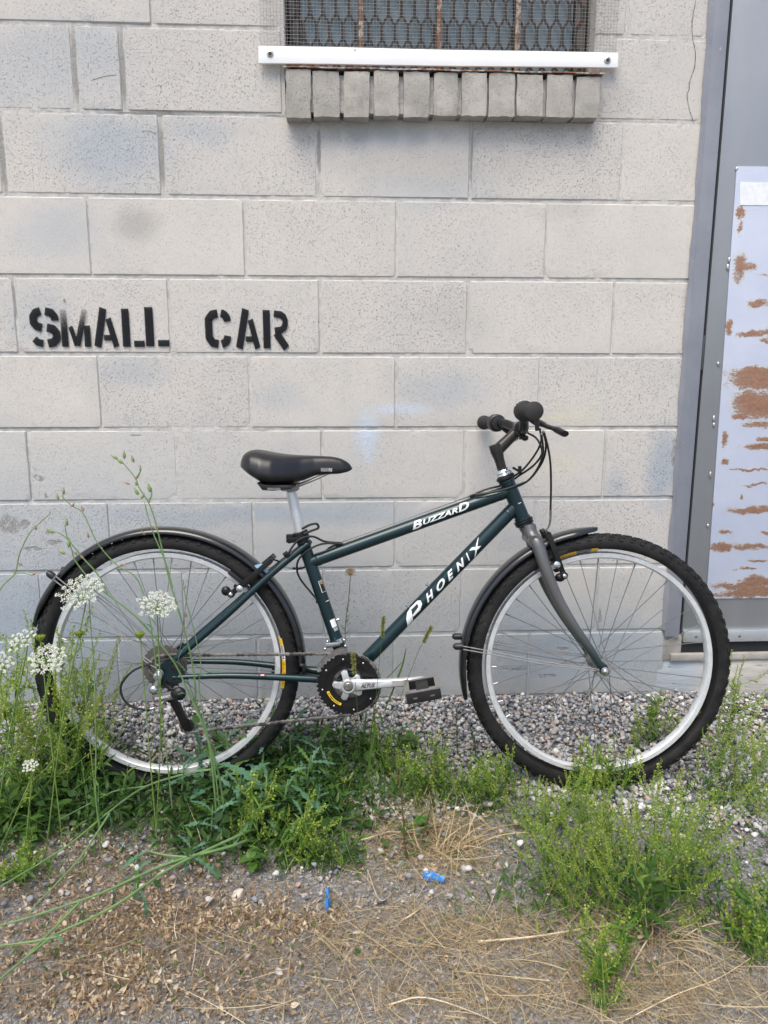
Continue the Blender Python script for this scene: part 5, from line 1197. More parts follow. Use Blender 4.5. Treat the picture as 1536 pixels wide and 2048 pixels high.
def spider_arm(a, ln, w0, w1):
    d = Vector((math.cos(a), 0, math.sin(a))); nn = Vector((-d.z, 0, d.x)); C = BB + Vector((0, -.066, 0))
    o_ = [C + nn * w0, C + d * ln * .7 + nn * w1 * .8, C + d * ln + nn * w1 * .85 + Vector((0, .004, 0)), C + d * (ln + .004) + Vector((0, .004, 0)), C + d * ln - nn * w1 * .85 + Vector((0, .004, 0)), C + d * ln * .7 - nn * w1 * .8, C - nn * w0]
    k = len(o_); t.add([q for q in o_] + [q + Vector((0, .009, 0)) for q in o_], [tuple(range(k)), tuple(reversed(range(k, 2 * k)))] + [(i, i + k, (i + 1) % k + k, (i + 1) % k) for i in range(k)])
for a in (107, 41, 178, 252, 325): spider_arm(R(a), .036 if a != 41 else .033, .011, .0095)
t.lathe([(.0001, .070), (.0120, .0715), (.0150, .0725), (.0165, .0715), (.0180, .066), (.0180, .050), (.0001, .050)], (BB.x, 0, BB.z), (0, -1, 0), 28)
PE = bp(843, 1364, .082); ax_ = Vector((PE.x, -.080, PE.z)); c0 = Vector((BB.x, -.0700, BB.z))
cd_ = (ax_ - c0).normalized(); cn = Vector((-cd_.z, 0, cd_.x)).normalized()
prof_ = [(0, .0155, 0), (.10, .0150, 0), (.25, .0125, 0), (.6, .0105, 0), (.88, .0100, 0), (1.0, .0115, 0), (1.07, .0070, 0)]
vs = []
for (k, h_, _) in prof_:
    q = c0 + (ax_ - c0) * k
    for (sn_, yy) in ((1, .0035), (.72, 0), (-.72, 0), (-1, .0035), (-1, .0110), (1, .0110)): vs.append(q + cn * h_ * sn_ + Vector((0, yy, 0)))
fs = [(i * 6 + k, i * 6 + (k + 1) % 6, (i + 1) * 6 + (k + 1) % 6, (i + 1) * 6 + k) for i in range(len(prof_) - 1) for k in range(6)] + [tuple(range(5, -1, -1)), tuple((len(prof_) - 1) * 6 + k for k in range(6))]
t.add(vs, fs); arm = part(t, 'crank_arm', simple('silver_crank', (.56, .57, .58), .33, .55, var=.06), crank, smooth=40, bevel=.0008)
part(MB().lathe([(.0001, .0745), (.0085, .0742), (.0100, .0728), (.0108, .0722), (.0120, .0722)], (BB.x, 0, BB.z), (0, -1, 0), 22), 'crank_cap', M_DULL, arm)
g = fit(text_geo('ALTUS', .4, .02), .030, .066, -.0055, .0045, 2)
for v in g.verts: q = c0 + cd_ * v.co.x + cn * v.co.y; v.co = q + Vector((0, -.0010 - .0005, 0))
me = bpy.data.meshes.new('lettering'); g.to_mesh(me); g.free(); me.materials.append(M_INK); link('lettering', me, arm)
# far crank arm
q = BB + Vector((0, .066, 0)); e = q - cd_ * .170 * 1.0; e.y = .082; part(MB().bar(q, e, .024, .011).lathe([(.0001, -.008), (.017, -.008), (.017, .006), (.0001, .006)], q, Y, 18), 'crank_arm', M_DULL, crank, bevel=.002)
def pedal(at, sg, tilt=-.18):
    p_ = empty('pedal', parent=bike); M = Matrix.Rotation(tilt, 3, 'Y')
    def P(c, d, name, mat_, bv=.0015):
        t_ = MB().box((0, 0, 0), d); t_.v = [tuple(at + M @ (Vector(v) + Vector((c[0], -sg * c[1], c[2])))) for v in t_.v]; return part(t_, name, mat_, p_, bevel=bv)
    P((0, .052, 0), (.030, .080, .018), 'body', M_BLACK); 
    t_ = MB()
    for (c, d) in (((.036, .052, .0), (.009, .090, .026)), ((-.036, .052, .0), (.009, .090, .026)), ((0, .010, .0), (.070, .009, .022)), ((0, .095, .0), (.078, .009, .026))):
        b_ = MB().box((0, 0, 0), d); t_.add([tuple(at + M @ (Vector(v) + Vector((c[0], -sg * c[1], c[2])))) for v in b_.v], b_.f)
    part(t_, 'cage', M_BLACK, p_, bevel=.0015)
    t_ = MB()
    for (c, d) in (((.0365, .052, .0135), (.012, .092, .0018)), ((-.0365, .052, .0135), (.012, .092, .0018)), ((0, .0955, .0135), (.078, .009, .0018)), ((0, .010, .0118), (.064, .008, .0018))):
        b_ = MB().box((0, 0, 0), d); t_.add([tuple(at + M @ (Vector(v) + Vector((c[0], -sg * c[1], c[2])))) for v in b_.v], b_.f)
    part(t_, 'cage_plate', simple('worn_grey_pedal_plate', (.24, .23, .22), .5, .4, var=.25, vscale=150) if sg > 0 else bpy.data.materials['worn_grey_pedal_plate'], p_)
    for x in (-.020, .020): P((x, .0997, -.001), (.010, .0012, .004), 'slot', M_DULL if sg > 0 else M_BLACK, 0)
    part(MB().tube([at + Vector((0, sg * .008, 0)), at + Vector((0, -sg * .012, 0))], .0065, 12), 'spindle', M_DULL, p_); return p_
pedal(ax_, 1); pedal(e, -1, .1)
# cassette
for k in range(7):
    r = .0555 - k * .0062; yy = -(.0260 + k * .0044); t = MB(); n_ = (28 - k * 3) * 2; o_ = [((r + (.0022 if i % 2 else -.0015)) * math.cos(2 * math.pi * i / n_), (r + (.0022 if i % 2 else -.0015)) * math.sin(2 * math.pi * i / n_)) for i in range(n_)]
    t.prism(o_, yy, yy + .0018); part(t, 'sprocket', M_CHAIN, rear, smooth=0)
# chain
def chain_path():
    c0 = BB + Vector((0, -.0535, 0)); rr = .0785; s0 = L(0, 0, .044); rs = .036
    pts = []
    for a in range(-75, 101, 10): pts.append(c0 + Vector((rr * math.cos(R(a)), 0, rr * math.sin(R(a)))))
    for a in range(96, 200, 15): pts.append(s0 + Vector((rs * math.cos(R(a)), 0, rs * math.sin(R(a)))))
    j1 = bp(343, 1392, .052); j2 = bp(374, 1452, .052)
    for a in (20, -20, -60): pts.append(j1 + Vector((.0165 * math.cos(R(a)), 0, .0165 * math.sin(R(a)))))
    for a in (150, 190, 230, 270): pts.append(j2 + Vector((.0165 * math.cos(R(a)), 0, .0165 * math.sin(R(a)))))
    pts.append(c0 + Vector((rr * math.cos(R(-78)), 0, rr * math.sin(R(-78)))))
    return pts, j1, j2
cp, j1, j2 = chain_path()
dense = [];
for a, b_ in zip(cp[:-1], cp[1:]):
    n_ = max(1, int((b_ - a).length / .002)); dense += [a.lerp(b_, i / n_) for i in range(n_)]
out = [dense[0]]; 
for q in dense:
    if (q - out[-1]).length >= .0127: out.append(q)
t = MB()
for i, (a, b_) in enumerate(zip(out[:-1], out[1:])):
    o_ = .0030 if i % 2 else .0019
    for s in (-1, 1):
        d = (b_ - a).normalized(); M3 = Vector((0, s * o_, 0)); t.tube([a - d * .0028 + M3, a + M3, a.lerp(b_, .5) + M3, b_ + M3, b_ + d * .0028 + M3], [.0018, .0041, .0026, .0041, .0018], 6, flat=.28 if abs(d.z) < .9 else 1)
    t.tube([a + Vector((0, -.0035, 0)), a + Vector((0, .0035, 0))], .0028, 6)
ch = part(t, 'chain', M_CHAIN, smooth=30)
# rear derailleur
rd = empty('rear_derailleur', parent=bike)
hb = bp(317, 1352, .070); body = bp(308, 1379, .078)
part(MB().lathe([(.0001, .010), (.006, .011), (.0105, .009), (.0125, .004), (.0125, -.004), (.0001, -.004)], hb, (0, -1, 0), 20), 'mounting_bolt', M_CHROME, rd)
part(MB().tube(cr([hb, hb.lerp(body, .5) + Vector((.004, 0, 0)), body], 4), [.0085] * 9, 12), 'link', M_DULL, rd)
part(MB().lathe([(.0001, .009), (.005, .0095), (.0085, .008), (.0110, .004), (.0110, -.008), (.0001, -.008)], body, (0, -1, 0), 20), 'knuckle', M_CHROME, rd)
a_, b_ = bp(306, 1397, .080), bp(344, 1390, .080); part(MB().bar(a_, b_, .020, .010).bar(a_ + Vector((0, .016, -.006)), b_ + Vector((0, .016, -.006)), .020, .006), 'parallelogram', M_DULL, rd, bevel=.0015)
g = fit(text_geo('SHIMANO', .1, .02), .006, (b_ - a_).length - .004, -.003, .004, 2); d_ = (b_ - a_).normalized()
for v in g.verts: v.co = a_ + d_ * v.co.x + Vector((0, -.0056, v.co.y))
me = bpy.data.meshes.new('lettering'); g.to_mesh(me); g.free(); me.materials.append(M_WHITE); link('lettering', me, rd)
q = bp(358, 1387, .078); part(MB().ball(q, .0165, 1.05, .7, 1.0, 16, 10), 'spring_housing', M_BLACK, rd)
q = bp(328, 1410, .078); part(MB().lathe([(.0001, .006), (.004, .006), (.0055, .003), (.0055, -.006), (.0001, -.006)], q, (0, -1, 0), 14), 'cable_clamp', M_CHROME, rd)
q = bp(314, 1403, .078); part(MB().box(q, (.012, .010, .008)), 'limit_screws', M_CHROME, rd)
q = bp(367, 1402, .078); part(MB().tube([q, q + Vector((-.012, 0, 0))], .0025, 8), 'screw', M_CHROME, rd)
for yy, mt in ((-.058, M_DULL), (-.046, M_DULL)):
    A = Vector((j1.x, yy, j1.z)); B_ = Vector((j2.x, yy, j2.z)); part(MB().bar(A - (B_ - A).normalized() * .010, B_ + (B_ - A).normalized() * .010, .018, .0018), 'pulley_cage', M_BLACKM if yy < -.05 else M_DULL, rd, bevel=.0005)
for q in (j1, j2):
    o_ = [((.0165 + (.0022 if i % 2 else 0)) * math.cos(2 * math.pi * i / 22) + q.x, (.0165 + (.0022 if i % 2 else 0)) * math.sin(2 * math.pi * i / 22) + q.z) for i in range(22)]
    part(MB().prism(o_, -.0545, -.0495), 'pulley', M_BLACK, rd, smooth=0)
# front derailleur
fd = empty('front_derailleur', parent=bike)
q = bp(668, 1287, .02); part(MB().lathe([(.0165, -.006), (.0185, -.006), (.0185, .006), (.0165, .006)], BB + ddir * (q - BB).dot(ddir), ddir, 22, closed=True), 'clamp_band', M_CHROME, fd)
part(MB().bar(bp(652, 1290, .030), bp(680, 1288, .030), .012, .010), 'arm', M_CHROME, fd, bevel=.0015)
for (x, y) in ((655, 1283), (688, 1280), (691, 1292), (650, 1298)): part(MB().ball(bp(x, y, .034), .004, 1, 1, 1, 8, 5), 'bolt', M_CHROME, fd)
for ww in (.060, .047):
    c0 = BB; t = MB(); vs = []
    for i in range(13):
        a = R(92 + i * 5.2); 
        for r in (.0800 + .001, .0800 + .014 - .0005 * i): vs.append((c0.x + r * math.cos(a), -ww, c0.z + r * math.sin(a)))
    for i in range(13):
        a = R(92 + i * 5.2)
        for r in (.0810, .0940 - .0005 * i): vs.append((c0.x + r * math.cos(a), -ww + .0014, c0.z + r * math.sin(a)))
    fs = [(2 * i, 2 * i + 1, 2 * i + 3, 2 * i + 2) for i in range(12)] + [(26 + 2 * i, 28 + 2 * i, 29 + 2 * i, 27 + 2 * i) for i in range(12)] + [(2 * i + 1, 27 + 2 * i, 29 + 2 * i, 2 * i + 3) for i in range(12)] + [(2 * i, 2 * i + 2, 28 + 2 * i, 26 + 2 * i) for i in range(12)]
    t.add(vs, fs); part(t, 'cage_plate', M_DULL, fd, smooth=40)
a = BB + Vector((-.080 * math.cos(R(25)), -.0535, .080 * math.sin(R(25)) + .004)); part(MB().tube([a + Vector((0, .008, 0)), a + Vector((0, -.008, 0))], .004, 8), 'cage_bolt', M_CHROME, fd)
# a small bell-shaped bracket holding the rear mudguard at the chainstay
q = L(.345, -.02); part(MB().box(q, (.008, .03, .03)), 'mudguard_bracket', M_BLACKM, bevel=.001)
# ================================================================ GROUND
m, n, b = new_mat('stony_soil'); p = position(n)
nz = noise(n, p, 8, 6, .65); n2 = noise(n, p, 45, 6, .7); vo = N(n, 'ShaderNodeTexVoronoi'); vo.inputs['Scale'].default_value = 95; lk(n, warp(n, p, 60, .006), vo.inputs['Vector'])
c = mix(n, ramp(n, nz.outputs[0], [(.32, 0), (.68, 1)]), (.215, .215, .22), (.31, .30, .28))
c = mix(n, ramp(n, n2.outputs[0], [(.38, 0), (.62, 1)]), c, (.39, .39, .39))
sep = N(n, 'ShaderNodeSeparateColor'); lk(n, vo.outputs['Color'], sep.inputs[0])
c = mix(n, ramp(n, sep.outputs[0], [(.55, 0), (.75, .6)]), c, (.36, .37, .39)); c = mix(n, ramp(n, vo.outputs['Distance'], [(.30, 0), (.55, .5)]), c, (.10, .095, .085))
lk(n, c, b.inputs['Base Color']); b.inputs['Roughness'].default_value = .95; b.inputs['Specular IOR Level'].default_value = .15
h = mth(n, 'MULTIPLY_ADD', vo.outputs['Distance'], -1.0, mth(n, 'MULTIPLY_ADD', n2.outputs[0], 1.3, noise(n, p, 220, 4, .7).outputs[0])); bump(n, b, h, .006, 1)
M_SOIL = m
xs = np.unique(np.concatenate([np.linspace(-60, -4, 12), np.linspace(-4, -1.5, 20), np.linspace(-1.5, 1.7, 220), np.linspace(1.7, 4, 20), np.linspace(4, 60, 12)]))
ys = np.unique(np.concatenate([np.linspace(-60, -4, 14), np.linspace(-4, -1.6, 24), np.linspace(-1.6, .06, 120), [.3, 1, 3, 10, 30, 60]]))
XX, YY = np.meshgrid(xs, ys, indexing='ij'); ZZ = ground_base(XX, YY)
inside = (np.abs(XX - .1) < 1.7) & (YY > -1.7)
ZZ = ZZ + np.where(inside, rng.normal(size=ZZ.shape) * .0012, 0) - .002
me = bpy.data.meshes.new('ground'); a, b_ = XX.shape
I = np.arange(a * b_).reshape(a, b_); q = np.stack([I[:-1, :-1], I[1:, :-1], I[1:, 1:], I[:-1, 1:]], -1).reshape(-1, 4)
me.from_pydata(np.stack([XX, YY, ZZ], -1).reshape(-1, 3).tolist(), [], q.tolist()); me.materials.append(M_SOIL)
for f in me.polygons: f.use_smooth = True
tag(link('ground', me), 'grey stony soil of the yard', None, None, 'structure')

# ---------------- gravel along the wall
def stone_templates(sub, k, amp=.16, r=None):
    out = []
    for i in range(k):
        bm = bmesh.new(); bmesh.ops.create_icosphere(bm, subdivisions=sub, radius=.5); rr = random.Random(i * 7 + sub)
        ph = [rr.uniform(0, 6) for _ in range(6)]
        planes = [(Vector((rr.gauss(0, 1), rr.gauss(0, 1), rr.gauss(0, 1))).normalized(), rr.uniform(.30, .44)) for _ in range(4)]
        for v in bm.verts:
            d = v.co.normalized(); v.co *= 1 + amp * (math.sin(d.x * 3 + ph[0]) * math.sin(d.y * 3.4 + ph[1]) + .6 * math.sin(d.z * 4 + ph[2] + d.x * 2))
            for (pn_, pd) in planes:
                s = v.co.dot(pn_)
                if s > pd: v.co -= pn_ * (s - pd) * .85
        out.append(template([tuple(v.co) for v in bm.verts], [[v.index for v in f.verts] for f in bm.faces])); bm.free()
    return out
ST2 = stone_templates(2, 8); ST1 = stone_templates(1, 8)
STONES = [(0, (.16, .165, .18)), (.10, (.30, .31, .335)), (.22, (.42, .425, .44)), (.36, (.25, .26, .29)), (.46, (.49, .46, .42)), (.55, (.44, .34, .30)), (.64, (.57, .565, .56)), (.75, (.33, .345, .375)), (.84, (.46, .41, .36)), (.93, (.70, .70, .68)), (1, (.21, .215, .235))]
M_STONE = island_mat('gravel_stone', STONES, .75, 190, .30)
for nd in M_STONE.node_tree.nodes:
    if nd.type == 'VALTORGB' and len(nd.color_ramp.elements) > 5: nd.color_ramp.interpolation = 'CONSTANT'
def front_edge(x):
    """how far the gravel reaches from the wall"""
    return -.40 - .05 * np.sin(x * 3 + 1) - .03 * np.sin(x * 9) - np.clip((x - .55) / .5, 0, 1) * .20 + np.clip((-x - .2) / .5, 0, 1) * .02
def stones(nm, N_, xr, temps, s0, s1, lift, zone='gravel', seed=1):
    r = np.random.default_rng(seed); x = r.uniform(xr[0], xr[1], N_ * 3); y = -r.uniform(0.0, .80, N_ * 3)
    fe = front_edge(x); pr = np.clip((y - fe) / .06 + 1.0, 0, 1); pr = np.where(y < fe - .06, .045, pr); k = r.uniform(size=N_ * 3) < pr; x, y = x[k][:N_], y[k][:N_]; n_ = len(x)
    s = s0 + (s1 - s0) * r.beta(1.6, 3.2, n_)
    Rm = rand_rot(n_, r); S = np.stack([s * r.uniform(.9, 1.3, n_), s * r.uniform(.7, 1.05, n_), s * r.uniform(.5, .85, n_)], 1)
    # mostly lying flat: rotate about z and tilt a little
    az_ = r.uniform(0, 6.28, n_); c_, s_ = np.cos(az_), np.sin(az_); Rz = np.zeros((n_, 3, 3)); Rz[:, 0, 0] = c_; Rz[:, 0, 1] = -s_; Rz[:, 1, 0] = s_; Rz[:, 1, 1] = c_; Rz[:, 2, 2] = 1
    tl = frames(np.stack([np.ones(n_), r.normal(0, .3, n_), r.normal(0, .45, n_)], 1), r.normal(0, .5, n_)); M = np.einsum('nij,njk->nik', Rz, tl) * S[:, None, :]
    z = ground_base(x, y) + lift * r.uniform(0, 1, n_) + s * .12
    T = np.stack([x, np.minimum(y, -s * .35), z], 1)
    return scatter_mesh(nm, temps, r.integers(0, len(temps), n_), M, T, M_STONE)
o = link('gravel', stones('gravel', 13000, (-1.15, 1.35), ST2, .0085, .0220, .016)); tag(o, 'grey and pinkish pebble gravel banked along the foot of the wall', None, None, 'stuff')
o = link('gravel', stones('gravel', 15000, (-1.15, 1.35), ST1, .005, .0105, .013, seed=2)); tag(o, 'fine gravel between the larger pebbles by the wall', None, None, 'stuff')
o = link('gravel', stones('gravel', 12000, (-2.9, -1.15), ST1, .009, .018, .012, seed=3)); tag(o, 'pebble gravel continuing along the wall past the window side', None, None, 'stuff')
o = link('gravel', stones('gravel', 9000, (1.35, 2.5), ST1, .009, .018, .012, seed=4)); tag(o, 'pebble gravel continuing under the door footing', None, None, 'stuff')
# stone chips trodden into the soil
r = np.random.default_rng(11); N_ = 24000; x = r.uniform(-1.4, 1.5, N_); y = r.uniform(-1.6, -.40, N_)
s = .0025 + .015 * r.beta(1.0, 5.0, N_); M = rand_rot(N_, r) * (s[:, None] * r.uniform(.55, 1.2, (N_, 3)))[:, None, :]
T = np.stack([x, y, ground_base(x, y) + s * .05], 1)
M_CHIP = island_mat('soil_stone', [(0, (.22, .235, .265)), (.35, (.33, .35, .39)), (.55, (.28, .27, .26)), (.8, (.48, .49, .50)), (1, (.19, .20, .22))], .85, 160, .4)
o = link('stone_chips', scatter_mesh('stone_chips', ST1, r.integers(0, 8, N_), M, T, M_CHIP)); tag(o, 'small blue grey stone chips trodden into the soil', None, None, 'stuff')

# single stones one can point to
def rock(px, py, size, label, colr, seed=0, sq=(1.2, .9, .6), name='stone'):
    q = gp(px, py); t = MB(); T_ = ST2[seed % 8]; rot_ = Matrix.Rotation(seed * 1.3, 3, 'Z')
    bm = bmesh.new(); bmesh.ops.create_icosphere(bm, subdivisions=3, radius=.5); rr = random.Random(seed + 50)
    pls = [(Vector((rr.gauss(0, 1), rr.gauss(0, 1), rr.gauss(0, 1))).normalized(), rr.uniform(.26, .40)) for _ in range(6)]
    for v in bm.verts:
        for (pn_, pd) in pls:
            s_ = v.co.dot(pn_)
            if s_ > pd: v.co -= pn_ * (s_ - pd) * .9
        v.co *= 1 + rr.uniform(-.012, .012); v.co = rot_ @ Vector((v.co.x * sq[0] * size, v.co.y * sq[1] * size, v.co.z * sq[2] * size))
    me = bpy.data.meshes.new(name)
    for f in bm.faces: f.smooth = True
    bm.to_mesh(me); bm.free(); me.materials.append(simple(name + '_mineral', colr, .8, var=.25, vscale=40, bmp=.0015, bscale=160))
    o = link(name, me, None, q + Vector((0, 0, size * sq[2] * .22))); tag(o, label, 'stone'); return o
rock(476, 1795, .030, 'pale cream stone alone on the bare soil below the blue green weeds', (.58, .53, .46), 3, (1.2, .8, .8))
rock(592, 1502, .024, 'smooth brown stone among the leaves behind the rear tyre', (.30, .22, .17), 5, (1.3, 1, .9))
rock(1495, 1826, .018, 'pale bluish stone near the lower edge of the photo by wispy weeds', (.55, .62, .68), 6, (1.6, .8, .5))
rock(1222, 1900, .020, 'flat blue grey stone lying under a dry stalk below the big weed clump', (.36, .40, .47), 9, (1.4, 1, .5))
rock(391, 1904, .014, 'blue grey stone chip lying in the dry litter', (.36, .38, .42), 12, (1.2, .8, .6), 'stone')
rock(560, 1945, .017, 'light grey angular stone in the dry litter', (.50, .50, .50), 14, (1.2, .9, .6), 'stone')
rock(493, 1915, .016, 'rounded grey blue stone half sunk in the soil', (.34, .36, .40), 16, (1, .9, .6), 'stone')
rock(1254, 1399, .017, 'large pale yellow pebble resting against the painted wall', (.55, .50, .40), 17, (1, 1, .9), 'pebble')
rock(1205, 1426, .014, 'round tan pebble beside the pale yellow pebble on the gravel bank', (.45, .38, .30), 18, (1.1, 1, .8), 'pebble')
# chips of blue paint / plastic
M_BLUE = simple('bright_blue_plastic', (.03, .22, .62), .4, var=.2, vscale=90)
def blue_bit(px, py, pts, label, h=.012):
    q = gp(px, py); t = MB(); n_ = len(pts); ctr = (sum(a for a, _ in pts) / n_, sum(b_ for _, b_ in pts) / n_)
    vs = [(a, b_ , .004 + .35 * h * math.sin(i * 1.9)) for i, (a, b_) in enumerate(pts)] + [(ctr[0], ctr[1], h)] + [(a, b_, -.002) for a, b_ in pts]
    fs = [(i, (i + 1) % n_, n_) for i in range(n_)] + [(i, n_ + 1 + i, n_ + 1 + (i + 1) % n_, (i + 1) % n_) for i in range(n_)]; t.add(vs, fs); o = t.build('plastic_scrap', M_BLUE, None, smooth=0); o.location = q + Vector((0, 0, .007)); o.scale = (1.12, 1.12, 1.2); tag(o, label, 'scrap')
blue_bit(866, 1763, [(-.021, .006), (-.012, .013), (.002, .012), (.012, .006), (.022, -.006), (.020, -.010), (.008, -.006), (-.004, -.004), (-.016, -.001)], 'bright blue plastic scrap lying on straw in the middle', .012)
blue_bit(656, 1795, [(-.004, .010), (.003, .011), (.004, .002), (.001, -.008), (-.004, -.003)], 'small blue plastic chip standing in dry litter, upper of two', .012)
blue_bit(655, 1818, [(-.005, .010), (.004, .012), (.006, .003), (.003, -.006), (.001, -.014), (-.005, -.004)], 'blue plastic chip in dry litter just below a smaller one', .012)
blue_bit(181, 1604, [(-.018, -.010), (-.010, .002), (.000, .006), (.012, .016), (.018, .012), (.008, .000), (-.004, -.008)], 'blue plastic strip tangled in the weeds below the rear wheel', .010)
# ================================================================ VEGETATION
def leaf_mat(name, stops, transl=.30, rough=.5):
    m = island_mat(name, stops, rough, 60, .25, transl, .35); return m
M_PLEAF = leaf_mat('peppergrass_leaf', [(0, (.05, .13, .018)), (.5, (.08, .19, .022)), (1, (.13, .24, .03))])
M_POD = leaf_mat('peppergrass_pod', [(0, (.22, .34, .04)), (.5, (.33, .45, .06)), (.90, (.46, .54, .10)), (1, (.52, .44, .22))], .35)
M_PSTEM = simple('green_stem', (.15, .24, .05), .55, var=.25, vscale=30)
M_BSTEM = simple('pale_green_stem', (.14, .24, .085), .5, var=.2, vscale=30)
M_RSTEM = simple('brown_stem', (.12, .07, .035), .6, var=.25, vscale=30)
M_BLUEG = leaf_mat('blue_green_leaf', [(0, (.05, .13, .07)), (.5, (.085, .20, .115)), (1, (.14, .27, .17))], .22, .45)
M_MIDG = leaf_mat('mid_green_leaf', [(0, (.035, .10, .018)), (.45, (.07, .165, .028)), (.8, (.12, .23, .04)), (1, (.24, .31, .06))], .3, .5)
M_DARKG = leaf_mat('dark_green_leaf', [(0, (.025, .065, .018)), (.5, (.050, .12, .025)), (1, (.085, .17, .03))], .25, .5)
M_GRASS = leaf_mat('green_grass', [(0, (.05, .12, .02)), (.5, (.09, .19, .03)), (.9, (.15, .26, .05)), (1, (.35, .30, .13))], .3, .5)
M_STRAW = leaf_mat('dry_straw', [(0, (.32, .23, .13)), (.4, (.52, .41, .24)), (.8, (.68, .57, .37)), (1, (.22, .15, .09))], .2, .6)
M_LITTER = leaf_mat('dry_litter', [(0, (.24, .15, .085)), (.3, (.42, .30, .19)), (.6, (.58, .46, .31)), (.88, (.74, .64, .48)), (1, (.15, .09, .055))], .2, .7)
M_FLOWER = leaf_mat('white_floret', [(0, (.70, .72, .62)), (.5, (.80, .82, .76)), (1, (.74, .78, .66))], .25, .6)
def lance(n_=5, w=.10, curl=.15, fold=.25, power=.8, seed=0, serr=0.0):
    vs = []; r = random.Random(seed)
    for i in range(n_ + 1):
        x = i / n_; h = w * math.sin(math.pi * min(1, max(.02, x)) ** power) + .004; h *= 1 + serr * r.uniform(-1, 1); z = -curl * x * x + .10 * x
        vs += [(x, -h, z + h * fold), (x, 0, z), (x, h, z + h * fold)]
    fs = []
    for i in range(n_): a = i * 3; fs += [(a, a + 3, a + 4, a + 1), (a + 1, a + 4, a + 5, a + 2)]
    return template(vs, fs)
def lobed(n_=26, w=.24, lobes=5, curl=.2, seed=0, depth=.65):
    r = random.Random(seed); vs = []
    for i in range(n_ + 1):
        x = i / n_; env = w * (.25 + .95 * x ** .8) * (1 - max(0, x - .82) / .18 * .93) if x > .12 else .018 + x * .1
        saw = (x * lobes) % 1.0; lb = 1 - depth * (1 - saw) ** 1.2 if x > .12 else 1
        h1 = env * lb * r.uniform(.85, 1.1); h2 = env * lb * r.uniform(.85, 1.1); z = -curl * x * x + .12 * x + .012 * math.sin(x * 17 + seed)
        sw = .035 * lb
        vs += [(x - sw, -h1, z + h1 * r.uniform(.1, .45)), (x, -h1 * .45, z + h1 * .10), (x, 0, z), (x, h2 * .45, z + h2 * .10), (x - sw, h2, z + h2 * r.uniform(.1, .45))]
    fs = []
    for i in range(n_):
        a = i * 5
        for k in range(4): fs.append((a + k, a + 5 + k, a + 6 + k, a + 1 + k))
    return template(vs, fs)
def oval(n_=6, w=.32, curl=.2, seed=0): return lance(n_, w, curl, .18, .75, seed, .06)
def blade(n_=5, w=.012, curl=.5, tw=0):
    vs = []
    for i in range(n_ + 1):
        x = i / n_; h = w * (1 - x ** 2.2) + .0008; z = -curl * x * x; vs += [(x * (1 - .25 * curl * x), -h, z), (x * (1 - .25 * curl * x), h, z + h * .5)]
    return template(vs, [(2 * i, 2 * i + 2, 2 * i + 3, 2 * i + 1) for i in range(n_)])
NARROW = [lance(4, .07, c, .3) for c in (-.1, .1, .35, .6)]
LANCE = [lance(5, .12, c, .3, serr=.08, seed=i) for i, c in enumerate((-.05, .2, .45, .7))]
OVALS = [oval(6, .30, c, i) for i, c in enumerate((.1, .3, .5))]
LOBED = [lobed(30, .10 + .022 * i, 5 + i % 3, .2 + .32 * i, i, .72) for i in range(5)]
GRASSB = [blade(5, .014, c) for c in (.15, .45, .8, 1.2)]
POD = [template([(0, -.0003, 0), (0, .0003, 0), (.0038, 0, .0005), (.0036, -.0013, .0003), (.0050, -.0017, .0008), (.0064, -.0010, .0003), (.0066, .0009, .0006), (.0052, .0017, .0002), (.0037, .0013, .0007)], [(0, 2, 1), (3, 4, 5, 6, 7, 8)]),
       template([(0, -.0003, 0), (0, .0003, 0), (.0030, 0, 0), (.0028, -.0010, 0), (.0040, -.0013, .0010), (.0050, 0, .0004), (.0040, .0013, -.0004)], [(0, 2, 1), (3, 4, 5, 6)])]
class Plant:
    def __init__(s, seed): s.r = random.Random(seed); s.np = np.random.default_rng(seed); s.st = MB(); s.L = {}; 
    def stem(s, pts, r0, r1, seg=5, n_=5):
        p_ = cr(pts, n_); k = len(p_); s.st.tube(p_, [r0 + (r1 - r0) * i / (k - 1) for i in range(k)], seg, cap=False); return p_
    def leaf(s, kind, pos, d, size, roll=0, width=1.0): s.L.setdefault(kind, []).append((pos, d, size, roll, width))
    def mesh(s, kind, temps, mat_, name, upv=(0, 0, 1)):
        a = s.L.get(kind)
        if not a: return None
        T = np.array([tuple(x[0]) for x in a]); D = np.array([tuple(x[1]) for x in a]); sz = np.array([x[2] for x in a]); ro = np.array([x[3] for x in a]); wd = np.array([x[4] for x in a])
        M = frames(D, ro) * np.stack([sz, sz * wd, sz], 1)[:, None, :]
        return scatter_mesh(name, temps, s.np.integers(0, len(temps), len(a)), M, T, mat_)
def rdir(r, el): a = r.uniform(0, 2 * math.pi); return Vector((math.cos(a) * math.cos(el), math.sin(a) * math.cos(el), math.sin(el)))
def raceme(P_, path, dens, r, start=.35):
    n_ = len(path); tot = sum((path[i + 1] - path[i]).length for i in range(n_ - 1)); s0 = int(n_ * start)
    for i in range(s0, n_ - 1):
        a, b_ = path[i], path[i + 1]; d = (b_ - a); Ls = d.length; d.normalize(); k = max(1, int(Ls * dens))
        frac = (i - s0) / max(1, n_ - 1 - s0)
        for j in range(k):
            q = a + d * Ls * (j + r.random()) / k; o_ = rdir(r, 0); o_ = (o_ - d * o_.dot(d)).normalized(); dd = (o_ * (1.0 - .35 * frac) + d * (.45 + .7 * frac)).normalized()
            P_.leaf('pod', q, dd, (1.45 - .5 * frac) * r.uniform(.8, 1.25), r.uniform(-1.5, 1.5))
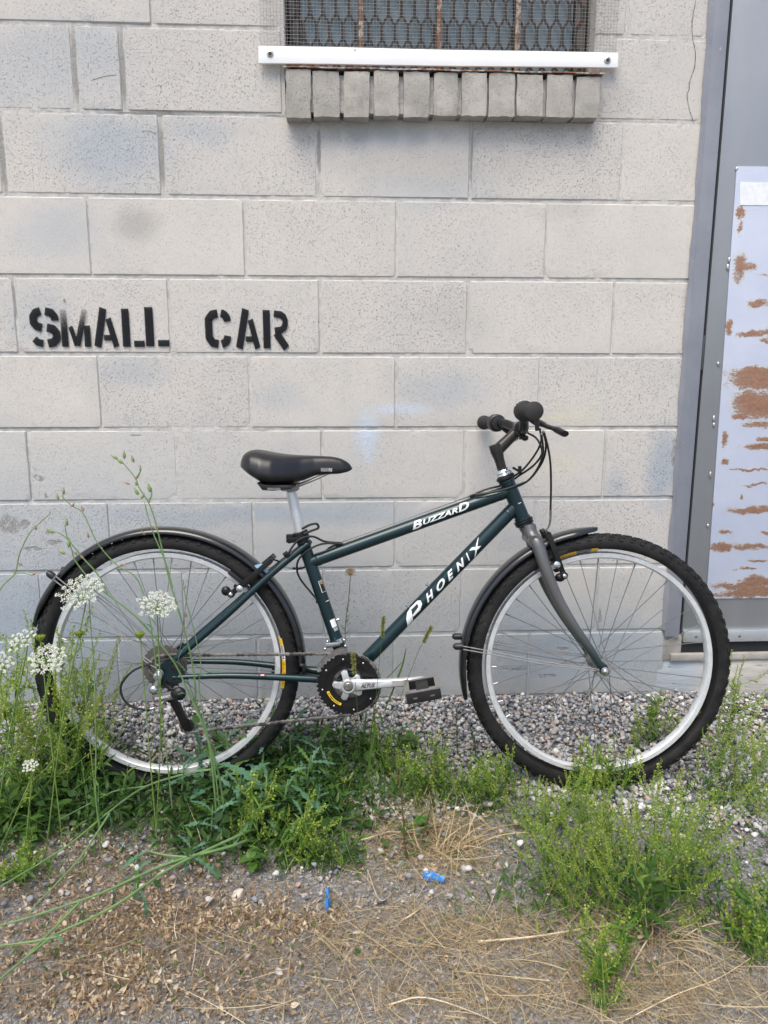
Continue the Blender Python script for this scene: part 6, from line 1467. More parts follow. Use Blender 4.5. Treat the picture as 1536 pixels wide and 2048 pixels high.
def pepper_proto(seed, h=.28, nb=11, spread=1.0, dens=700):
    P_ = Plant(seed); r = P_.r; lean = rdir(r, .0) * r.uniform(.01, .05)
    main = P_.stem([(0, 0, -.01), lean * .3 + Vector((0, 0, h * .3)), lean * .8 + Vector((0, 0, h * .68)), lean + Vector((0, 0, h))], .0019, .0007, 5, 7)
    raceme(P_, main, dens, r, .66); n_ = len(main)
    for i in range(nb):
        k = int(n_ * (.10 + .66 * i / nb)); q = main[k]; a = i * 2.4 + r.uniform(-.4, .4); o_ = Vector((math.cos(a), math.sin(a), 0)); ln = h * r.uniform(.34, .62) * (1.1 - .35 * i / nb)
        p1 = q + o_ * ln * .45 * spread + Vector((0, 0, ln * .36)); p2 = q + o_ * ln * .68 * spread + Vector((0, 0, ln * .92))
        br = P_.stem([q, q.lerp(p1, .5) + o_ * .004, p1, p2], .0012, .0005, 4, 6); raceme(P_, br, dens, r, .38)
        for _ in range(5): b_ = br[r.randint(1, len(br) // 2)]; P_.leaf('leaf', b_, (rdir(r, .5) + o_ * .4).normalized(), r.uniform(.010, .024), r.uniform(-.5, .5))
        if r.random() < .6:
            j = len(br) // 3; o2 = rdir(r, .2); q2 = br[j]; sb = P_.stem([q2, q2 + o2 * ln * .2 + Vector((0, 0, ln * .22)), q2 + o2 * ln * .28 + Vector((0, 0, ln * .5))], .0009, .0004, 4, 5); raceme(P_, sb, dens, r, .3)
    for i in range(26): q = main[r.randint(1, int(n_ * .7))]; P_.leaf('leaf', q, rdir(r, r.uniform(.1, .8)), r.uniform(.018, .040), r.uniform(-.5, .5))
    return [('stem', P_.st.mesh('stem', M_PSTEM, 0)), ('foliage', P_.mesh('leaf', NARROW, M_PLEAF, 'foliage')), ('seed_pods', P_.mesh('pod', POD, M_POD, 'seed_pods'))]
def shoot_proto(seed, h=.16, nl=22, sz=(.030, .060), temps=LANCE, mat_=None, stemmat=None):
    P_ = Plant(seed); r = P_.r; lean = rdir(r, 0) * .02
    main = P_.stem([(0, 0, -.01), lean * .4 + Vector((0, 0, h * .5)), lean + Vector((0, 0, h))], .0020, .0009, 6, 8); n_ = len(main)
    for i in range(nl): k = int(1 + (n_ - 2) * i / nl); a = i * 2.4 + r.uniform(-.3, .3); e = .25 + .8 * i / nl; P_.leaf('leaf', main[k], Vector((math.cos(a) * math.cos(e), math.sin(a) * math.cos(e), math.sin(e))), r.uniform(*sz) * (1.1 - .5 * i / nl), r.uniform(-.3, .3))
    return [('stem', P_.st.mesh('stem', stemmat or M_BSTEM, 0)), ('foliage', P_.mesh('leaf', temps, mat_ or M_MIDG, 'foliage'))]
def lobed_proto(seed, h=.14, nl=9, sz=(.07, .13)):
    """rosette: every jagged leaf is an object"""
    P_ = Plant(seed); r = P_.r; main = P_.stem([(0, 0, -.01), (.004, .0, h * .5), (.010, .004, h)], .0035, .0022, 7, 5); ls = []
    for i in range(nl):
        q = main[int((len(main) - 1) * (.1 + .85 * i / nl))]; a = i * 2.4 + r.uniform(-.4, .4); e = r.uniform(.0, .6) + .5 * i / nl
        d = Vector((math.cos(a) * math.cos(e), math.sin(a) * math.cos(e), math.sin(e))); s = r.uniform(*sz) * (1.1 - .3 * i / nl); ls.append((q, d, s, r.uniform(-.5, .5), seed + i))
    return P_.st.mesh('stem', M_BSTEM, 0), ls
LOBED_ME = []
for i, tmp in enumerate(LOBED):
    me = scatter_mesh('leaf', [tmp], np.array([0]), np.eye(3)[None], np.zeros((1, 3)), M_BLUEG if i < 4 else M_MIDG); LOBED_ME.append(me)
OVAL_ME = [scatter_mesh('leaf', [tmp], np.array([0]), np.eye(3)[None], np.zeros((1, 3)), M_MIDG) for tmp in OVALS]
def put_leaf(parent, q, d, s, roll=0, k=0, pool=None):
    pool = pool or LOBED_ME; M = frames(np.array([tuple(d)]), np.array([roll]))[0]; o = link('leaf', pool[k % len(pool)], parent)
    m_ = Matrix([[*(M[i] * s), (q[i])] for i in range(3)] + [[0, 0, 0, 1]]); o.matrix_basis = m_; return o
PEP = [pepper_proto(100 + i, .27 + .03 * (i % 3), 9 + i % 4, 1.0 + .15 * (i % 2)) for i in range(6)]
PEPS = [pepper_proto(200 + i, .13, 6, .8, 760) for i in range(3)]
SHOOT = [shoot_proto(300 + i, .14 + .02 * i) for i in range(4)]
SHOOTD = [shoot_proto(320 + i, .16 + .02 * i, 34, (.018, .036), NARROW, M_DARKG, M_RSTEM) for i in range(3)]
def place(kind, meshes, px, py, s=1.0, rot=None, tilt=(0, 0), label='', cat='weed', group=None, sink=0.0, pos=None):
    q = pos if pos is not None else gp(px, py); e = empty(kind); r = random.uniform(0, 6.28) if rot is None else rot
    e.location = q + Vector((0, 0, -sink)); e.rotation_euler = (tilt[0], tilt[1], r); e.scale = (s, s, s); tag(e, label, cat, group)
    for nm, me in meshes:
        if me is None: continue
        o = link(nm, me, e)
        if nm in ('foliage', 'seed_pods'): o['kind'] = 'stuff'
    return e
random.seed(21)
ORD = ['first', 'second', 'third', 'fourth', 'fifth', 'sixth', 'seventh', 'eighth']
def many(kind, pool, spots, label, group, s=(.85, 1.15), tl=.22, cat='weed'):
    # tell the members apart: rows by distance, then order from the left
    n_ = len(spots); nr = 1 if n_ <= 5 else 2 if n_ <= 10 else 3; o_ = sorted(range(n_), key=lambda i: -spots[i][1]); lab = {}
    for k in range(nr):
        row = sorted(o_[k * n_ // nr:(k + 1) * n_ // nr], key=lambda i: spots[i][0]); nm_ = '' if nr == 1 else ', ' + (['front', 'back'] if nr == 2 else ['front', 'middle', 'back'])[k] + ' row'
        for j, i in enumerate(row): lab[i] = label + nm_ + ', ' + ORD[j] + ' from left'
    for i, q in enumerate(spots): place(kind, pool[i % len(pool)], q[0], q[1], (q[2] if len(q) > 2 else 1) * random.uniform(*s), None, (random.uniform(-tl, tl), random.uniform(-tl, tl)), lab[i], cat, group)
# big clump at lower right
many('peppergrass', PEP, [(1190, 1810, .75), (1262, 1838, .85), (1320, 1845, .9), (1240, 1770, .7), (1340, 1790, .85), (1285, 1788, .8), (1395, 1790, .8), (1225, 1725, .6), (1300, 1735, .7), (1430, 1745, .65), (1360, 1740, .7), (1235, 1860, .6), (1385, 1835, .65), (1175, 1765, .55)],
     'bushy peppergrass in thick clump below front wheel', 'peppergrass in the thick clump below the front wheel')
many('peppergrass', PEP, [(1110, 1790, .75), (1085, 1720, .7), (1140, 1745, .75), (1060, 1670, .6), (1120, 1680, .6), (1160, 1690, .65), (1130, 1835, .6), (1080, 1790, .55), (1175, 1845, .55)],
     'looser peppergrass on soil beside the thick clump', 'looser peppergrass left of the thick clump')
many('peppergrass', PEP, [(52, 1640, 1.25), (20, 1600, 1.2), (95, 1610, 1.2), (140, 1620, 1.1), (70, 1560, 1.15), (118, 1560, 1.25), (170, 1585, 1.0), (5, 1680, 1.0), (205, 1560, .95), (150, 1520, 1.0), (30, 1520, 1.05), (90, 1500, .9)],
     'tall peppergrass among white umbels at rear wheel', 'tall peppergrass at the rear wheel')
many('peppergrass', PEP, [(1425, 1560, 1.0), (1405, 1595, .85), (1440, 1530, 1.05)], 'dense peppergrass rising against the front tyre by the door', 'peppergrass at the edge of the front tyre')
many('peppergrass', PEP, [(1500, 1600, .7), (1520, 1560, .7), (1480, 1640, .65), (1530, 1640, .7), (1540, 1700, .6)], 'wispy peppergrass on gravel below the door footing', 'wispy peppergrass below the door footing')
many('peppergrass', PEPS, [(1485, 1900, 1.1), (1510, 1880, 1.2), (1530, 1910, 1.1), (1500, 1930, .9), (1545, 1860, 1.2)], 'wispy peppergrass around the pale bluish stone', 'wispy peppergrass around the pale bluish stone')
many('peppergrass', PEPS, [(1205, 1995, 1.3), (1228, 1950, 1.2), (1212, 2035, 1.1)], 'small upright peppergrass in straw under the thick clump', 'small peppergrass in straw under the thick clump')
many('peppergrass', PEPS, [(1195, 1590, 1.3), (1225, 1600, 1.1), (1165, 1600, 1.0), (1250, 1590, .9), (1140, 1620, .9)], 'thin peppergrass sprig before the bottom of front wheel', 'thin sprigs before the front wheel')
many('peppergrass', PEPS, [(800, 1590, 1.1), (830, 1610, 1.0), (860, 1600, 1.1), (895, 1610, 1.2), (925, 1600, 1.1), (950, 1620, 1.0), (985, 1625, 1.0), (1010, 1600, 1.0), (880, 1575, 1.0), (780, 1560, 1.1)], 'small peppergrass on the mound between the wheels', 'small peppergrass between the wheels')
many('peppergrass', PEPS, [(560, 1700, 1.1), (600, 1720, 1.2), (520, 1710, 1.2), (640, 1730, 1.0), (690, 1740, .9), (575, 1740, 1.0), (480, 1700, 1.0), (60, 1740, 1.0), (25, 1760, 1.1)], 'low peppergrass fringe under the blue green leaves', 'low peppergrass fringe under the blue green leaves', tl=.7)
many('peppergrass', PEPS, [(1290, 1490, 1.2), (1310, 1480, 1.0), (1345, 1490, .9), (1275, 1505, .8)], 'faint green sprig on gravel behind the front wheel', 'faint sprigs on gravel behind the front wheel')
many('leafy_weed', SHOOTD, [(955, 1530, .8), (915, 1520, .8), (1000, 1560, .7), (880, 1540, .8), (1470, 1580, .9), (1440, 1620, .8)], 'dark fine leaved weed at the edge of the gravel', 'dark fine leaved weeds at the gravel edge')
many('leafy_weed', SHOOT, [(100, 1640, 1.0), (150, 1600, 1.1), (180, 1650, .9), (215, 1600, 1.0), (120, 1580, 1.1), (60, 1600, 1.0), (235, 1640, .8), (170, 1560, 1.1), (30, 1660, 1.0), (200, 1660, .8), (1290, 1870, 1.0), (1310, 1850, .9)], 'young lance leaved green weed among taller plants', 'young lance leaved weeds')
place('leafy_weed', SHOOTD[1], 812, 1716, 1.15, 1.2, (0, .05), 'thin dark stemmed weed with small leaves rising from straw', 'weed')
place('leafy_weed', SHOOTD[2], 838, 1705, .8, .2, (0, .15), 'shorter dark stemmed weed beside a taller one in straw', 'weed')
many('leafy_weed', SHOOT, [(660, 1745, .55), (690, 1720, .5), (715, 1745, .5), (640, 1760, .5)], 'low leafy weed sprawling on straw by blue green leaves', 'low leafy weeds on straw', tl=.6)

# blue green jagged weeds under the bicycle
random.seed(5)
LP = [lobed_proto(400 + i, .10 + .03 * (i % 3), 11 + i % 3, (.045, .095)) for i in range(4)]
spots = [(430, 1600, 1.1), (480, 1640, 1.1), (520, 1580, 1.0), (560, 1640, 1.0), (400, 1560, 1.1), (460, 1560, 1.2), (610, 1600, .9), (580, 1540, .9), (640, 1640, .85), (420, 1690, .8), (520, 1680, .9), (600, 1490, .9), (640, 1520, .8), (360, 1610, .8), (560, 1480, .7), (380, 1730, .55), (280, 1770, .45), (620, 1690, .7)]
JL = {}
_o = sorted(range(len(spots)), key=lambda i: -spots[i][1])
for k, nm_ in enumerate(('front row', 'middle row', 'back row')):
    for j, i in enumerate(sorted(_o[k * 6:(k + 1) * 6], key=lambda i: spots[i][0])): JL[i] = nm_ + ', ' + ORD[j] + ' from left'
for i, (x, y, s) in enumerate(spots):
    sm, ls = LP[i % 4]; e = empty('jagged_leaf_weed'); e.location = gp(x, y); e.rotation_euler = (random.uniform(-.2, .2), random.uniform(-.2, .2), random.uniform(0, 6.28)); e.scale = (s, s, s)
    tag(e, 'blue green jagged leaved weed under the rear tyre, ' + JL[i], 'weed', 'jagged leaved weeds under the rear tyre'); link('stem', sm, e)
    for (q, d, sz, ro, k) in ls: put_leaf(e, q, d, sz, ro, k)
# low broad leaved weeds
for i, (x, y, s, lab) in enumerate(((628, 1605, .060, 'a'), (40, 1660, .045, 'b'), (20, 1640, .04, 'b'), (820, 1500, .035, 'a'), (540, 1600, .04, 'a'), (585, 1700, .045, 'a'), (505, 1740, .04, 'a'), (845, 1670, .03, 'a'), (60, 1690, .035, 'b'))):
    e = empty('broad_leaf_weed'); e.location = gp(x, y) + Vector((0, 0, .03)); tag(e, ('low weed with rounded bright leaves ' + {628: 'standing brightest at the right end of the weed mass', 820: 'under the pedal', 540: 'amid the jagged leaves below the rear tyre', 585: 'in the lower fringe of the weed mass', 505: 'hanging lowest over bare soil', 845: 'beside the dark stemmed weed'}[x]) if lab == 'a' else 'low rounded leaf weed at the foot of the tall peppergrass, ' + {40: 'middle one', 20: 'left one', 60: 'front one'}[x], 'weed', 'rounded leaf weeds ' + ('near the blue green mass' if lab == 'a' else 'under the tall peppergrass'))
    e.rotation_euler = (0, 0, random.uniform(0, 6))
    for k in range(6): a = k * 1.05 + random.uniform(-.2, .2); put_leaf(e, (0, 0, -.01 + .01 * (k % 2)), (math.cos(a), math.sin(a), random.uniform(.1, .7)), s * random.uniform(.8, 1.2), random.uniform(-.5, .5), k, OVAL_ME)

# ---- stems traced through space
M_BUD = simple('green_bud', (.20, .28, .10), .6, var=.2)
M_BUDD = simple('brown_bud', (.30, .19, .12), .7, var=.3)
def bud(t, q, d, s=1.0):
    q = Vector(q); d = Vector(d).normalized(); t.tube([q, q + d * .004 * s, q + d * .009 * s, q + d * .014 * s, q + d * .018 * s], [.0008 * s, .0032 * s, .0038 * s, .0018 * s, .0010 * s], 7)
def stalk(name, paths, label, y=None, z=None, r0=.0026, r1=.0010, buds=(), dead=(), leaves=(), mat_=None, cat='weed', ground_to=None):
    """paths of sight points; y = distance of the plant from the wall (upright), z = height over soil (lying)"""
    def P3(q):
        if len(q) > 2: return wp(q[0], q[1], q[2])
        return wp(q[0], q[1], y) if y is not None else gp(q[0], q[1], z)
    P0 = P3(paths[0][0]); e = empty(name, (P0.x, P0.y, gz(P0.x, P0.y))); tag(e, label, cat)
    sh = -e.location
    for i, pth in enumerate(paths):
        pp = [P3(q) for q in pth]
        if z is not None and i == 0: pp = [gp(pth[0][0] + 60, pth[0][1] - 25, -.005)] + pp
        if ground_to is not None and i == 0: pp = [Vector((pp[0].x + .01, pp[0].y, gz(pp[0].x, pp[0].y) - .01))] + pp
        k0, k1 = (r0, r1) if i == 0 else (r0 * .75, r1 * .9)
        c_ = cr(pp, 6); n_ = len(c_); t = MB().tube(c_, [k0 + (k1 - k0) * j / (n_ - 1) for j in range(n_)], 7); o = t.build('stem', mat_ or M_BSTEM, e); o.location = sh
    if buds:
        for q in buds: t = MB(); bud(t, P3(q[:2]), (q[2], 0, q[3]), q[4] if len(q) > 4 else 1); o = t.build('bud', M_BUD, e); o.location = sh
    for q in dead: t = MB(); bud(t, P3(q), (random.uniform(-1, 1), 0, random.uniform(-.2, 1)), .7); o = t.build('bud', M_BUDD, e); o.location = sh
    for (x, y_, dx, dz, s, k) in leaves: o = put_leaf(e, P3((x, y_)) + sh, Vector((dx, -.35, dz)).normalized(), s, random.uniform(-.4, .4), k)
    return e
yA = -.52
stalk('tall_weed', [[(440, 1560), (418, 1484), (389, 1401), (391, 1397), (389, 1355), (377, 1291), (352, 1204), (341, 1169), (325, 1101), (310, 1041), (297, 1005), (278, 975), (270, 955), (247, 927)],
                    [(345, 1176), (330, 1122), (305, 1062), (289, 1005)], [(297, 1005), (303, 990), (303, 975)], [(271, 958), (281, 942), (280, 930)]],
      'tall thin weed with green buds crossing the rear wheel and reaching highest on the wall', y=yA, ground_to=1, r0=.0027,
      buds=[(247, 927, -1, .7), (236, 918, -.9, .5, .9), (249, 918, 0, 1), (268, 925, -.3, 1, .9), (281, 944, 0, .8, .6), (301, 985, -.2, 1, 1.1), (277, 990, -.5, 1), (283, 998, .3, .6, .8), (272, 972, .2, 1, .8)], dead=[(270, 958), (260, 968), (313, 1060), (290, 1070)],
      leaves=[(389, 1397, -.3, .6, .05, 1), (377, 1291, -.7, -.2, .035, 2), (400, 1440, .5, .3, .08, 0), (430, 1530, .6, .3, .10, 2)])
stalk('tall_weed', [[(420, 1500), (384, 1399), (369, 1367), (345, 1320), (288, 1250), (250, 1215), (216, 1190), (182, 1161), (151, 1122), (142, 1095), (133, 1070), (130, 1050)],
                    [(216, 1190), (196, 1150), (168, 1118), (138, 1082), (122, 1068), (105, 1062)]],
      'leaning weed stem with small buds above the rear mudguard end', y=-.54, ground_to=1, r0=.0025,
      buds=[(134, 1052, 0, 1, .9), (108, 1066, -.8, .5), (131, 1108, -1, .6, 1), (137, 1095, .2, 1, 1.1)], dead=[(155, 1110), (168, 1118)], leaves=[(288, 1250, .4, .5, .03, 3), (345, 1320, .9, -.3, .045, 1), (370, 1365, .9, .5, .10, 0)])
stalk('tall_weed', [[(330, 1480), (322, 1420), (312, 1330), (300, 1240), (284, 1180), (268, 1151), (234, 1130), (195, 1086), (167, 1028), (148, 1014), (130, 1000), (124, 990)]],
      'weed stem arching left over the rear tyre to tiny buds', y=-.48, ground_to=1, r0=.0017, buds=[(127, 990, .1, 1, .9), (117, 1000, -.2, 1, .8)], dead=[(167, 1023), (142, 1014), (251, 1130), (177, 1076)])
stalk('tall_weed', [[(-30, 1260), (0, 1180), (29, 1148), (39, 1109), (57, 1070), (80, 1045), (99, 1028), (99, 1022)], [(29, 1148), (45, 1146), (64, 1150)]], 'dark thin stem with a bend entering from the picture edge', y=-.40, ground_to=1, r0=.0018, r1=.0008, dead=[(64, 1150), (45, 1131), (73, 1060)], mat_=M_PSTEM)
stalk('tall_weed', [[(430, 1540), (410, 1450), (398, 1375), (402, 1330), (390, 1270), (372, 1200), (366, 1160)]], 'pale thin stem rising in front of the seat stay', y=-.55, ground_to=1, r0=.0016, dead=[(366, 1178), (372, 1235)])
stalk('tall_weed', [[(192, 1600), (192, 1500), (190, 1400), (188, 1330), (182, 1260), (178, 1200)]], 'straight green stem carrying the largest white umbel', y=-.60, ground_to=1, r0=.0019, leaves=())
# lying stems
stalk('fallen_weed', [[(440, 1535), (379, 1546), (292, 1573), (219, 1623), (150, 1680), (92, 1719), (40, 1750), (-20, 1785)], [(219, 1627), (167, 1707), (125, 1755), (83, 1798), (55, 1830)], [(292, 1573), (231, 1582), (180, 1607), (121, 1638)]],
      'pale green fallen stem forking toward the bottom edge, uppermost of three', z=.07, r0=.0034, r1=.0014, cat='weed', leaves=[(219, 1630, .3, -.9, .04, 1)])
stalk('fallen_weed', [[(470, 1690), (375, 1715), (320, 1733), (267, 1757), (210, 1783), (158, 1802), (54, 1836), (-20, 1856)], [(158, 1806), (100, 1865), (54, 1911)], [(375, 1715), (330, 1710), (300, 1703)]],
      'pale green fallen stem with jagged leaves, middle of three', z=.06, r0=.0036, r1=.0018, leaves=[(375, 1715, .4, .5, .08, 0), (380, 1712, .7, -.1, .07, 1), (225, 1775, .3, -.6, .035, 2), (300, 1704, -.6, .3, .05, 3), (268, 1755, .1, -.8, .06, 1), (165, 1805, .2, -.8, .045, 1), (250, 1700, -.3, .7, .06, 0)])
stalk('fallen_weed', [[(480, 1670), (358, 1727), (292, 1769), (240, 1805), (183, 1836), (112, 1869), (40, 1925), (-20, 1975)], [(117, 1873), (60, 1884), (-15, 1893)]], 'pale green fallen stem nearest the bottom edge, lowest of three', z=.06, r0=.0034, r1=.0018,
      leaves=[(112, 1869, .2, .6, .03, 3), (280, 1775, .3, -.5, .06, 1), (45, 1930, -.2, .7, .04, 0)])

# ---- white umbels
FLORET = [template([(0, 0, 0)] + [(math.cos(a) * (.0015 if i % 2 else .0007), math.sin(a) * (.0015 if i % 2 else .0007), .0005) for i, a in enumerate([k * math.pi / 5 for k in range(10)])], [(0, k + 1, (k + 1) % 10 + 1) for k in range(10)])]
def umbel_plant(px, py, y, rad, tiltv, base, label, seed, closed=False):
    r = random.Random(seed); c = wp(px, py, y); e = empty('wild_carrot', (base[0], base[1], gz(base[0], base[1]))); tag(e, label, 'wildflower'); sh = -e.location
    N_ = Vector(tiltv).normalized(); S = c - N_ * rad * .55; B_ = Vector((base[0], base[1], gz(base[0], base[1]) - .01)); mid = B_.lerp(S, .55) + Vector((r.uniform(-.01, .01), 0, 0))
    t = MB().tube(cr([B_, mid, S - Vector((0, 0, .02)), S], 8), .0015, 6)
    u = N_.orthogonal().normalized(); v_ = N_.cross(u); pos = []; dirs = []
    nr = 40 if rad > .03 else 20
    for i in range(nr):
        k = math.sqrt((i + .5) / nr); a = i * 2.39996; q = S + (u * math.cos(a) + v_ * math.sin(a)) * rad * k * r.uniform(.88, 1.08) + N_ * rad * (.55 - .12 * k * k + r.uniform(-.05, .05))
        t.tube([S, S.lerp(q, .5) - N_ * rad * .06, q], .00045, 3, cap=False)
        m_ = 26 if k > .2 else 14; ur = rad * .135
        for j in range(m_):
            kk = r.random() ** .6; aa = r.uniform(0, 6.28); f = q + (u * math.cos(aa) + v_ * math.sin(aa)) * ur * kk + N_ * (ur * .35 * (1 - kk * kk) + r.uniform(0, .0012)); pos.append(f); dirs.append((N_ + Vector((r.gauss(0, .35), r.gauss(0, .35), r.gauss(0, .35)))).normalized())
    o = t.build('stem', M_PSTEM, e, smooth=60); o.location = sh
    if not closed:
        n_ = len(pos); D = np.array([tuple(x) for x in dirs]); rn = np.random.default_rng(seed); X = np.cross(D, rn.normal(size=(n_, 3))); X /= np.linalg.norm(X, axis=1)[:, None]; Y_ = np.cross(D, X); M = np.stack([X, Y_, D], 2) * rn.uniform(.75, 1.2, n_)[:, None, None]
        o = link('flower_head', scatter_mesh('flower_head', FLORET, np.zeros(n_, int), M, np.array([tuple(x) for x in pos]), M_FLOWER, False), e); o.location = sh; o['kind'] = 'stuff'
    for k in range(5): a = r.uniform(0, 6); q = B_.lerp(S, r.uniform(.15, .7)); lo = put_leaf(e, q + sh, (math.cos(a), math.sin(a), .6), r.uniform(.02, .035), 0, k); lo.data = FINE_ME
    return e
vs = []
F_ = Plant(77)
for i in range(14):
    x = .15 + .06 * i
    for sg in (1, -1):
        F_.leaf('leaf', (x, 0, 0), (.6, sg, .1), .30 * (1 - .04 * i), 0, .5)
F_.leaf('leaf', (0, 0, 0), (1, 0, 0), 1.0, 0, .15)
FINE_ME = F_.mesh('leaf', [lance(3, .09, .1, .2)], M_PLEAF, 'leaf')
umbel_plant(160, 1181, -.62, .046, (-.1, -.55, .8), (-.62, -.58), 'tallest wild carrot with a broad white umbel over the rear tyre', 1)
umbel_plant(316, 1207, -.60, .040, (.25, -.45, .85), (-.38, -.56), 'wild carrot with white umbel in front of the rear wheel spokes', 2)
umbel_plant(94, 1316, -.62, .038, (.1, -.6, .75), (-.66, -.60), 'wild carrot with white umbel below and beside the tallest one', 3)
umbel_plant(42, 1279, -.60, .030, (-.3, -.5, .8), (-.74, -.57), 'small wild carrot whose white umbel stands by the mudguard tip', 4)
umbel_plant(-2, 1325, -.58, .030, (.2, -.6, .7), (-.80, -.58), 'wild carrot with white umbel cut by the picture edge', 5)
umbel_plant(60, 1531, -.66, .016, (0, -.5, .8), (-.72, -.63), 'lowest and smallest white umbel deep among the peppergrass', 6)
# yellow green opening umbels
for i, (x, y, lab) in enumerate(((81, 1283, 'yellow green unopened umbel between two white ones'), (281, 1277, 'yellow green unopened umbel before the rear wheel spokes'), (160, 1275, 'small pale green bud beneath the largest white umbel'))):
    c = wp(x, y, -.60); e = empty('wild_carrot', (c.x + .01, c.y, gz(c.x, c.y))); tag(e, lab, 'wildflower'); sh = -e.location
    o = MB().tube(cr([(c.x + .01, c.y, gz(c.x, c.y) - .01), (c.x + .004, c.y, (c.z + gz(c.x, c.y)) / 2), c], 6), .0013, 6).build('stem', M_PSTEM, e); o.location = sh
    t = MB()
    for k in range(34): a = k * 2.4; rr_ = .011 * math.sqrt(k / 34); t.tube([c, c + Vector((math.cos(a) * rr_ * .7, math.sin(a) * rr_ * .7, .006)), c + Vector((math.cos(a) * rr_, math.sin(a) * rr_, .013))], [.0005, .0006, .0011], 4)
    o = t.build('bud', M_POD, e, smooth=0); o.location = sh; o['kind'] = 'stuff'
# dried closed umbel between the wheels
c = wp(701, 1150, -.16); e = empty('dried_seed_head', (wp(690, 1300, -.16).x, -.16, gz(-.05, -.16))); tag(e, 'dried brown seed head on a thin stalk between seat tube and down tube', 'weed'); sh = -e.location
o = MB().tube(cr([(wp(686, 1330, -.16).x, -.16, gz(0, -.16)), wp(690, 1270, -.16), wp(697, 1200, -.16), c - Vector((0, 0, .004))], 6), .0011, 6).build('stem', M_RSTEM, e); o.location = sh
t = MB()
for k in range(26):
    a = k * 2.4; rr_ = .004 + .010 * (k / 26); zt = .018 - .004 * (k / 26); t.tube([c, c + Vector((math.cos(a) * rr_ * 1.1, math.sin(a) * rr_ * 1.1, zt * .45)), c + Vector((math.cos(a) * rr_ * .9, math.sin(a) * rr_ * .9, zt))], [.0005, .0006, .0014], 4)
for k in range(9): a = k * .7; t.tube([c, c + Vector((math.cos(a) * .013, math.sin(a) * .013, -.001)), c + Vector((math.cos(a) * .018, math.sin(a) * .018, .004))], .0005, 3)
o = t.build('seed_head', simple('dry_seed_head', (.33, .24, .13), .8, var=.3), e, smooth=0); o.location = sh
for k in range(16): q = wp(697 - k * .6, 1205 + k * 5.5, -.16); put_leaf(e, q + sh, (random.uniform(-1, 1), random.uniform(-1, 1), .9), .014 + .0008 * k, 0, 0, [SH_ME] if 'SH_ME' in globals() else [FINE_ME])

# ---- foxtails and grass tufts
M_FOX = leaf_mat('foxtail_bristle', [(0, (.20, .26, .06)), (.6, (.30, .32, .10)), (1, (.40, .33, .15))], .3)
for i, (path, lab) in enumerate((([(745, 1500, -.50), (752, 1400, -.50), (760, 1310, -.50), (764, 1275, -.50), (767, 1235, -.49)], 'foxtail grass head in front of the down tube'), ([(770, 1500, -.46), (800, 1400, -.46), (830, 1320, -.46), (846, 1285, -.46), (862, 1255, -.46)], 'foxtail grass head leaning right between down tube and front mudguard'), ([(720, 1510, -.60), (716, 1440, -.60), (712, 1380, -.60), (709, 1345, -.60), (706, 1308, -.59)], 'foxtail grass head in front of the chainrings'))):
    P = [wp(*q) for q in path]; e = empty('foxtail_grass', (P[0].x, P[0].y, gz(P[0].x, P[0].y))); tag(e, lab, 'grass'); sh = -e.location
    pth = cr([Vector((P[0].x, P[0].y, gz(P[0].x, P[0].y) - .005))] + P, 8); o = MB().tube(pth, .0006, 5).build('stem', M_GRASS, e); o.location = sh
    hd_ = pth[-9:]; pos, dr = [], []
    for k in range(420): a = hd_[random.randint(0, 7)]; j = hd_.index(a); d = (hd_[j + 1] - a); q = a + d * random.random(); d = d.normalized(); pos.append(q); o_ = rdir(random, random.uniform(-1.5, 1.5)); dr.append((o_ + d * .9).normalized())
    n_ = len(pos); M = frames(np.array([tuple(x) for x in dr]), rng.uniform(-3, 3, n_)) * np.array([.0075, .020, .0075])[None, None, :]
    o = link('seed_head', scatter_mesh('seed_head', [blade(2, .05, .1)], np.zeros(n_, int), M, np.array([tuple(x) for x in pos]), M_FOX), e); o.location = sh; o['kind'] = 'stuff'
def tuft(px, py, n_, h, sp, label, mat_=None, seed=0, group=None, lay=0.0):
    r = np.random.default_rng(seed); q = gp(px, py); e = None
    x = r.normal(0, sp, n_); y = r.normal(0, sp * .6, n_); a = r.uniform(0, 6.28, n_); el = r.uniform(.55, 1.45, n_) * (1 - lay) + lay * r.uniform(0, .4, n_)
    D = np.stack([np.cos(a) * np.cos(el), np.sin(a) * np.cos(el), np.sin(el)], 1); s = h * r.uniform(.5, 1.15, n_); M = frames(D, r.normal(0, .3, n_)) * np.stack([s, s * .75, s], 1)[:, None, :]
    T = np.stack([x, y, ground_base(q.x + x, q.y + y) - gz(q.x, q.y) - .004], 1)
    me = scatter_mesh('grass_tuft', GRASSB, r.integers(0, 4, n_), M, T, mat_ or M_GRASS); o = link('grass_tuft', me, None, Vector((q.x, q.y, gz(q.x, q.y)))); tag(o, label, 'grass', group); return o
tuft(735, 1520, 60, .20, .045, 'tuft of tall green grass standing between pedal and chainrings', seed=1)
tuft(690, 1560, 50, .13, .05, 'shorter green grass tuft left of the tallest tuft', seed=2)
tuft(790, 1530, 40, .14, .04, 'green grass tuft under the pedal', seed=3)
tuft(30, 1650, 60, .20, .03, 'upright green grass tuft under the white umbels by the picture edge', seed=4)
tuft(470, 1530, 40, .16, .04, 'green grass tuft where the rear tyre meets the ground', seed=5)
tuft(860, 1590, 60, .11, .05, 'fine mixed green grass tuft on the mound between wheels', seed=6)
tuft(960, 1590, 45, .10, .05, 'fine grass tuft just left of the front tyre', seed=7)
tuft(900, 1700, 60, .14, .03, 'dry straw tuft splaying from one crown near the middle', M_STRAW, seed=8)
tuft(870, 1640, 60, .12, .04, 'dry straw tuft on the mound above the splayed one', M_STRAW, seed=9)
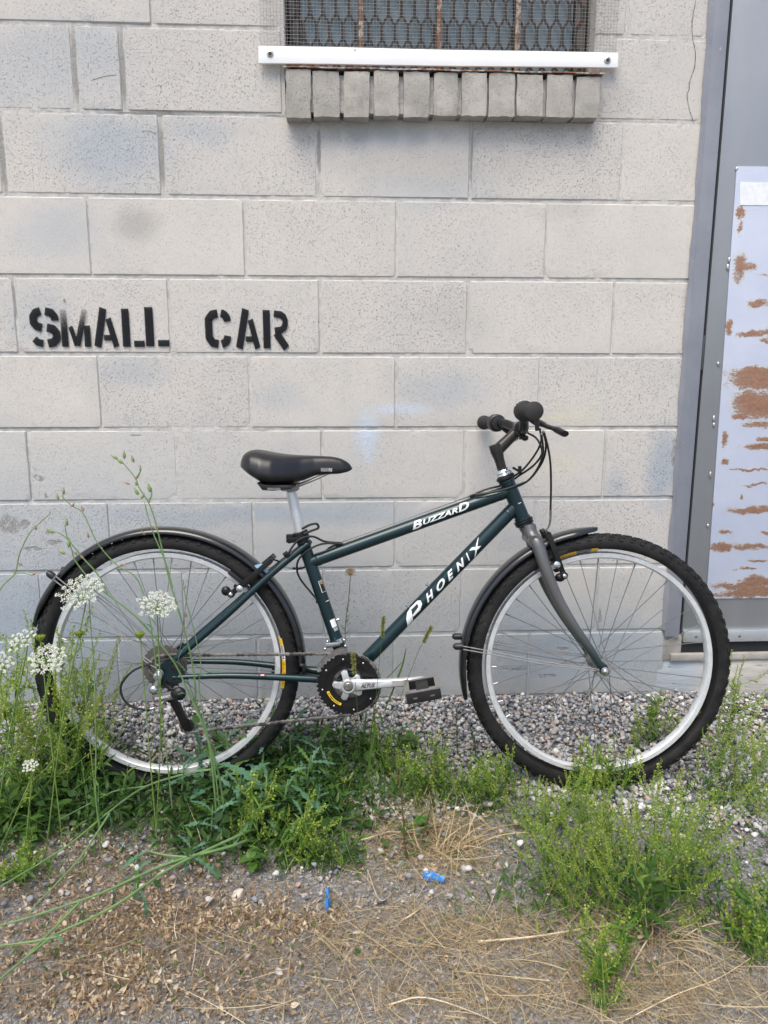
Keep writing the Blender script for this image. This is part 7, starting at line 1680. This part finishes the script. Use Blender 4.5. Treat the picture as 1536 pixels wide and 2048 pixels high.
tuft(1320, 1880, 50, .12, .03, 'dry straw tuft at the root of the thick peppergrass clump', M_STRAW, seed=10)
# single broad blades
for i, (path, w_, lab) in enumerate((([(735, 1560, -.55), (742, 1500, -.56), (750, 1460, -.57), (752, 1440, -.57)], .006, 'single broad grass blade standing below the chainrings'), ([(770, 1420, -.40), (790, 1370, -.40), (805, 1330, -.40), (812, 1296, -.40)], .0045, 'slanting grass blade behind the crank arm'), ([(760, 1370, -.36), (785, 1345, -.36), (806, 1322, -.36)], .003, 'thin grass blade crossing the slanting one'))):
    P = cr([wp(*q) for q in path], 6); t = MB(); n_ = len(P); vs = []
    for j, q in enumerate(P): h_ = w_ * math.sin(math.pi * min(1, .12 + .88 * j / (n_ - 1))) ** .6 + .0004; vs += [q + Vector((-h_ / 2, 0, 0)), q + Vector((0, .001, 0)), q + Vector((h_ / 2, 0, 0))]
    fs = []
    for j in range(n_ - 1): a = 3 * j; fs += [(a, a + 1, a + 4, a + 3), (a + 1, a + 2, a + 5, a + 4)]
    o = t.add(vs, fs).build('grass_sprout', M_GRASS, None); tag(o, lab, 'grass')

# ---- ground cover
def cover(nm, blist, temps, mat_, size, el, hmax, label, seed, wratio=1.0, roll=.6):
    r = np.random.default_rng(seed); Ts, Ms, Is = [], [], []
    for (px, py, rx, ry, n_) in blist:
        q = gp(px, py); x = q.x + r.normal(0, rx * .5, n_); y = np.minimum(q.y + r.normal(0, ry * .5, n_), -.02); a = r.uniform(0, 6.28, n_); e_ = r.uniform(el[0], el[1], n_)
        D = np.stack([np.cos(a) * np.cos(e_), np.sin(a) * np.cos(e_), np.sin(e_)], 1); s = size[0] + (size[1] - size[0]) * r.beta(1.4, 2.2, n_)
        Ms.append(frames(D, r.normal(0, roll, n_)) * np.stack([s, s * wratio, s], 1)[:, None, :]); Ts.append(np.stack([x, y, ground_base(x, y) + .002 + hmax * r.beta(1, 2, n_)], 1)); Is.append(r.integers(0, len(temps), n_))
    o = link(nm, scatter_mesh(nm, temps, np.concatenate(Is), np.concatenate(Ms), np.concatenate(Ts), mat_)); tag(o, label, None, None, 'stuff'); return o
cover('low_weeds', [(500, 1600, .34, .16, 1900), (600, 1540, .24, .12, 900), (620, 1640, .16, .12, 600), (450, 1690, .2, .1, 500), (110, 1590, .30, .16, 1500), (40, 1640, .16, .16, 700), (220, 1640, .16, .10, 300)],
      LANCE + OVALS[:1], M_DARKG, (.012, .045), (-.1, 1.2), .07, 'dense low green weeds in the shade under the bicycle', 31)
cover('low_weeds', [(520, 1640, .30, .14, 1300), (560, 1580, .25, .14, 900), (640, 1600, .14, .10, 400), (90, 1600, .26, .14, 600), (870, 1580, .28, .06, 420), (780, 1510, .16, .06, 220), (1250, 1800, .30, .12, 900), (1330, 1760, .25, .12, 600), (1130, 1760, .22, .12, 420), (1460, 1600, .14, .10, 600), (1510, 1870, .12, .06, 260), (940, 1600, .14, .06, 300), (40, 1760, .14, .06, 220), (640, 1720, .16, .05, 300), (1100, 1650, .16, .06, 260), (1215, 1990, .06, .05, 35)],
      NARROW + LANCE[:2], M_MIDG, (.010, .034), (0, 1.3), .045, 'low bright green leaves and shoots between the weeds', 32)
cover('low_weeds', [(700, 1560, .4, .10, 260), (1000, 1640, .3, .08, 160), (1440, 1700, .2, .1, 120), (800, 1640, .2, .1, 120), (250, 1900, .3, .1, 80), (480, 1900, .4, .14, 90)], OVALS, M_MIDG, (.006, .016), (0, .8), .01, 'tiny green seedlings dotted on the soil', 33)
cover('green_grass', [(640, 1540, .3, .10, 320), (860, 1590, .26, .07, 260), (500, 1600, .3, .12, 300), (60, 1640, .2, .14, 260), (740, 1500, .16, .08, 140), (960, 1610, .16, .05, 90)], GRASSB, M_GRASS, (.04, .12), (.2, 1.3), .01, 'green grass growing through the weeds between the wheels', 34, .6)
STRAW = [blade(6, .0058, c) for c in (-.3, .25, .55, .9, 1.2)]
cover('dry_grass', [(850, 1660, .22, .15, 2000), (880, 1730, .16, .10, 900), (940, 1870, .32, .09, 2200), (760, 1760, .20, .10, 250), (1000, 1990, .46, .10, 1900), (1280, 1990, .36, .10, 1300), (1420, 2010, .30, .10, 1100), (640, 1960, .40, .14, 350), (820, 2030, .5, .10, 500), (760, 1580, .26, .06, 350), (1300, 1900, .24, .08, 350), (300, 1960, .4, .14, 160), (450, 1860, .3, .1, 160), (1440, 1880, .2, .08, 200)],
      STRAW, M_STRAW, (.014, .085), (-.08, .35), .014, 'matted dry straw lying over the soil', 35, 1.1, 1.8)
cover('dry_grass', [(860, 1680, .22, .12, 260), (960, 1880, .4, .14, 220), (1100, 1990, .6, .12, 260), (700, 1900, .5, .2, 100), (200, 1900, .4, .2, 70)], STRAW[:3], M_STRAW, (.05, .19), (-.02, .2), .03, 'longer pale straw lying loose on top', 36, .6, 1.6)
CURL = [template([(x, y, .5 * k * (x * x + y * y) + .12 * math.sin(5 * x + k)) for x in (-.5, 0, .5) for y in (-.35, 0, .35)], [(0, 3, 4, 1), (1, 4, 5, 2), (3, 6, 7, 4), (4, 7, 8, 5)]) for k in (1.2, 2.0, -1.6)]
CURLL = [lance(4, w_, c_, .5, .8, i, .15) for i, (w_, c_) in enumerate(((.20, .9), (.28, -.7), (.16, 1.4), (.35, .6), (.10, -.5)))]
cover('leaf_litter', [(150, 1750, .30, .12, 900), (320, 1800, .28, .07, 800), (120, 1880, .26, .10, 900), (430, 1850, .26, .05, 800), (230, 1950, .16, .10, 800), (500, 1960, .40, .14, 500), (560, 1840, .20, .05, 500), (60, 2010, .22, .08, 700), (740, 1900, .4, .16, 350), (360, 2010, .24, .05, 500), (240, 1840, .12, .06, 500), (330, 1700, .30, .10, 800), (830, 1690, .2, .12, 500), (1300, 1850, .3, .1, 500), (100, 1660, .3, .1, 500)],
      CURLL, M_LITTER, (.004, .015), (-1.3, 1.3), .012, 'brown curled dry leaf litter scattered on the soil', 37, 1.0, 3)
cover('leaf_litter', [(760, 1760, .9, .30, 2500), (1250, 1950, .6, .2, 1500), (1400, 1750, .4, .3, 500)], CURLL, M_LITTER, (.003, .008), (-1.3, 1.3), .006, 'fine chaff scattered over bare soil', 38, 1.0, 3)
cover('dead_stems', [(200, 1760, .40, .16, 1500), (300, 1880, .5, .2, 2000), (520, 1900, .4, .16, 1200), (120, 1960, .4, .12, 1000)], STRAW, leaf_mat('dead_brown_stem', [(0, (.14, .085, .045)), (.5, (.30, .20, .11)), (1, (.50, .38, .22))]), (.015, .09), (-.1, .6), .012, 'thin brown dead stems tangled in the litter', 39, .9, 1.0)
# long dry stalks
M_STALK = simple('bleached_stalk', (.62, .52, .36), .7, var=.2, vscale=40)
for i, (pth, lab, rr_) in enumerate((([(955, 1883), (1060, 1874), (1177, 1856), (1240, 1848)], 'long bleached stalk lying under the thick peppergrass clump', .0022), ([(1254, 1866), (1243, 1905), (1228, 1946)], 'pale stalk slanting down from the clump, shorter of two', .0018), ([(1307, 1862), (1279, 1905), (1250, 1960), (1226, 2010)], 'pale stalk slanting down from the clump, longer of two', .0017),
        ([(888, 1717), (940, 1718), (1000, 1710)], 'thin straw stalk lying right of the splayed straw tuft', .0012), ([(620, 1657), (640, 1690), (650, 1712)], 'thin bleached stalk beside the blue green leaves', .0010), ([(708, 1684), (750, 1672), (793, 1658)], 'thin straw stalk lying across the middle mound', .0014), ([(767, 1600), (738, 1635), (712, 1668)], 'straw stalk slanting over the middle mound', .0014),
        ([(822, 1625), (832, 1680), (845, 1705)], 'thick pale stalk standing beside the dark stemmed weed', .0020), ([(890, 1640), (875, 1680), (872, 1700)], 'bent pale stalk right of the dark stemmed weed', .0016), ([(775, 2010), (850, 1995), (960, 2030), (1010, 2060)], 'pale stalk curving along the bottom edge', .0014), ([(1240, 2046), (1350, 1990), (1440, 1955), (1540, 1890)], 'long thin stalk rising toward the right side of the bottom straw', .0011), ([(735, 1740), (760, 1800), (790, 1780)], 'thin forked straw in front of the blue scrap', .0009), ([(803, 1842), (825, 1828), (845, 1813)], 'short pale stalk under the blue plastic scrap', .0016),
        ([(353, 1880), (349, 1850), (358, 1806)], 'thin upright straw in the brown litter', .0009), ([(384, 1940), (390, 1905), (393, 1865)], 'taller upright straw in the brown litter', .0008))):
    P = [gp(x, y, .006 + .012 * (k % 2)) for k, (x, y) in enumerate(pth)]; c_ = cr(P, 6); o = MB().tube(c_, [rr_ * (1 - .4 * k / len(c_)) for k in range(len(c_))], 6).build('dry_stalk', M_STALK, None); tag(o, lab, 'stalk')
# a yellowing leaf and a dried one on the mound
e = empty('fallen_leaf'); e.location = gp(687, 1590) + Vector((0, 0, .02)); tag(e, 'yellow curled leaf lying upright on the mound right of the weeds', 'leaf')
m_ = leaf_mat('yellow_leaf', [(0, (.50, .42, .08)), (1, (.45, .40, .10))]); o = link('blade', scatter_mesh('blade', [lobed(12, .2, 3, .2, 4)], np.array([0]), np.eye(3)[None] * .03, np.zeros((1, 3)), m_), e); o.rotation_euler = (0, R(-75), .4)
